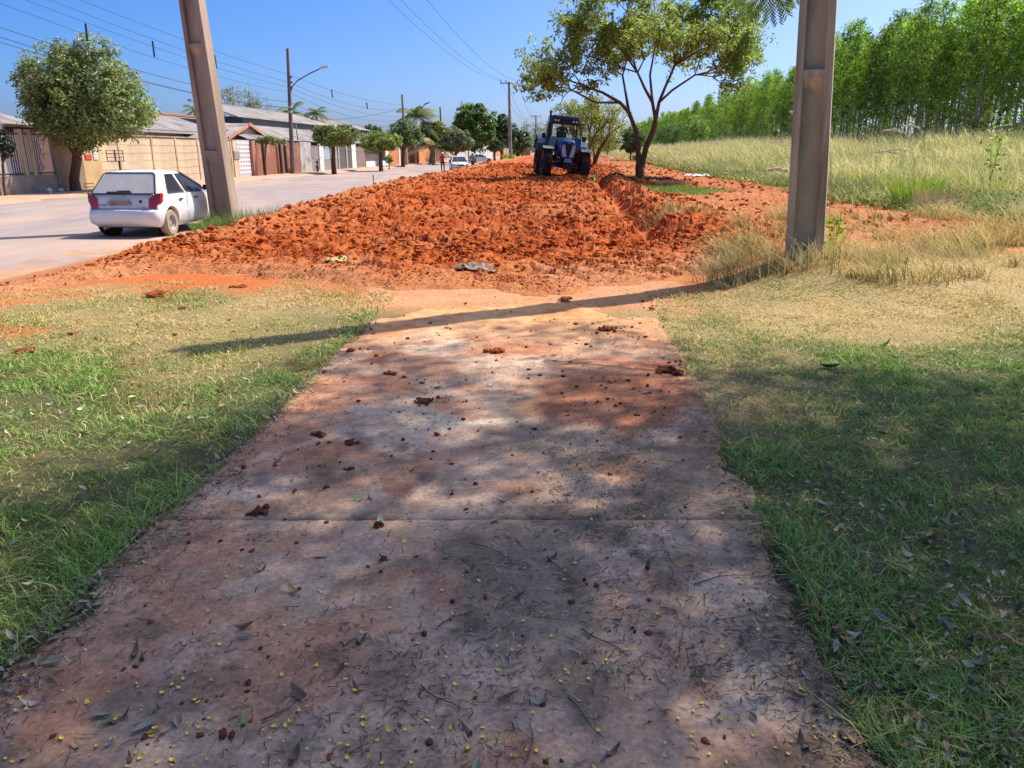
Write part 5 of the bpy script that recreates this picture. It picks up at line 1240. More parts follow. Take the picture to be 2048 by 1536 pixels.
def hatchback(label, loc, rz, plate='', detail=True, group=None, dusty=True):
    """local axes: +Y forward, rear bumper at y=0; length 3.79, width 1.64, height 1.43"""
    t = thing('parked_car', label, 'car', loc, rz, group)
    st = [(0., .50, .40, .54), (.02, .66, .34, .585), (.07, .755, .29, .60), (.14, .79, .27, .612), (.15, .775, .26, .68), (.17, .775, .25, .80), (.21, .775, .23, .90), (.26, .785, .22, .93), (.5, .815, .20, .945), (1.2, .82, .19, .94), (1.9, .82, .19, .93), (2.55, .815, .19, .91), (3.0, .80, .19, .865), (3.4, .77, .20, .79), (3.62, .71, .21, .71), (3.74, .63, .24, .60), (3.79, .54, .30, .50)]
    rings = []
    for y, hw, zb, zt in st:
        h = zt-zb; R_ = []
        half = [(0., zb), (hw*.86, zb), (hw*.97, zb+h*.14), (hw*1.0, zb+h*.45), (hw*.985, zb+h*.72), (hw*.95, zt-h*.06), (hw*.86, zt), (0., zt+.012)]
        pts = half + [(-x, z) for x, z in reversed(half[1:-1])]
        rings.append([Vector((x, y, z)) for x, z in pts])
    mb = MB(); loft_rings(mb, rings); body = mb.build('body', M_CARW, t, smooth=True, angle=50)
    # wheel arches are cut out of the shell
    cut = MB()
    for y in (.66, 3.10):
        for s in (-1, 1): cut.cyl((s*.50, y, .31), (s*.95, y, .31), .345, n=32)
    co = cut.build('cut', M_BLK, t); bpy.context.view_layer.update(); md = body.modifiers.new('b', 'BOOLEAN'); md.object = co; md.operation = 'DIFFERENCE'; md.solver = 'EXACT'
    dg = bpy.context.evaluated_depsgraph_get(); nm = bpy.data.meshes.new_from_object(body.evaluated_get(dg)); body.modifiers.clear(); body.data = nm; bpy.data.objects.remove(co)
    while len(nm.materials) > 1: nm.materials.pop(index=1)
    nm.polygons.foreach_set('material_index', [0]*len(nm.polygons))
    try: nm.set_sharp_from_angle(angle=R(42))
    except Exception: pass
    # greenhouse: hollow shell of roof and pillars
    Zs = [.915, 1.05, 1.18, 1.30, 1.365, 1.40, 1.415]
    y0 = lambda z: .24+.40*max(0, (z-.93)/.45)**1.15; y1 = lambda z: 2.72-.98*max(0, (z-.92)/.46)**.92
    hw = lambda z: .775-.20*max(0, (z-.92)/.46)**1.2
    def ring(z, inset=0.):
        a, b, w = y0(z)+inset, y1(z)-inset*1.8, hw(z)-inset; out = []; rc = .13
        for cx, cy, a0 in ((w-rc, a+rc, -90), (w-rc, b-rc, 0), (-w+rc, b-rc, 90), (-w+rc, a+rc, 180)):
            for k in range(5):
                q = R(a0+k*22.5); out.append(Vector((cx+rc*math.cos(q), cy+rc*math.sin(q), z)))
        return out
    # roof panel
    mb = MB(); rr = [ring(1.33), ring(1.36, .008), ring(1.385, .04), ring(1.405, .10), ring(1.42, .2), ring(1.43, .34)]; loft_rings(mb, rr); mb.build('roof', M_CARW, t, smooth=True, angle=60)
    # pillars
    def pillar(pts_lo, pts_hi, nm_='pillar'):
        lo = [Vector(p) for p in pts_lo]; hi = [Vector(p) for p in pts_hi]; m = MB(); m.add(lo+hi, [(3, 2, 1, 0), (4, 5, 6, 7), (0, 1, 5, 4), (1, 2, 6, 5), (2, 3, 7, 6), (3, 0, 4, 7)]); return m.build(nm_, M_CARW, t, bevel=.008)
    zl, zh = .90, 1.36
    for s in (1, -1):
        xl, xh = s*.79, s*hw(1.36)*1.005; i = -s*.05
        pillar([(xl*.985, .24, zl), (xl+i*1.6, .215, zl), (xl+i, .62, zl), (xl, .62, zl)], [(xh, .60, zh), (xh+i, .575, zh), (xh+i, .98, zh), (xh, .95, zh)])
        pillar([(xl, 1.42, zl), (xl+i, 1.42, zl), (xl+i, 1.52, zl), (xl, 1.52, zl)], [(xh, 1.30, zh), (xh+i, 1.30, zh), (xh+i, 1.39, zh), (xh, 1.39, zh)])
        pillar([(xl, 2.68, zl), (xl+i, 2.64, zl), (xl+i, 2.78, zl), (xl, 2.80, zl)], [(xh, 1.74, zh), (xh+i, 1.72, zh), (xh+i, 1.82, zh), (xh, 1.82, zh)])
        # side glass
        x1, x2 = s*.762, s*hw(1.36)*.965
        MB().sheet([(x1, .60, .93), (x1, 1.44, .93), (x2, 1.32, 1.345), (x2, .94, 1.345)]).build('rear_side_window', M_GLASSC, t)
        MB().sheet([(x1, 1.50, .93), (x1, 2.62, .93), (x2, 1.76, 1.345), (x2, 1.37, 1.345)]).build('front_side_window', M_GLASSC, t)
        # black gasket frames
        fr = MB()
        for loop in ([(.775*s, .61, .94), (.775*s, 1.43, .94), (x2*1.025, 1.31, 1.345), (x2*1.025, .95, 1.345)], [(.775*s, 1.51, .94), (.775*s, 2.62, .94), (x2*1.025, 1.77, 1.345), (x2*1.025, 1.38, 1.345)]):
            fr.tube([Vector(p) for p in loop]+[Vector(loop[0])], .011, 5, cap=False)
        fr.build('window_gasket', M_BLK, t)
    # rear window and windscreen
    def across(z, yv, w): return [(-w, yv, z), (w, yv, z)]
    a = [(-.70, .165, .945), (.70, .165, .945), (.585, .535, 1.345), (-.585, .535, 1.345)]
    rw = MB().prism([(-.70, .0), (-.655, -.035), (.655, -.035), (.70, 0), (.575, .50), (.53, .545), (-.53, .545), (-.575, .50)], (0, .235, .955), (1, 0, 0), Vector((0, .67, .74)).normalized(), Vector((0, -.74, .67)), .012).build('rear_window', M_DUSTG if dusty else M_GLASSC, t)
    sl = MB(); lp_ = [(-.70, .0), (-.655, -.035), (.655, -.035), (.70, 0), (.575, .50), (.53, .545), (-.53, .545), (-.575, .50)]; av = Vector((0, .67, .74)).normalized(); sl.tube([Vector((x, .235, .955))+av*w_+Vector((0, -.011, .010)) for x, w_ in lp_+lp_[:1]], .012, 5, cap=False); sl.build('rear_seal', M_BLK, t)
    MB().sheet([(-.71, 2.70, .925), (.71, 2.70, .925), (.575, 1.80, 1.365), (-.575, 1.80, 1.365)]).build('windscreen', M_GLASSC, t)
    # cabin
    c = MB(); c.bbox(-.68, .68, .45, 2.6, .5, .88); 
    for s in (-.36, .36): c.box((s, 1.62, .98), (.46, .12, .62), rx=-.2); c.box((s, .75, .95), (.5, .12, .5), rx=-.15)
    c.box((0, 2.5, .93), (1.3, .35, .14)); c.build('cabin', M_CABIN, t)
    # tailgate details
    for s in (1, -1):
        lamp = [(.56, .635), (.70, .625), (.80, .78), (.805, .955), (.70, .935), (.565, .83)]
        mb = MB(); P3 = []
        for (x, z) in lamp: P3.append((s*x*1.0, .118+.045*max(0, z-.62)/.3+.055*max(0, (x-.62)/.18)**2, z))
        Q3 = [(x*1.02, y+.10, z) for x, y, z in P3]; k = len(P3)
        mb.add(P3+Q3, [tuple(range(k)), tuple(range(2*k-1, k-1, -1))]+[(i, (i+1) % k, k+(i+1) % k, k+i) for i in range(k)])
        tl_ = mb.build('tail_light', M_RED, t, bevel=.006)
        MB().sheet([(s*.585, .138, .815), (s*.69, .155, .915), (s*.785, .195, .935), (s*.775, .185, .84)]).build('smoked_segment', M_SMOKE, tl_)
    MB().box((0, .012, .47), (1.0, .03, .09)).build('bumper_strip', M_CARW, t, bevel=.01)
    MB().bbox(-.72, .72, .125, .152, .611, .623).build('bumper_gap', M_BLK, t)
    if plate:
        pl = MB().box((-.08, .150, .755), (.44, .012, .145), rx=-.1).build('number_plate', M_PLATE, t, bevel=.003)
        text_mesh('plate_text', plate, .125, M_INK, pl, (-.08, .141, .74), (math.pi/2-.1, 0, 0)); text_mesh('plate_town', '.........', .05, M_INK, pl, (-.08, .148, .805), (math.pi/2-.1, 0, 0))
        MB().cyl((.38, .17, .775), (.38, .145, .775), .03, n=14).build('lock', M_BLK, t)
        MB().lathe([(.0, .07), (.035, .07), (.045, .078), (.03, .09)], (-.0, .115, .885), 'Y', 12).build('emblem', M_RIMM, t)
        MB().box((-.48, .150, .70), (.20, .012, .035)).build('badge', M_RIMM, t)
        MB().box((.44, .148, .645), (.10, .01, .022)).build('sticker', mat('sticker', (.6, .32, .16), (.65, .38, .2), 9), t)
        w = MB(); w.tube([(-.14, .225, .985), (.14, .235, .99), (.17, .20, .945)], [.018, .016, .02], 6); w.box((-.15, .205, .955), (.42, .035, .05), rx=.7); w.build('wiper', M_BLK, t)
    # nose
    for s in (1, -1):
        hl_ = MB().prism([(.40, .60), (.70, .62), (.74, .74), (.52, .73)], (0, 3.66, 0), (s, 0, 0), (0, 0, 1), (0, .3 if False else 1, 0), .085).build('headlight', M_LENS, t, bevel=.01)
    for z in (.57, .62, .67): MB().bbox(-.34, .34, 3.70, 3.775, z-.016, z+.016).build('grille_bar', M_BLK, t, bevel=.005)
    MB().bbox(-.45, .45, 3.74, 3.80, .33, .42).build('lower_intake', M_BLK, t, bevel=.01)
    for s in (1, -1):
        MB().bbox(s*.50, s*.64, 3.70, 3.765, .33, .42).build('fog_recess', M_BLK, t, bevel=.01)
        mr = MB(); mr.box((s*.90, 2.42, .985), (.16, .09, .12)); mr.tube([(s*.80, 2.44, .95), (s*.88, 2.43, .97)], .02, 5); mr.build('mirror', M_BLK, t, bevel=.015)
        for y in (1.15, 1.95): MB().box((s*.823, y, .78), (.015, .15, .035)).build('door_handle', M_BLK, t, bevel=.004)
        sm = MB()
        for yv in (1.47, 2.52): sm.bbox(s*.812, s*.8165, yv, yv+.008, .28, .90)
        sm.build('door_seam', M_BLK, t)
    # wheels
    for y in (.66, 3.10):
        for s in (1, -1):
            wh = MB(); wh.lathe([(.17, -.09), (.255, -.095), (.282, -.06), (.287, 0), (.282, .06), (.255, .095), (.17, .09)], (s*.70, y, .287), 'X', 28)
            w = wh.build('tyre', M_DUSTT if (y < 1 and s > 0 and dusty) else M_RUB, t, smooth=True)
            rm = MB(); rm.lathe([(0., .035), (.05, .04), (.055, .02), (.12, .015), (.135, .05), (.165, .06), (.175, .092), (.165, .085), (.15, .02), (.0, .0)], (0, 0, 0), 'X', 24)
            for k in range(10):
                a_ = k*math.pi/5; rm.cyl((.03, .09*math.cos(a_), .09*math.sin(a_)), (.045, .09*math.cos(a_), .09*math.sin(a_)), .014, n=8)
            r_ = rm.build('rim', M_RIMM, w, smooth=True); r_.location = (s*.70, y, .287); r_.rotation_euler = (0, 0, 0 if s > 0 else math.pi)
    MB().bbox(-.68, .68, .3, 3.4, .2, .3).build('underbody', M_BLK, t)
    for y in (.66, 3.1):
        MB().cyl((-.6, y, .29), (.6, y, .29), .05, n=8).build('axle', M_BLK, t)
        for s in (1, -1): MB().cyl((s*.52, y, .30), (s*.56, y, .30), .33, n=24).build('arch_liner', M_BLK, t)
    MB().tube([(-.45, .35, .22), (-.45, .06, .21)], .025, 8).build('exhaust', M_RIMM, t)
    return t
CAR_RZ = R(2.0)-math.atan(HEAD)
hatchback('dusty white hatchback parked with its rear to the viewer', (-8.46, 16.6, -.115), CAR_RZ, 'GBD-5370')
p = at_z(911, 346, -.11)
c2 = hatchback('white oncoming car stopped beside the two workers', (at_y(911, 330, 72).x-.1, 75.6, -.11), math.pi+R(9), '', dusty=False)
p = at_y(958, 322, 128)
hatchback('small white car parked far off behind the grey-shirted worker', (p.x-1.5, 126, -.05), R(-72), '', dusty=False)

# ================================================================== TRACTOR
M_BLUE = mat('tractor_blue', (.010, .035, .15), (.018, .055, .20), 3, rough=.3, spec=.5, coat=.4)
M_BLUED = mat('tractor_dark', (.012, .014, .02), (.025, .027, .035), 6, rough=.5)
M_CHR = mat('lamp_chrome', (.50, .50, .52), (.66, .66, .68), 8, rough=.15, spec=.7)
M_TY = mat('tractor_tyre', (.04, .030, .028), (.075, .052, .045), 8, rough=.9, c3=(.20, .10, .06), s3=2.)
M_STEEL = mat('grey_casting', (.30, .30, .31), (.42, .42, .43), 8, rough=.5, metal=.4)
M_FEND = mat('fender_edge', (.07, .065, .06), (.13, .12, .11), 6, rough=.5)
def ag_tyre(parent, c, rad, wid, lugs=20, nm='wheel'):
    w = thing_child(nm, parent, c)
    mb = MB(); r = rad*.90; mb.lathe([(r*.50, -wid*.42), (r*.80, -wid*.5), (r*.95, -wid*.47), (r, -wid*.3), (r*1.01, 0), (r, wid*.3), (r*.95, wid*.47), (r*.80, wid*.5), (r*.5, wid*.42)], (0, 0, 0), 'X', 32)
    mb.build('tyre', M_TY, w, smooth=True)
    lg = MB()
    for k in range(lugs):
        for s in (1, -1):
            a0 = 2*math.pi*(k+(.5 if s > 0 else 0))/lugs; da = 2*math.pi/lugs*.95
            P = []
            for (u, aa) in ((0.02, a0), (.5, a0+da)):      # lug sweeps from the middle to the shoulder
                for (dr, hw_) in ((.97*r, .030), (rad, .024)):
                    for sg in (-1, 1):
                        an = aa+sg*hw_/rad*1.4; q = dr*(1-.05*(u > .3)); P.append((s*u*wid, q*math.cos(an), q*math.sin(an)))
            lg.add(P, [(0, 1, 3, 2), (4, 6, 7, 5), (0, 2, 6, 4), (1, 5, 7, 3), (2, 3, 7, 6), (0, 4, 5, 1)])
    tag(lg.build('tread_lugs', M_TY, w), kind='stuff')
    rm = MB(); rm.lathe([(0., .10), (.12, .12), (.14, .04), (r*.44, .02), (r*.52, wid*.40), (r*.55, wid*.42), (r*.5, wid*.1), (0, -.05)], (0, 0, 0), 'X', 24); rm.build('rim', M_FEND, w, smooth=True)
    return w
def thing_child(name, parent, loc):
    o = bpy.data.objects.new(name, None); COL.objects.link(o); o.parent = parent; o.location = loc; o.empty_display_size = .1; return o
def tractor():
    y0 = 42.; c = at_y(1127, 345, y0); z0 = Zf(c.x-.6, y0)-.16
    t = thing('tractor', 'dark blue tractor ploughing the red earth towards the viewer', 'tractor', (c.x, y0, z0))
    t.rotation_euler = (R(1.5), R(5.5), R(5))
    # local: -Y is the front (towards the viewer). x to the viewer's right
    # front axle and wheels
    for s in (-1, 1):
        ag_tyre(t, (s*1.02, -.0, .72), .74, .50, 18)
        f = MB(); n = 9; V0 = []
        for i in range(n):
            a = R(58+94*i/(n-1)); rr = .84
            for x in (-.30, .30): V0.append((s*1.02+x, -math.cos(a)*rr, .72+math.sin(a)*rr))
        W_ = [(x, y*1.03, .72+(z-.72)*1.03) for x, y, z in V0]; k = len(V0)
        fs = []
        for i in range(n-1): a = 2*i; fs += [(a, a+1, a+3, a+2), (k+a+2, k+a+3, k+a+1, k+a), (a, a+2, k+a+2, k+a), (a+1, k+a+1, k+a+3, a+3)]
        fs += [(0, k, k+1, 1), (k-2, k-1, 2*k-1, 2*k-2)]
        f.add(V0+W_, fs); f.build('front_fender', M_FEND, t)
    MB().cyl((-.9, 0, .66), (.9, 0, .66), .13, n=12).build('front_axle', M_BLUED, t); MB().box((0, -.05, .75), (.6, .7, .45)).build('axle_housing', M_BLUED, t, bevel=.03)
    # rear wheels
    for s in (-1, 1): ag_tyre(t, (s*1.0, 2.75, .95), .98, .62, 22)
    MB().cyl((-.95, 2.75, .95), (.95, 2.75, .95), .17, n=12).build('rear_axle', M_BLUED, t)
    for s in (-1, 1):
        f = MB(); n = 9; V0 = []
        for i in range(n):
            a = R(20+140*i/(n-1))
            for x in (-.34, .36): V0.append((s*1.0+x*s, 2.75-math.cos(a)*1.14, .95+math.sin(a)*1.14))
        k = len(V0); W_ = [(x, 2.75+(y-2.75)*1.04, .95+(z-.95)*1.04) for x, y, z in V0]; fs = []
        for i in range(n-1): a = 2*i; fs += [(a, a+1, a+3, a+2), (k+a+2, k+a+3, k+a+1, k+a), (a, a+2, k+a+2, k+a), (a+1, k+a+1, k+a+3, a+3)]
        fs += [(0, k, k+1, 1), (k-2, k-1, 2*k-1, 2*k-2)]; f.add(V0+W_, fs); f.build('rear_fender', M_BLUE, t)
    # chassis and engine
    MB().box((0, 1.3, .95), (.55, 2.9, .55)).build('chassis', M_BLUED, t, bevel=.04)
    # hood
    rings = []
    for y, w, zt, zb in ((-.62, .30, 1.62, 1.02), (-.55, .37, 1.86, .98), (-.35, .41, 1.98, .98), (.3, .43, 2.03, 1.0), (1.5, .46, 2.10, 1.02)):
        rings.append([Vector(p) for p in ((-w*.75, y, zb), (w*.75, y, zb), (w, y, zb+.2), (w, y, zt-.22), (w*.82, y, zt-.04), (w*.4, y, zt), (-w*.4, y, zt), (-w*.82, y, zt-.04), (-w, y, zt-.22), (-w, y, zb+.2))])
    hood = MB(); loft_rings(hood, rings); h = hood.build('hood', M_BLUE, t, smooth=True, angle=45)
    MB().prism([(-.19, 1.74), (.19, 1.74), (.05, 1.18), (-.05, 1.18)], (0, -.655, 0), (1, 0, 0), (0, 0, 1), (0, 1, 0), .08).build('grille', M_BLK, h, bevel=.005)
    for s in (-1, 1):
        l = MB().prism([(s*.21, 1.74), (s*.33, 1.70), (s*.36, 1.42), (s*.27, 1.10), (s*.075, 1.13)], (0, -.65, 0), (1, 0, 0), (0, 0, 1), (0, 1, 0), .07).build('headlight', M_CHR, h, bevel=.006)
    MB().box((0, -.62, 1.83), (.10, .02, .05), rx=-.5).build('emblem', M_CHR, h)
    # weight carrier
    MB().box((0, -.78, .94), (.42, .36, .2), taper=.75).build('front_weight', M_STEEL, t, bevel=.02)
    MB().box((0, -.80, .66), (.50, .34, .30)).build('hitch_block', M_BLUED, t, bevel=.02)
    for x in (-.17, 0., .17): MB().box((x, -.99, .60), (.13, .05, .34)).build('suitcase_weight', mat('rust_red', (.10, .03, .02), (.14, .045, .03), 6), t, bevel=.01)
    for s in (-1, 1): MB().tube([(s*.3, -.1, .62), (s*.75, -.12, .60)], .03, 6).build('tie_rod', M_STEEL, t)
    # exhaust stack and air intake on the left of the view
    ex = MB(); ex.tube([(-.86, .95, 1.3), (-.88, .95, 2.0), (-.90, .95, 2.75)], [.12, .12, .11], 12); ex.tube([(-.90, .95, 2.7), (-.91, .95, 3.1), (-.93, 1.1, 3.38)], [.065, .065, .06], 10); ex.build('exhaust_stack', M_BLUED, t, smooth=True, angle=50)
    # side boxes
    for s in (-1, 1): MB().box((s*.70, 1.25, 1.75), (.40, .9, .75), taper=.9).build('side_tank', M_BLUE if s > 0 else mat('pale_panel', (.20, .26, .29), (.28, .34, .37), 4), t, bevel=.05)
    # cab
    MB().box((0, 2.3, 1.55), (1.45, 1.5, .5)).build('cab_floor', M_BLUED, t, bevel=.03)
    for (x, y) in ((-.72, 1.62), (.72, 1.62), (-.76, 3.0), (.76, 3.0)): MB().tube([(x, y, 1.5), (x*.95, y+.03, 2.82)], .045, 8).build('cab_pillar', M_BLUED, t)
    rf = MB(); rf.box((0, 2.3, 2.98), (1.66, 1.75, .46), taper=.9); rf.build('cab_roof', M_BLUE, t, bevel=.07)
    MB().box((0, 1.38, 2.90), (1.5, .06, .30)).build('roof_light_bar', M_BLUED, t, bevel=.01)
    for x in (-.6, -.42, .42, .6): MB().box((x, 1.34, 2.93), (.13, .05, .1)).build('work_light', M_LENS, t)
    gl = glassmat('cab_glass', (.04, .05, .06), .16, .03)
    MB().sheet([(-.70, 1.60, 1.8), (.70, 1.60, 1.8), (.67, 1.63, 2.8), (-.67, 1.63, 2.8)]).build('windscreen', gl, t)
    for s in (-1, 1): MB().sheet([(s*.73, 1.65, 1.8), (s*.76, 2.95, 1.8), (s*.72, 2.97, 2.8), (s*.69, 1.66, 2.8)]).build('side_window', gl, t)
    for s in (-1, 1):
        m = MB(); m.tube([(s*.75, 1.6, 2.1), (s*1.08, 1.5, 2.12)], .02, 5); m.box((s*1.12, 1.48, 2.08), (.2, .06, .28)); m.build('mirror', M_BLUED, t, bevel=.01)
    MB().box((0, 2.6, 2.0), (.55, .14, .8)).build('seat', M_BLK, t, bevel=.03)
    w = MB(); w.tube([(.2*math.cos(a), 1.95+.08*math.sin(a), 2.13+.18*math.sin(a)) for a in [2*math.pi*i/16 for i in range(17)]], .016, 5); w.tube([(0, 1.95, 2.13), (0, 1.8, 1.7)], .03, 6); w.build('steering_wheel', M_BLK, t)
    # plough hitched behind
    pl = MB(); pl.box((0, 4.6, .95), (.2, 2.2, .2)); pl.box((-.2, 3.9, .85), (1.5, .14, .14)); pl.build('plough_beam', mat('plough_red', (.3, .05, .03), (.38, .08, .05), 5), t)
    for k in range(3): d = MB(); d.lathe([(0, -.06), (.2, -.04), (.34, .03), (.335, .045), (.2, -.02), (0, -.04)], (-.7+.55*k, 4.3+.55*k, .38), 'X', 20); d.build('plough_disc', M_STEEL, t, smooth=True)
    return t
TR = tractor()

# ================================================================== far lorry, motorcycle
def lorry():
    p = at_y(1050, 318, 205); t = thing('flatbed_lorry', 'old brown flatbed lorry parked far down the street', 'lorry', (p.x, 205, -.1), RZ)
    t.rotation_euler[2] = RZ
    MB().box((0, 3, 1.25), (2.5, 6.2, .18)).build('bed', M_BROWN, t)
    for s in (-1, 1): MB().box((s*1.22, 3, 1.75), (.06, 6.2, .8)).build('side_board', M_BROWN, t)
    for k in range(3): MB().box((0, -.12, 1.05+.28*k), (2.5, .05, .2)).build('tail_board', mat('lorry_rust', (.30, .13, .08), (.40, .2, .13), 3), t)
    for x in (-1.2, -.4, .4, 1.2): MB().box((x, -.06, 2.3), (.09, .09, 2.1)).build('stake', M_BROWN, t)
    for y in (0, 2, 4, 6): 
        for s in (-1, 1): MB().box((s*1.22, y, 2.5), (.08, .08, 1.5)).build('stake', M_BROWN, t)
    MB().box((0, 3, 3.3), (2.6, 6.3, .12)).build('canopy', M_GATEG, t)
    MB().box((0, 7.3, 1.7), (2.3, 1.9, 2.0)).build('cab', M_WHITE, t, bevel=.15); MB().box((0, 8.27, 2.2), (2.0, .05, .8)).build('windscreen', M_GLASSC, t)
    for y in (1.4, 7.2):
        for s in (-1, 1): m = MB(); m.lathe([(.1, -.14), (.42, -.14), (.5, -.1), (.5, .1), (.42, .14), (.1, .14)], (s*1.05, y, .5), 'X', 18); m.build('wheel', M_RUB, t, smooth=True)
    for s in (-1, 1): MB().box((s*1.0, -.16, .95), (.22, .04, .14)).build('tail_light', M_RED, t)
lorry()
def motorbike():
    yv = y_on(633, WALL+1.3); t = thing('motorcycle', 'dark motorcycle parked against the grey gate left of the small trimmed tree', 'motorcycle', (xr(WALL+1.3, yv), yv, 0), RZ+R(15))
    for y in (-.62, .62):
        m = MB(); m.lathe([(.22, -.05), (.29, -.05), (.31, 0), (.29, .05), (.22, .05)], (0, y, .31), 'X', 20); m.build('wheel', M_RUB, t, smooth=True)
        s = MB()
        for k in range(6): a = k*math.pi/3; s.tube([(0, y, .31), (0, y+.23*math.cos(a), .31+.23*math.sin(a))], .012, 4)
        s.build('spokes', M_STEEL, t)
    f = MB(); f.tube([(0, -.62, .31), (0, -.1, .45), (0, .35, .85), (0, .42, .98)], .03, 6); f.tube([(0, .62, .31), (0, .40, .98)], .035, 6); f.build('frame', M_BLUED, t)
    MB().box((0, -.02, .42), (.26, .36, .28)).build('engine', M_STEEL, t, bevel=.03); MB().box((0, .18, .80), (.24, .42, .2), taper=.8).build('fuel_tank', mat('bike_red', (.25, .02, .02), (.3, .03, .03), 4, rough=.3), t, bevel=.05)
    MB().box((0, -.35, .78), (.24, .65, .10)).build('seat', M_BLK, t, bevel=.04); MB().tube([(-.35, .3, 1.05), (-.1, .42, 1.0), (.1, .42, 1.0), (.35, .3, 1.05)], .016, 6).build('handlebar', M_BLK, t)
    MB().box((0, .5, .9), (.16, .1, .16)).build('headlight', M_LENS, t, bevel=.03); MB().tube([(.14, -.75, .35), (.14, .1, .28)], .04, 8).build('exhaust', M_STEEL, t)
    for s in (-1, 1): MB().box((s*.36, .28, 1.2), (.1, .02, .07)).build('mirror', M_BLK, t)
motorbike()
# ================================================================== PEOPLE
M_SKIN = mat('skin', (.22, .115, .07), (.27, .145, .09), 12, rough=.6)
def person(label, loc, rz, joints, mats_by, parent_name='person', cap=None, hair=(.02, .015, .012)):
    """joints: name -> (pos, radius, parent). One continuous skinned body; clothing colours are materials on its surface."""
    t = thing(parent_name, label, 'person', loc, rz)
    names = list(joints); idx = {n: i for i, n in enumerate(names)}
    me = bpy.data.meshes.new('body'); me.from_pydata([joints[n][0] for n in names], [(idx[n], idx[joints[n][2]]) for n in names if joints[n][2]], [])
    o = link('body', me, t)
    sk = o.modifiers.new('s', 'SKIN'); sk.use_smooth_shade = True
    for n in names:
        r = joints[n][1]; r = r if isinstance(r, tuple) else (r, r); v = me.skin_vertices[0].data[idx[n]]; v.radius = r; v.use_root = (n == 'pelvis')
    o.modifiers.new('d', 'SUBSURF').levels = 2; o.modifiers['d'].render_levels = 2
    dg = bpy.context.evaluated_depsgraph_get(); nm = bpy.data.meshes.new_from_object(o.evaluated_get(dg)); o.modifiers.clear(); o.data = nm
    nm.materials.clear()
    for m in mats_by[0]: nm.materials.append(m)
    nm.polygons.foreach_set('material_index', [mats_by[1](p.center) for p in nm.polygons]); nm.polygons.foreach_set('use_smooth', [True]*len(nm.polygons))
    hd = Vector(joints['head'][0])
    # face: nose, eyes, mouth, ears
    f = MB(); f.mat(0).ball(hd+Vector((0, -.105, .01)), .02, 8, 6, (1, 1.1, 1.3)); 
    for s in (-1, 1): f.ball(hd+Vector((s*.085, .0, .01)), .025, 8, 6, (.5, 1, 1.3))
    f.mat(1)
    for s in (-1, 1): f.ball(hd+Vector((s*.035, -.088, .035)), .012, 7, 5)
    f.box(hd+Vector((0, -.093, -.05)), (.05, .012, .012)); f.build('face', [M_SKIN, M_BLK], t, smooth=True)
    if cap:
        c = MB(); c.ball(hd+Vector((0, .005, .065)), .118, 12, 8, (.92, 1.02, .72)); c.box(hd+Vector((0, -.14, .06)), (.16, .12, .015), rx=.15); c.build('cap', cap, t, smooth=True)
    else:
        c = MB(); c.ball(hd+Vector((0, .02, .05)), .112, 12, 8, (.95, 1.02, .85)); c.build('hair', mat('hair', hair, hair, 5), t, smooth=True)
    return t
def standing(arm_l, arm_r, stride=.12):
    J = {'pelvis': ((0, 0, .93), (.15, .11), None), 'waist': ((0, 0, 1.08), (.14, .10), 'pelvis'), 'chest': ((0, 0, 1.30), (.17, .115), 'waist'), 'neckb': ((0, .01, 1.45), (.07, .06), 'chest'), 'neck': ((0, 0, 1.52), .05, 'neckb'), 'head': ((0, -.01, 1.62), (.085, .10), 'neck'), 'crown': ((0, 0, 1.71), (.06, .07), 'head')}
    for s, nm, ar in ((-1, 'l', arm_l), (1, 'r', arm_r)):
        J['sh'+nm] = ((s*.19, .01, 1.40), .062, 'chest'); J['el'+nm] = (ar[0], .046, 'sh'+nm); J['wr'+nm] = (ar[1], .032, 'el'+nm)
        d = (Vector(ar[1])-Vector(ar[0])).normalized(); pw = Vector(ar[1]); J['palm'+nm] = (tuple(pw+d*.07), (.04, .022), 'wr'+nm)
        side = d.orthogonal().normalized()
        for k in range(4): J[f'f{nm}{k}'] = (tuple(pw+d*(.135+.012*(1.5-abs(k-1.5)))+side*(.026*(k-1.5))), .0095, 'palm'+nm)
        J['th'+nm] = (tuple(pw+d*.06+side*.055), .011, 'palm'+nm)
        ys = s*stride; J['hip'+nm] = ((s*.095, 0, .88), .095, 'pelvis'); J['kn'+nm] = ((s*.11, -ys*.4-.02, .48), .062, 'hip'+nm); J['an'+nm] = ((s*.12, ys*.6, .09), .045, 'kn'+nm); J['toe'+nm] = ((s*.13, ys*.6-.17, .035), .04, 'an'+nm)
    return J
M_REDS = mat('red_shirt', (.50, .02, .025), (.58, .035, .04), 6, rough=.9); M_JEAN = mat('dark_jeans', (.03, .04, .06), (.05, .06, .085), 8, rough=.9)
M_GREYS = mat('grey_shirt', (.20, .20, .23), (.28, .28, .31), 8, rough=.9); M_BOOT = mat('boots', (.03, .022, .018), (.05, .035, .03), 6)
M_GREENS = mat('green_shirt', (.08, .15, .12), (.11, .19, .15), 6, rough=.9); M_WCAP = mat('white_cap', (.7, .7, .68), (.75, .75, .73), 4)
def dress(shirt, sleeve=.30):
    def f(c):
        if c.z < .12: return 3
        if c.z < .97 and abs(c.x) < .24: return 2
        if c.z > 1.47 and abs(c.x) < .12: return 0
        if abs(c.x) > sleeve or c.y < -.33: return 0
        return 1
    return ([M_SKIN, shirt, M_JEAN, M_BOOT], f)
a_y = 70.; a = at_y(886, 348, a_y)
person('man in red shirt and white cap leaning an arm on the white car', (a.x, a_y, -.12), R(20), standing(((-.26, -.02, 1.15), (-.24, -.12, .92)), ((.45, .02, 1.33), (.70, .05, 1.36))), dress(M_REDS, .62), cap=M_WCAP)
b_y = 73.; b = at_y(946, 340, b_y)
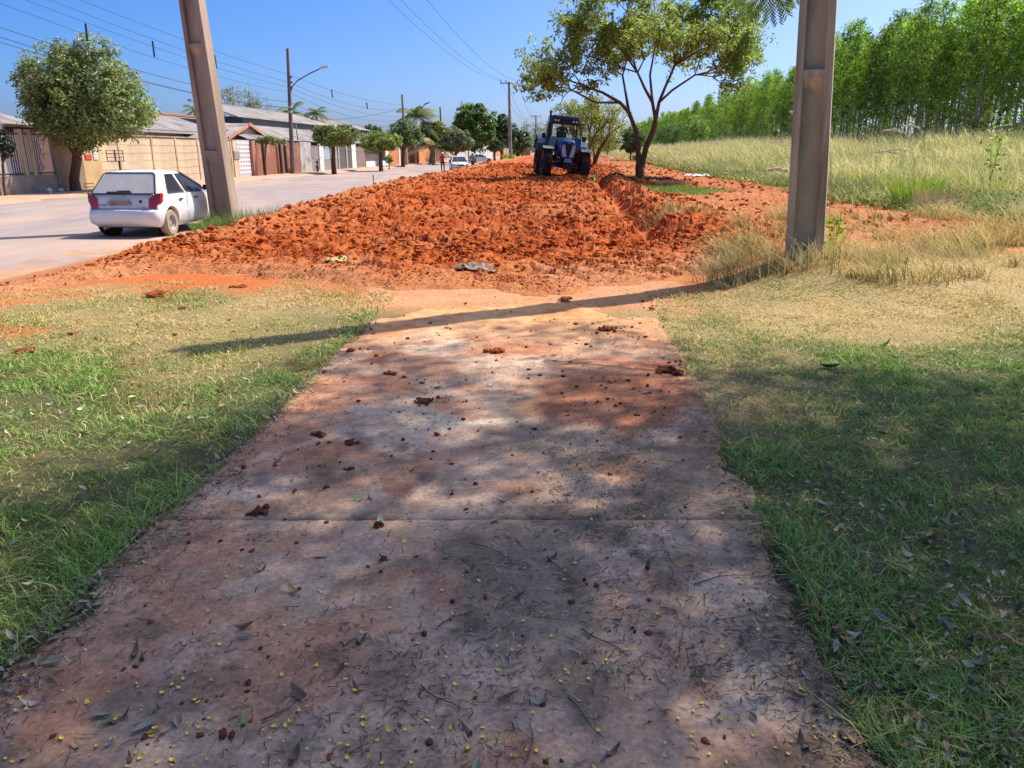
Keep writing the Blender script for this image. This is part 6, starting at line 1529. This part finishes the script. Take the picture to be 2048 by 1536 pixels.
person('man in grey shirt with white cap standing behind the oncoming car', (b.x, b_y, -.12), R(-25), standing(((-.32, .03, 1.16), (-.20, -.16, 1.0)), ((.32, .03, 1.16), (.22, -.14, 1.0)), .2), dress(M_GREYS, .285), cap=M_WCAP)
# driver, seated in the cab
J = {'pelvis': ((0, 0, .12), (.16, .12), None), 'waist': ((0, 0, .27), (.15, .11), 'pelvis'), 'chest': ((0, -.02, .50), (.18, .12), 'waist'), 'neckb': ((0, -.02, .65), (.07, .06), 'chest'), 'neck': ((0, -.03, .71), .05, 'neckb'), 'head': ((0, -.05, .82), (.085, .10), 'neck'), 'crown': ((0, -.04, .91), (.06, .07), 'head')}
for s, nm in ((-1, 'l'), (1, 'r')):
    J['sh'+nm] = ((s*.2, -.02, .60), .065, 'chest'); J['el'+nm] = ((s*.30, -.2, .38), .048, 'sh'+nm); J['wr'+nm] = ((s*.17, -.46, .42), .033, 'el'+nm); J['palm'+nm] = ((s*.16, -.53, .44), (.04, .024), 'wr'+nm)
    for k in range(4): J[f'f{nm}{k}'] = ((s*(.15-.022*k), -.585, .455-.01*abs(k-1.5)), .01, 'palm'+nm)
    J['th'+nm] = ((s*.19, -.57, .40), .011, 'palm'+nm)
    J['hip'+nm] = ((s*.1, -.04, .08), .1, 'pelvis'); J['kn'+nm] = ((s*.17, -.48, .10), .07, 'hip'+nm); J['an'+nm] = ((s*.17, -.55, -.30), .048, 'kn'+nm); J['toe'+nm] = ((s*.17, -.70, -.36), .04, 'an'+nm)
bpy.context.view_layer.update()
dp = TR.matrix_world @ Vector((0, 2.45, 2.0))
def dress_d(c):
    if c.z < .14: return 2
    if c.z > .67 and abs(c.x) < .13: return 0
    if c.y < -.26: return 0
    return 1
dr = person('tractor driver in green shirt at the wheel of the blue tractor', dp, TR.rotation_euler.z, J, ([M_SKIN, M_GREENS, M_JEAN], dress_d), cap=mat('rust_cap', (.35, .16, .10), (.42, .2, .13), 4))
dr.rotation_euler = TR.rotation_euler
# ================================================================== SMALL THINGS
# ---- survey stakes
for px, py, h, d, m, lab in ((747, 366, .75, 33., M_BARK_G, 'thin wooden stake on the left shoulder of the ploughed earth'), (915, 341, .85, 52., M_WHITE, 'white stake in front of the oncoming car'), (1193, 343, .5, 40., M_BARK_G, 'thin stake beside the tractor on the right'), (1233, 357, .45, 33., M_CONC, 'pale stake between the tractor and the spreading tree')):
    p = at_y(px, py, d); t = thing('survey_stake', lab, 'stake', (p.x, d, Zf(p.x, d)-.02)); MB().box((0, 0, h/2), (.041, .03, h)).build('shaft', m, t)
    MB().add([(-.02, -.0145, h), (.02, -.0145, h), (.02, .0145, h), (-.02, .0145, h), (0, 0, h+.04)], [(0, 1, 4), (1, 2, 4), (2, 3, 4), (3, 0, 4), (3, 2, 1, 0)]).build('tip', m, t)
# ---- crumpled grey plastic sheet and yellow rag
def rag(name, label, px, py, z, w, l, hgt, m, seed, rz=0):
    p = at_z(px, py, z); n = 34; A, B = np.meshgrid(np.linspace(-1, 1, n), np.linspace(-1, 1, 22))
    wob = 1+.25*fbm(A*2, B*2, .8, 3, seed)
    X_ = A*w/2*wob; Y_ = B*l/2*(1-.45*np.abs(A)**1.5)*wob; ca, sa = math.cos(rz), math.sin(rz)
    X3, Y3 = X_*ca-Y_*sa+p.x, X_*sa+Y_*ca+p.y
    Z_ = SoilZ(X3, Y3)+.015+hgt*np.abs(fbm(A*3, B*1.2+A, .7, 3, seed+1))*(1.05-np.maximum(np.abs(A), np.abs(B))**3)
    V = np.stack([X3, Y3, Z_], -1).reshape(-1, 3); I = np.arange(A.size).reshape(A.shape)
    F = np.stack([I[:-1, :-1], I[:-1, 1:], I[1:, 1:], I[1:, :-1]], -1).reshape(-1, 4)
    o = link(name, mesh_np(name, V, F, m, smooth=True)); md = o.modifiers.new('t', 'SOLIDIFY'); md.thickness = .006
    return tag(o, label, 'rag')
rag('plastic_sheet', 'crumpled grey plastic sheet lying on the red earth', 948, 541, .10, .56, .26, .08, mat('grey_plastic', (.14, .09, .065), (.30, .22, .17), 16, rough=.6, stretch=(1, 4, 1)), 601, .25)
rag('yellow_rag', 'yellowish rag half buried in the ploughed earth', 678, 521, .12, .42, .25, .07, mat('yellow_cloth', (.50, .36, .14), (.60, .45, .20), 9, rough=.9), 611, .2)
rag('white_sheet', 'white sheet lying on the grass near the spreading tree', 1392, 352, .35, 1.5, .8, .22, mat('white_cloth', (.66, .64, .62), (.74, .72, .70), 5, rough=.9), 621, .05)
rag('pale_scrap', 'small pale scrap on the red earth beyond the spreading tree', 1222, 318, .55, .9, .8, .2, MATS['white_cloth'], 631, .05)
# ---- pale litter by the wall and earth heap at the tree's foot
for i, (px, py, lab) in enumerate(((86, 376, 'crumpled white bag by the low grey wall'), (110, 377, 'small white scrap at the foot of the tan wall'))):
    y = y_on(px, WALL+.6); t = thing('litter_bag', lab, 'bag', (xr(WALL+.6, y), y, 0)); V_, F_, C_ = clods_np(np.array([[0, 0, .08]]), np.array([.15-.06*i]), np.ones((1, 3)), ICO2)
    link('film', mesh_np('film', V_, F_, MATS['white_cloth'], C_, smooth=False), t)
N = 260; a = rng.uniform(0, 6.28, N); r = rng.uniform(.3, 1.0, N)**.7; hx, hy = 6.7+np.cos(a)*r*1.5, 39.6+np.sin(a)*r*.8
V_, F_, C_ = clods_np(np.stack([hx, hy, SoilZ(hx, hy)+.06], 1), rng.uniform(.04, .11, N), np.tile((.15, .075, .045), (N, 1)), ICO1)  # dark tone is earth with the shadow at the trunk painted in
tag(link('shade_darkened_heap', mesh_np('shade_darkened_heap', V_, F_, M_SOIL, C_)), 'crumbled earth heaped round the spreading tree foot, its colour darkened for the shadow there', kind='stuff')
# ---- countable lumps on lawn and path
def clod_obj(label, px, py, s, n=1, group=None, flat=.7, name='earth_clod', col=None):
    p = at_z(px, py, 0.); k = n; off = rng.normal(0, 1, (k, 3))*np.array([s*.42, s*.34, 0]); off[0] = 0; sz = s*rng.uniform(.16, .42, k); sz[0] = s*.5
    pos = off.copy(); pos[:, 2] = sz*.35
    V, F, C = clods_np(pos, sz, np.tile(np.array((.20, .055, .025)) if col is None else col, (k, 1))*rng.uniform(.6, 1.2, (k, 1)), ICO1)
    V[:, 2] = np.maximum(V[:, 2]*flat, -.01)
    o = link(name, mesh_np(name, V, F, M_SOIL, C)); z = Hf(p.x, p.y) if not on_path(np.array([p.x]), np.array([p.y]))[0] else float(path_z(p.x, p.y)); o.location = (p.x, p.y, z+.004)
    return tag(o, label, 'clod', group)
named = [(318, 592, .16, 9, 'heap of red clods on the left lawn near the ploughed earth'), (46, 705, .10, 5, 'flat red clod pile at the left edge of the lawn'), (145, 668, .06, 4, 'small red lump on the left lawn above the flat pile'),
         (193, 678, .035, 1, 'dark pebble-like clod on the left lawn'), (440, 783, .05, 3, 'dark clod on the left lawn beside the path'), (365, 618, .06, 4, 'low red clods right of the heap on the lawn'), (480, 575, .10, 5, 'red clods spilled at the lawn edge'),
         (640, 872, .05, 4, 'dark clod cluster at the left side of the path'), (700, 888, .05, 5, 'crumbled dark clods left of the path middle'), (505, 1105, .022, 1, 'small round clod on the left of the path'), (598, 1182, .022, 1, 'small dark red clod near the path middle'), (500, 1369, .026, 1, 'long dark red clod low on the path'), (290, 1478, .024, 1, 'dark clod at the lower left of the path'),
         (515, 1028, .07, 3, 'dark bark-like lump on the joint of the path'), (755, 1055, .05, 2, 'clod under a grey leaf on the path joint'), (850, 805, .07, 7, 'crumbly brown heap in the middle of the path'), (1100, 690, .03, 2, 'clod on the path in the pole shadow'), (990, 705, .09, 9, 'dark crumb heap in the middle of the path'), (700, 705, .06, 3, 'red clod at the left edge of the path'), (895, 658, .05, 2, 'clod lying in the pole shadow left of centre'), (1215, 660, .08, 8, 'dark crumbs on the right side of the path'), (780, 748, .05, 5, 'crumb cluster on the upper left of the path'), (1340, 745, .10, 12, 'red crumbs spilled over the right path edge'), (1070, 860, .03, 2, 'pale clod with straw on the path'), (590, 985, .03, 2, 'dark flakes on the left of the path'), (1130, 600, .09, 8, 'dark clods where the path meets the ploughed earth'), (1155, 905, .012, 1, 'tiny dark crumb on the path'), (700, 940, .03, 3, 'dark flat crumbs on the path'), (770, 1120, .03, 3, 'dark red crumbs on the lower path'), (450, 1475, .04, 2, 'reddish lump half sunk in the path')]
for px, py, s, n, lab in named: clod_obj(lab, px, py, s*1.05, n if n < 3 else n*3, col=np.array((.32, .085, .03)) if py < 720 else None)  # clods lying in the tree's shade are painted darker than sunlit ones
k = 0
while k < 70:
    px, py = random.uniform(560, 1350), random.uniform(610, 1000)
    p = at_z(px, py, 0)
    if not on_path(np.array([p.x]), np.array([p.y]))[0]: continue
    clod_obj('small dark crumb of earth scattered on the path', px, py, random.uniform(.006, .018), random.randint(1, 2), 'crumbs of earth on the path', flat=.8); k += 1
k = 0
while k < 36:
    px, py = random.uniform(0, 800), random.uniform(560, 760); p = at_z(px, py, 0)
    if on_path(np.array([p.x]), np.array([p.y]))[0] or soil_T(np.array([p.x]), np.array([p.y]))[0] > 0: continue
    clod_obj('small red crumb of earth scattered on the left lawn', px, py, random.uniform(.012, .035), 2, 'crumbs of earth on the left lawn', flat=.8); k += 1

# ---- fallen leaves
def leaf_mesh(L, w, curl, fold):
    n = 7; V = []
    for i in range(n):
        u = i/(n-1); ww = w*math.sin(math.pi*min(1, u*.96+.02))**.8; z = curl*L*(u-.5)**2*4
        V += [(-ww/2, (u-.5)*L, z+fold*ww), (0, (u-.5)*L, z), (ww/2, (u-.5)*L, z+fold*ww)]
    F = []
    for i in range(n-1): a = i*3; F += [(a, a+1, a+4, a+3), (a+1, a+2, a+5, a+4)]
    return V, F
LEAFC = {'grey-green': ((.27, .27, .19), (.38, .38, .28)), 'brown': ((.34, .19, .09), (.48, .29, .15)), 'pale': ((.50, .41, .27), (.64, .54, .38)), 'dark': ((.13, .09, .06), (.20, .14, .095)), 'green': ((.16, .26, .08), (.25, .36, .12)), 'orange': ((.40, .20, .09), (.48, .26, .12))}
LEAFM = {}
for nm, (a, b) in LEAFC.items():
    m = mat('fallen_leaf_'+nm.replace('-', '_'), a, b, 25, rough=.9, spec=.08)
    LEAFM[nm] = []
    for k in range(4):
        V, F = leaf_mesh(1., random.uniform(.26, .42), random.uniform(.05, .5), random.uniform(-.3, .7)); me = bpy.data.meshes.new('fallen_leaf'); me.from_pydata(V, [], F); me.materials.append(m); me.polygons.foreach_set('use_smooth', [True]*len(me.polygons)); me.update(); LEAFM[nm].append(me)
def fallen(px, py, nm, L, label, group=None, rz=None):
    p = at_z(px, py, 0); onp = on_path(np.array([p.x]), np.array([p.y]))[0]
    o = link('fallen_leaf', random.choice(LEAFM[nm])); s = L*(1 if onp else 1)
    o.scale = (s, s, s); z = float(path_z(p.x, p.y))+.004 if onp else Hf(p.x, p.y)+random.uniform(.010, .028)
    o.location = (p.x, p.y, z); t_ = .15 if onp else .6; o.rotation_euler = (random.uniform(-t_, t_), random.uniform(-t_, t_), random.uniform(0, 6.28) if rz is None else rz)
    return tag(o, label, 'leaf', group)
for px, py, nm, L, lab in [(760, 1048, 'grey-green', .10, 'curled grey leaf on the path joint'), (1267, 1106, 'pale', .055, 'pale single leaf on the right half of the path'), (715, 1003, 'green', .06, 'green leaf just above the path joint'), (710, 1277, 'grey-green', .05, 'grey leaf low in the middle left of the path'), (270, 1308, 'dark', .08, 'dark double leaf at the lower left of the path'), (105, 1330, 'grey-green', .07, 'broad grey-green leaf at the lower left lawn edge'), (370, 1290, 'pale', .05, 'slim pale leaf left on the path'), (65, 1410, 'pale', .07, 'pale leaf near the left corner of the path'), (355, 1450, 'grey-green', .05, 'grey-green leaf at the bottom left of the path'), (485, 1450, 'green', .055, 'green-grey leaf low on the path beside a lump'), (600, 1395, 'dark', .085, 'long dark leaf low on the path'), (205, 1437, 'grey-green', .06, 'slim grey leaf at the bottom left'), (680, 1345, 'dark', .06, 'dark leaf right of the lower path middle'), (1075, 1410, 'grey-green', .055, 'grey leaf amid the straw low on the path'), (610, 1068, 'grey-green', .05, 'bluish grey leaf just below the joint'), (1860, 1086, 'orange', .11, 'orange-brown leaf on the right lawn'), (1765, 1252, 'pale', .08, 'pale leaf on the lower right lawn'), (1668, 1275, 'brown', .09, 'brown leaf near the right path edge'), (1945, 1395, 'brown', .09, 'big brown leaf at the lower right lawn'), (1765, 696, 'green', .16, 'fallen green sprig leaf on the shaded right lawn'), (1660, 738, 'green', .18, 'green leaf sprig lying left on the right lawn'), (1640, 1020, 'pale', .07, 'upturned pale leaf on the right lawn'), (1815, 1115, 'pale', .07, 'white-backed leaf right of the path'), (200, 945, 'pale', .06, 'pale leaf on the left lawn'), (160, 1000, 'pale', .07, 'curved pale leaf low on the left lawn'), (210, 875, 'green', .05, 'light green leaf on the left lawn'), (265, 803, 'pale', .07, 'pale leaf at the shade edge on the left lawn'), (55, 1052, 'pale', .05, 'white leaf at the far left lawn')]:
    fallen(px, py, nm, L, lab)
cnt = {'R': 0, 'L': 0, 'P': 0}; want = {'R': 150, 'L': 42, 'P': 60}
while any(cnt[q] < want[q] for q in cnt):
    px, py = random.uniform(-20, 2060), random.uniform(760, 1540)**1.0; p = at_z(px, py, 0); onp = on_path(np.array([p.x]), np.array([p.y]))[0]; q = 'P' if onp else 'L' if p.x < 0 else 'R'
    if cnt[q] >= want[q]: continue
    if q == 'R' and random.random() > .25+.75*min(1, max(0, (py-800)/450))*(1.2-min(1., (p.x-P_right(p.y))/1.6)): continue
    cnt[q] += 1
    nm = random.choice({'R': ['brown', 'brown', 'pale', 'dark', 'grey-green', 'dark', 'brown', 'orange'], 'L': ['pale', 'grey-green', 'brown', 'pale'], 'P': ['dark', 'grey-green', 'dark', 'brown']}[q])
    where = {'R': 'in the grass right of the path', 'L': 'in the grass left of the path', 'P': 'on the dusty path'}[q]
    fallen(px, py, nm, random.uniform(.035, .075) if q != 'R' else random.uniform(.03, .085), f'fallen {nm} leaf {where}', f'fallen {nm} leaves {where}')
# more dry leaves drifted along the path edges, beyond counting
N = 1500; y = np.exp(rng.uniform(np.log(1.5), np.log(6), N)); rt = rng.uniform(0, 1, N) < .68
x = np.where(rt, P_right(y)+rng.normal(.12, .22, N)+np.abs(rng.normal(0, .5, N)), P_left(y)+rng.normal(.0, .05, N))
V, F, C = leaves_np(np.stack([x, y, np.where(on_path(x, y), .012, .03)], 1), rng.uniform(.02, .055, N), mixc((.26, .17, .10), (.56, .48, .36), rng.uniform(0, 1, N)), 1.2, .42, fold=.1)
tag(link('leaf_drift', mesh_np('leaf_drift', V, F, MATS['weed_leaf'], C)), 'dry leaf drift along the edges of the path', kind='stuff')
# ---- yellow leaflets
ym = mat('yellow_leaflet', (.84, .58, .03), (.90, .70, .08), 30, rough=.7, spec=.1, c3=(.80, .68, .25), s3=9)
YM = []
for k in range(4):
    V, F = leaf_mesh(1., random.uniform(.45, .7), random.uniform(.05, .4), random.uniform(0, .5)); me = bpy.data.meshes.new('yellow_leaflet'); me.from_pydata(V, [], F); me.materials.append(ym); me.polygons.foreach_set('use_smooth', [True]*len(me.polygons)); me.update(); YM.append(me)
k = 0
while k < 260:
    py = random.uniform(960, 1540); px = random.uniform(0, 1700); p = at_z(px, py, 0)
    if not on_path(np.array([p.x]), np.array([p.y]), .05)[0] or random.random() > .12+.88*((py-940)/600)**1.3: continue
    o = link('yellow_leaflet', random.choice(YM)); s = random.uniform(.010, .023); o.scale = (s, s, s); o.location = (p.x, p.y, float(path_z(p.x, p.y))+.004); o.rotation_euler = (random.uniform(-.3, .3), random.uniform(-.3, .3), random.uniform(0, 6.28))
    side = 'left' if p.x < jc(p.y) else 'right'
    tag(o, f'small yellow leaflet fallen on the {side} half of the path', 'leaf', f'yellow leaflets on the {side} half of the path'); k += 1
# ---- twigs on the path
for i, (px, py, L, a, lab) in enumerate([(990, 1110, .28, -.6, 'thin twig crossing the path below the joint'), (1130, 1150, .20, -.9, 'thin dark twig on the right half of the path'), (1060, 1490, .16, 1.5, 'upright-lying twig at the bottom of the path'), (880, 1400, .18, -.7, 'slender twig low in the middle of the path'), (1210, 1290, .22, -.9, 'brown twig on the lower right of the path'), (1440, 1160, .26, .25, 'thin crack-like twig at the right of the path'), (910, 1240, .16, .7, 'short twig in a sun patch'), (1170, 1440, .20, -1.0, 'pale twig in the straw at the bottom'), (560, 1430, .12, .8, 'dark twig at the lower left of the path'), (1600, 640, .35, .3, 'dry stalk on the sunny right lawn'), (580, 607, .22, .6, 'dry stick on the left lawn near the ploughed earth')]):
    p = at_z(px, py, 0); b = Vector((p.x, p.y, (float(path_z(p.x, p.y)) if on_path(np.array([p.x]), np.array([p.y]))[0] else Hf(p.x, p.y)+.02)+.005)); d = Vector((math.cos(a), math.sin(a), 0))
    pts = [b+d*L*(u-.5)+Vector((0, 0, .004))+Vector((-d.y, d.x, 0))*L*.06*math.sin(u*5+i) for u in (0, .25, .5, .75, 1)]
    mb = MB(); mb.tube(pts, [.0028, .0026, .0022, .0018, .001], 5); q = pts[2]; mb.tube([q, q+(d+Vector((-d.y, d.x, 0))*.8)*L*.16], [.0015, .0008], 4)
    tag(mb.build('twig', M_BARK, smooth=True), lab, 'twig')
# ---- weed by the right pole, grass tufts
def weed(label, px, py, z, hgt, n, cols, spread=.10, leafL=.11, d=None, name='broadleaf_weed'):
    p = at_z(px, py, z) if d is None else at_y(px, py, d); t = thing(name, label, 'weed', (p.x, p.y, z))
    mb = MB()
    for k in range(3):
        e = Vector((random.uniform(-spread, spread), random.uniform(-spread, spread), hgt*random.uniform(.75, 1))); mb.tube([(0, 0, -.03), e*.5+Vector((.01, 0, 0)), e], [.007, .005, .003], 5)
    mb.build('stem', mat('weed_stem', (.16, .22, .05), (.22, .28, .08), 9), t)
    cen = rng.normal(0, 1, (n, 3))*np.array([spread*.75, spread*.75, hgt*.26])+np.array([0, 0, hgt*.58]); cen[:, 2] = np.clip(cen[:, 2], .03, hgt*1.05)
    V, F, C = leaves_np(cen, rng.uniform(.7, 1.2, n)*leafL, mixc(*cols, rng.uniform(0, 1, n)), .2, .55); o = link('leaf_cluster', mesh_np('leaf_cluster', V, F, M_LEAF, C), t)
    tag(o, kind='stuff')
weed('bright yellow-green broadleaf weed against the right pole', 1668, 470, .3, .62, 34, ((.20, .34, .03), (.48, .56, .06)), .10, .13, d=10.9)
weed('leafy green weed low behind the right pole in the grass', 1650, 492, .28, .3, 16, ((.16, .28, .04), (.40, .46, .08)), .12, .10, d=10.6)
weed('tall leafy sapling weed in the tall grass at the right', 1985, 330, 1.0, 1.5, 60, ((.14, .26, .03), (.34, .44, .08)), .22, .16, d=20)
def tuft(label, x, y, n, hgt, rad, cols, lean=(0, 0), wid=.008, gname='grass_tuft', z=None):
    a = rng.uniform(0, 6.28, n); r = rad*np.sqrt(rng.uniform(0, 1, n)); bx, by = r*np.cos(a), r*np.sin(a); h = hgt*rng.uniform(.5, 1.1, n)
    ln = np.stack([bx/rad*h*.45+lean[0]*h, by/rad*h*.45+lean[1]*h], 1)+rng.normal(0, .15, (n, 2))*h[:, None]
    col = mixc(*cols, rng.uniform(0, 1, n)); gz = SoilZ(x+bx, y+by)
    z0 = float(SoilZ(np.array([x]), np.array([y]))[0])
    V, F, C = blades_np(np.stack([bx, by, gz-z0-.02], 1), h, np.full(n, wid), ln, col*.8, col*1.1, seg=4)
    o = link(gname, mesh_np(gname, V, F, M_GRASS, C), loc=(x, y, z0)); return tag(o, label, 'grass tuft', None)
GR = ((.12, .22, .04), (.34, .40, .12)); DRY = ((.50, .42, .20), (.68, .60, .36)); LIME = ((.22, .38, .03), (.45, .58, .06))
tuft('grassy tuft at the foot of the leaning concrete pole', -7.0, 18.75, 520, .55, .55, GR, (-.35, 0), .012)
tuft('long grass bank between the leaning pole and the car wheel', -7.15, 18.2, 520, .36, .42, GR, (-.3, 0), .012)
tuft('low green tuft right behind the rear wheel of the parked car', -7.42, 16.75, 120, .14, .16, ((.16, .28, .05), (.36, .46, .12)), (-.3, 0), .012)
tuft('sparse tuft beside the leaning pole towards the ploughed earth', -6.35, 19.3, 260, .4, .5, GR, (0, 0), .012)
tuft('bright lime grass clump in the field at the right', at_y(1835, 350, 21).x, 21, 420, 1.15, .5, LIME, (0, 0), .025)
tuft('tall thin green and straw stalks left of the right pole', 3.15, 10.7, 70, .72, .16, ((.20, .30, .05), (.55, .50, .26)), (-.1, 0), .007)
tuft('dry pale tussock leaning at the foot of the right pole', 3.85, 10.25, 420, .36, .38, DRY, (-.8, -.4), .006)
tuft('rounded dry straw tussock at the edge of the red earth', 2.95, 10.9, 420, .24, .32, ((.52, .40, .22), (.66, .54, .34)), (-.2, -.2), .006)
tuft('dry bent grass right of the right pole', 5.0, 10.5, 420, .34, .55, DRY, (-.9, -.3), .006)
tuft('straw clump further right on the bank', 6.2, 10.7, 420, .32, .6, DRY, (-.7, -.2), .006)
tuft('green weed tuft at the foot of the tall power pole', b1.x-.3, 99.5, 200, .9, .8, LIME, (0, 0), .05)
tuft('reddish dry grass clump in the field by the lime clump', at_y(1870, 372, 19.5).x, 19.5, 300, .8, .4, ((.42, .28, .14), (.56, .42, .24)), (.1, 0), .02)
# feathery plumes bending left out of the field
def plume(label, px, py, d, L, bend=-.9):
    tip = at_y(px, py, d); x0 = tip.x+1.25*L; t = thing('grass_plume', label, 'grass plume', (x0, d, Hf(x0, d)), 0); e = tip-t.location
    pts = [Vector((0, 0, 0)), Vector((e.x*.12, 0, e.z*.6)), Vector((e.x*.42, 0, e.z*.97)), Vector((e.x*.72, 0, e.z*1.03)), e]
    MB().tube(pts, [.010, .008, .006, .004, .002], 5).build('stalk', mat('plume_stalk', (.5, .42, .25), (.6, .5, .32), 6), t, smooth=True)
    u = rng.uniform(0, 1, 170); c = np.array([(pts[2].lerp(pts[3], 2*q) if q < .5 else pts[3].lerp(pts[4], 2*q-1))[:] for q in u]); wd = .022*np.sin(np.pi*(.1+.85*u))
    c = c+rng.normal(0, 1, (170, 3))*wd[:, None]*np.array([.8, .6, .7])-np.array([0, 0, 1])*(wd*.6)[:, None]
    V, F, C = leaves_np(c, np.full(170, .11), mixc((.62, .53, .36), (.80, .72, .55), rng.uniform(0, 1, 170)), 0, .12)
    tag(link('plume_head', mesh_np('plume_head', V, F, M_GRASS, C), t), kind='stuff')
for px, py, d, L, lab in [(1765, 262, 24, 1.0, 'pale plume nodding left above the field grass'), (1805, 253, 26, .8, 'highest pale plume over the field grass'), (1740, 305, 22, 1.2, 'long plume leaning far left in the field'), (1775, 300, 22, .9, 'second leaning plume in the middle of the field'), (1540, 285, 24, 1.1, 'plume leaning left of the right pole'), (1580, 225, 15, .8, 'white plume right beside the right pole'), (1535, 340, 14, .6, 'low plume on the earth left of the right pole')]: plume(lab, px, py, d, L)
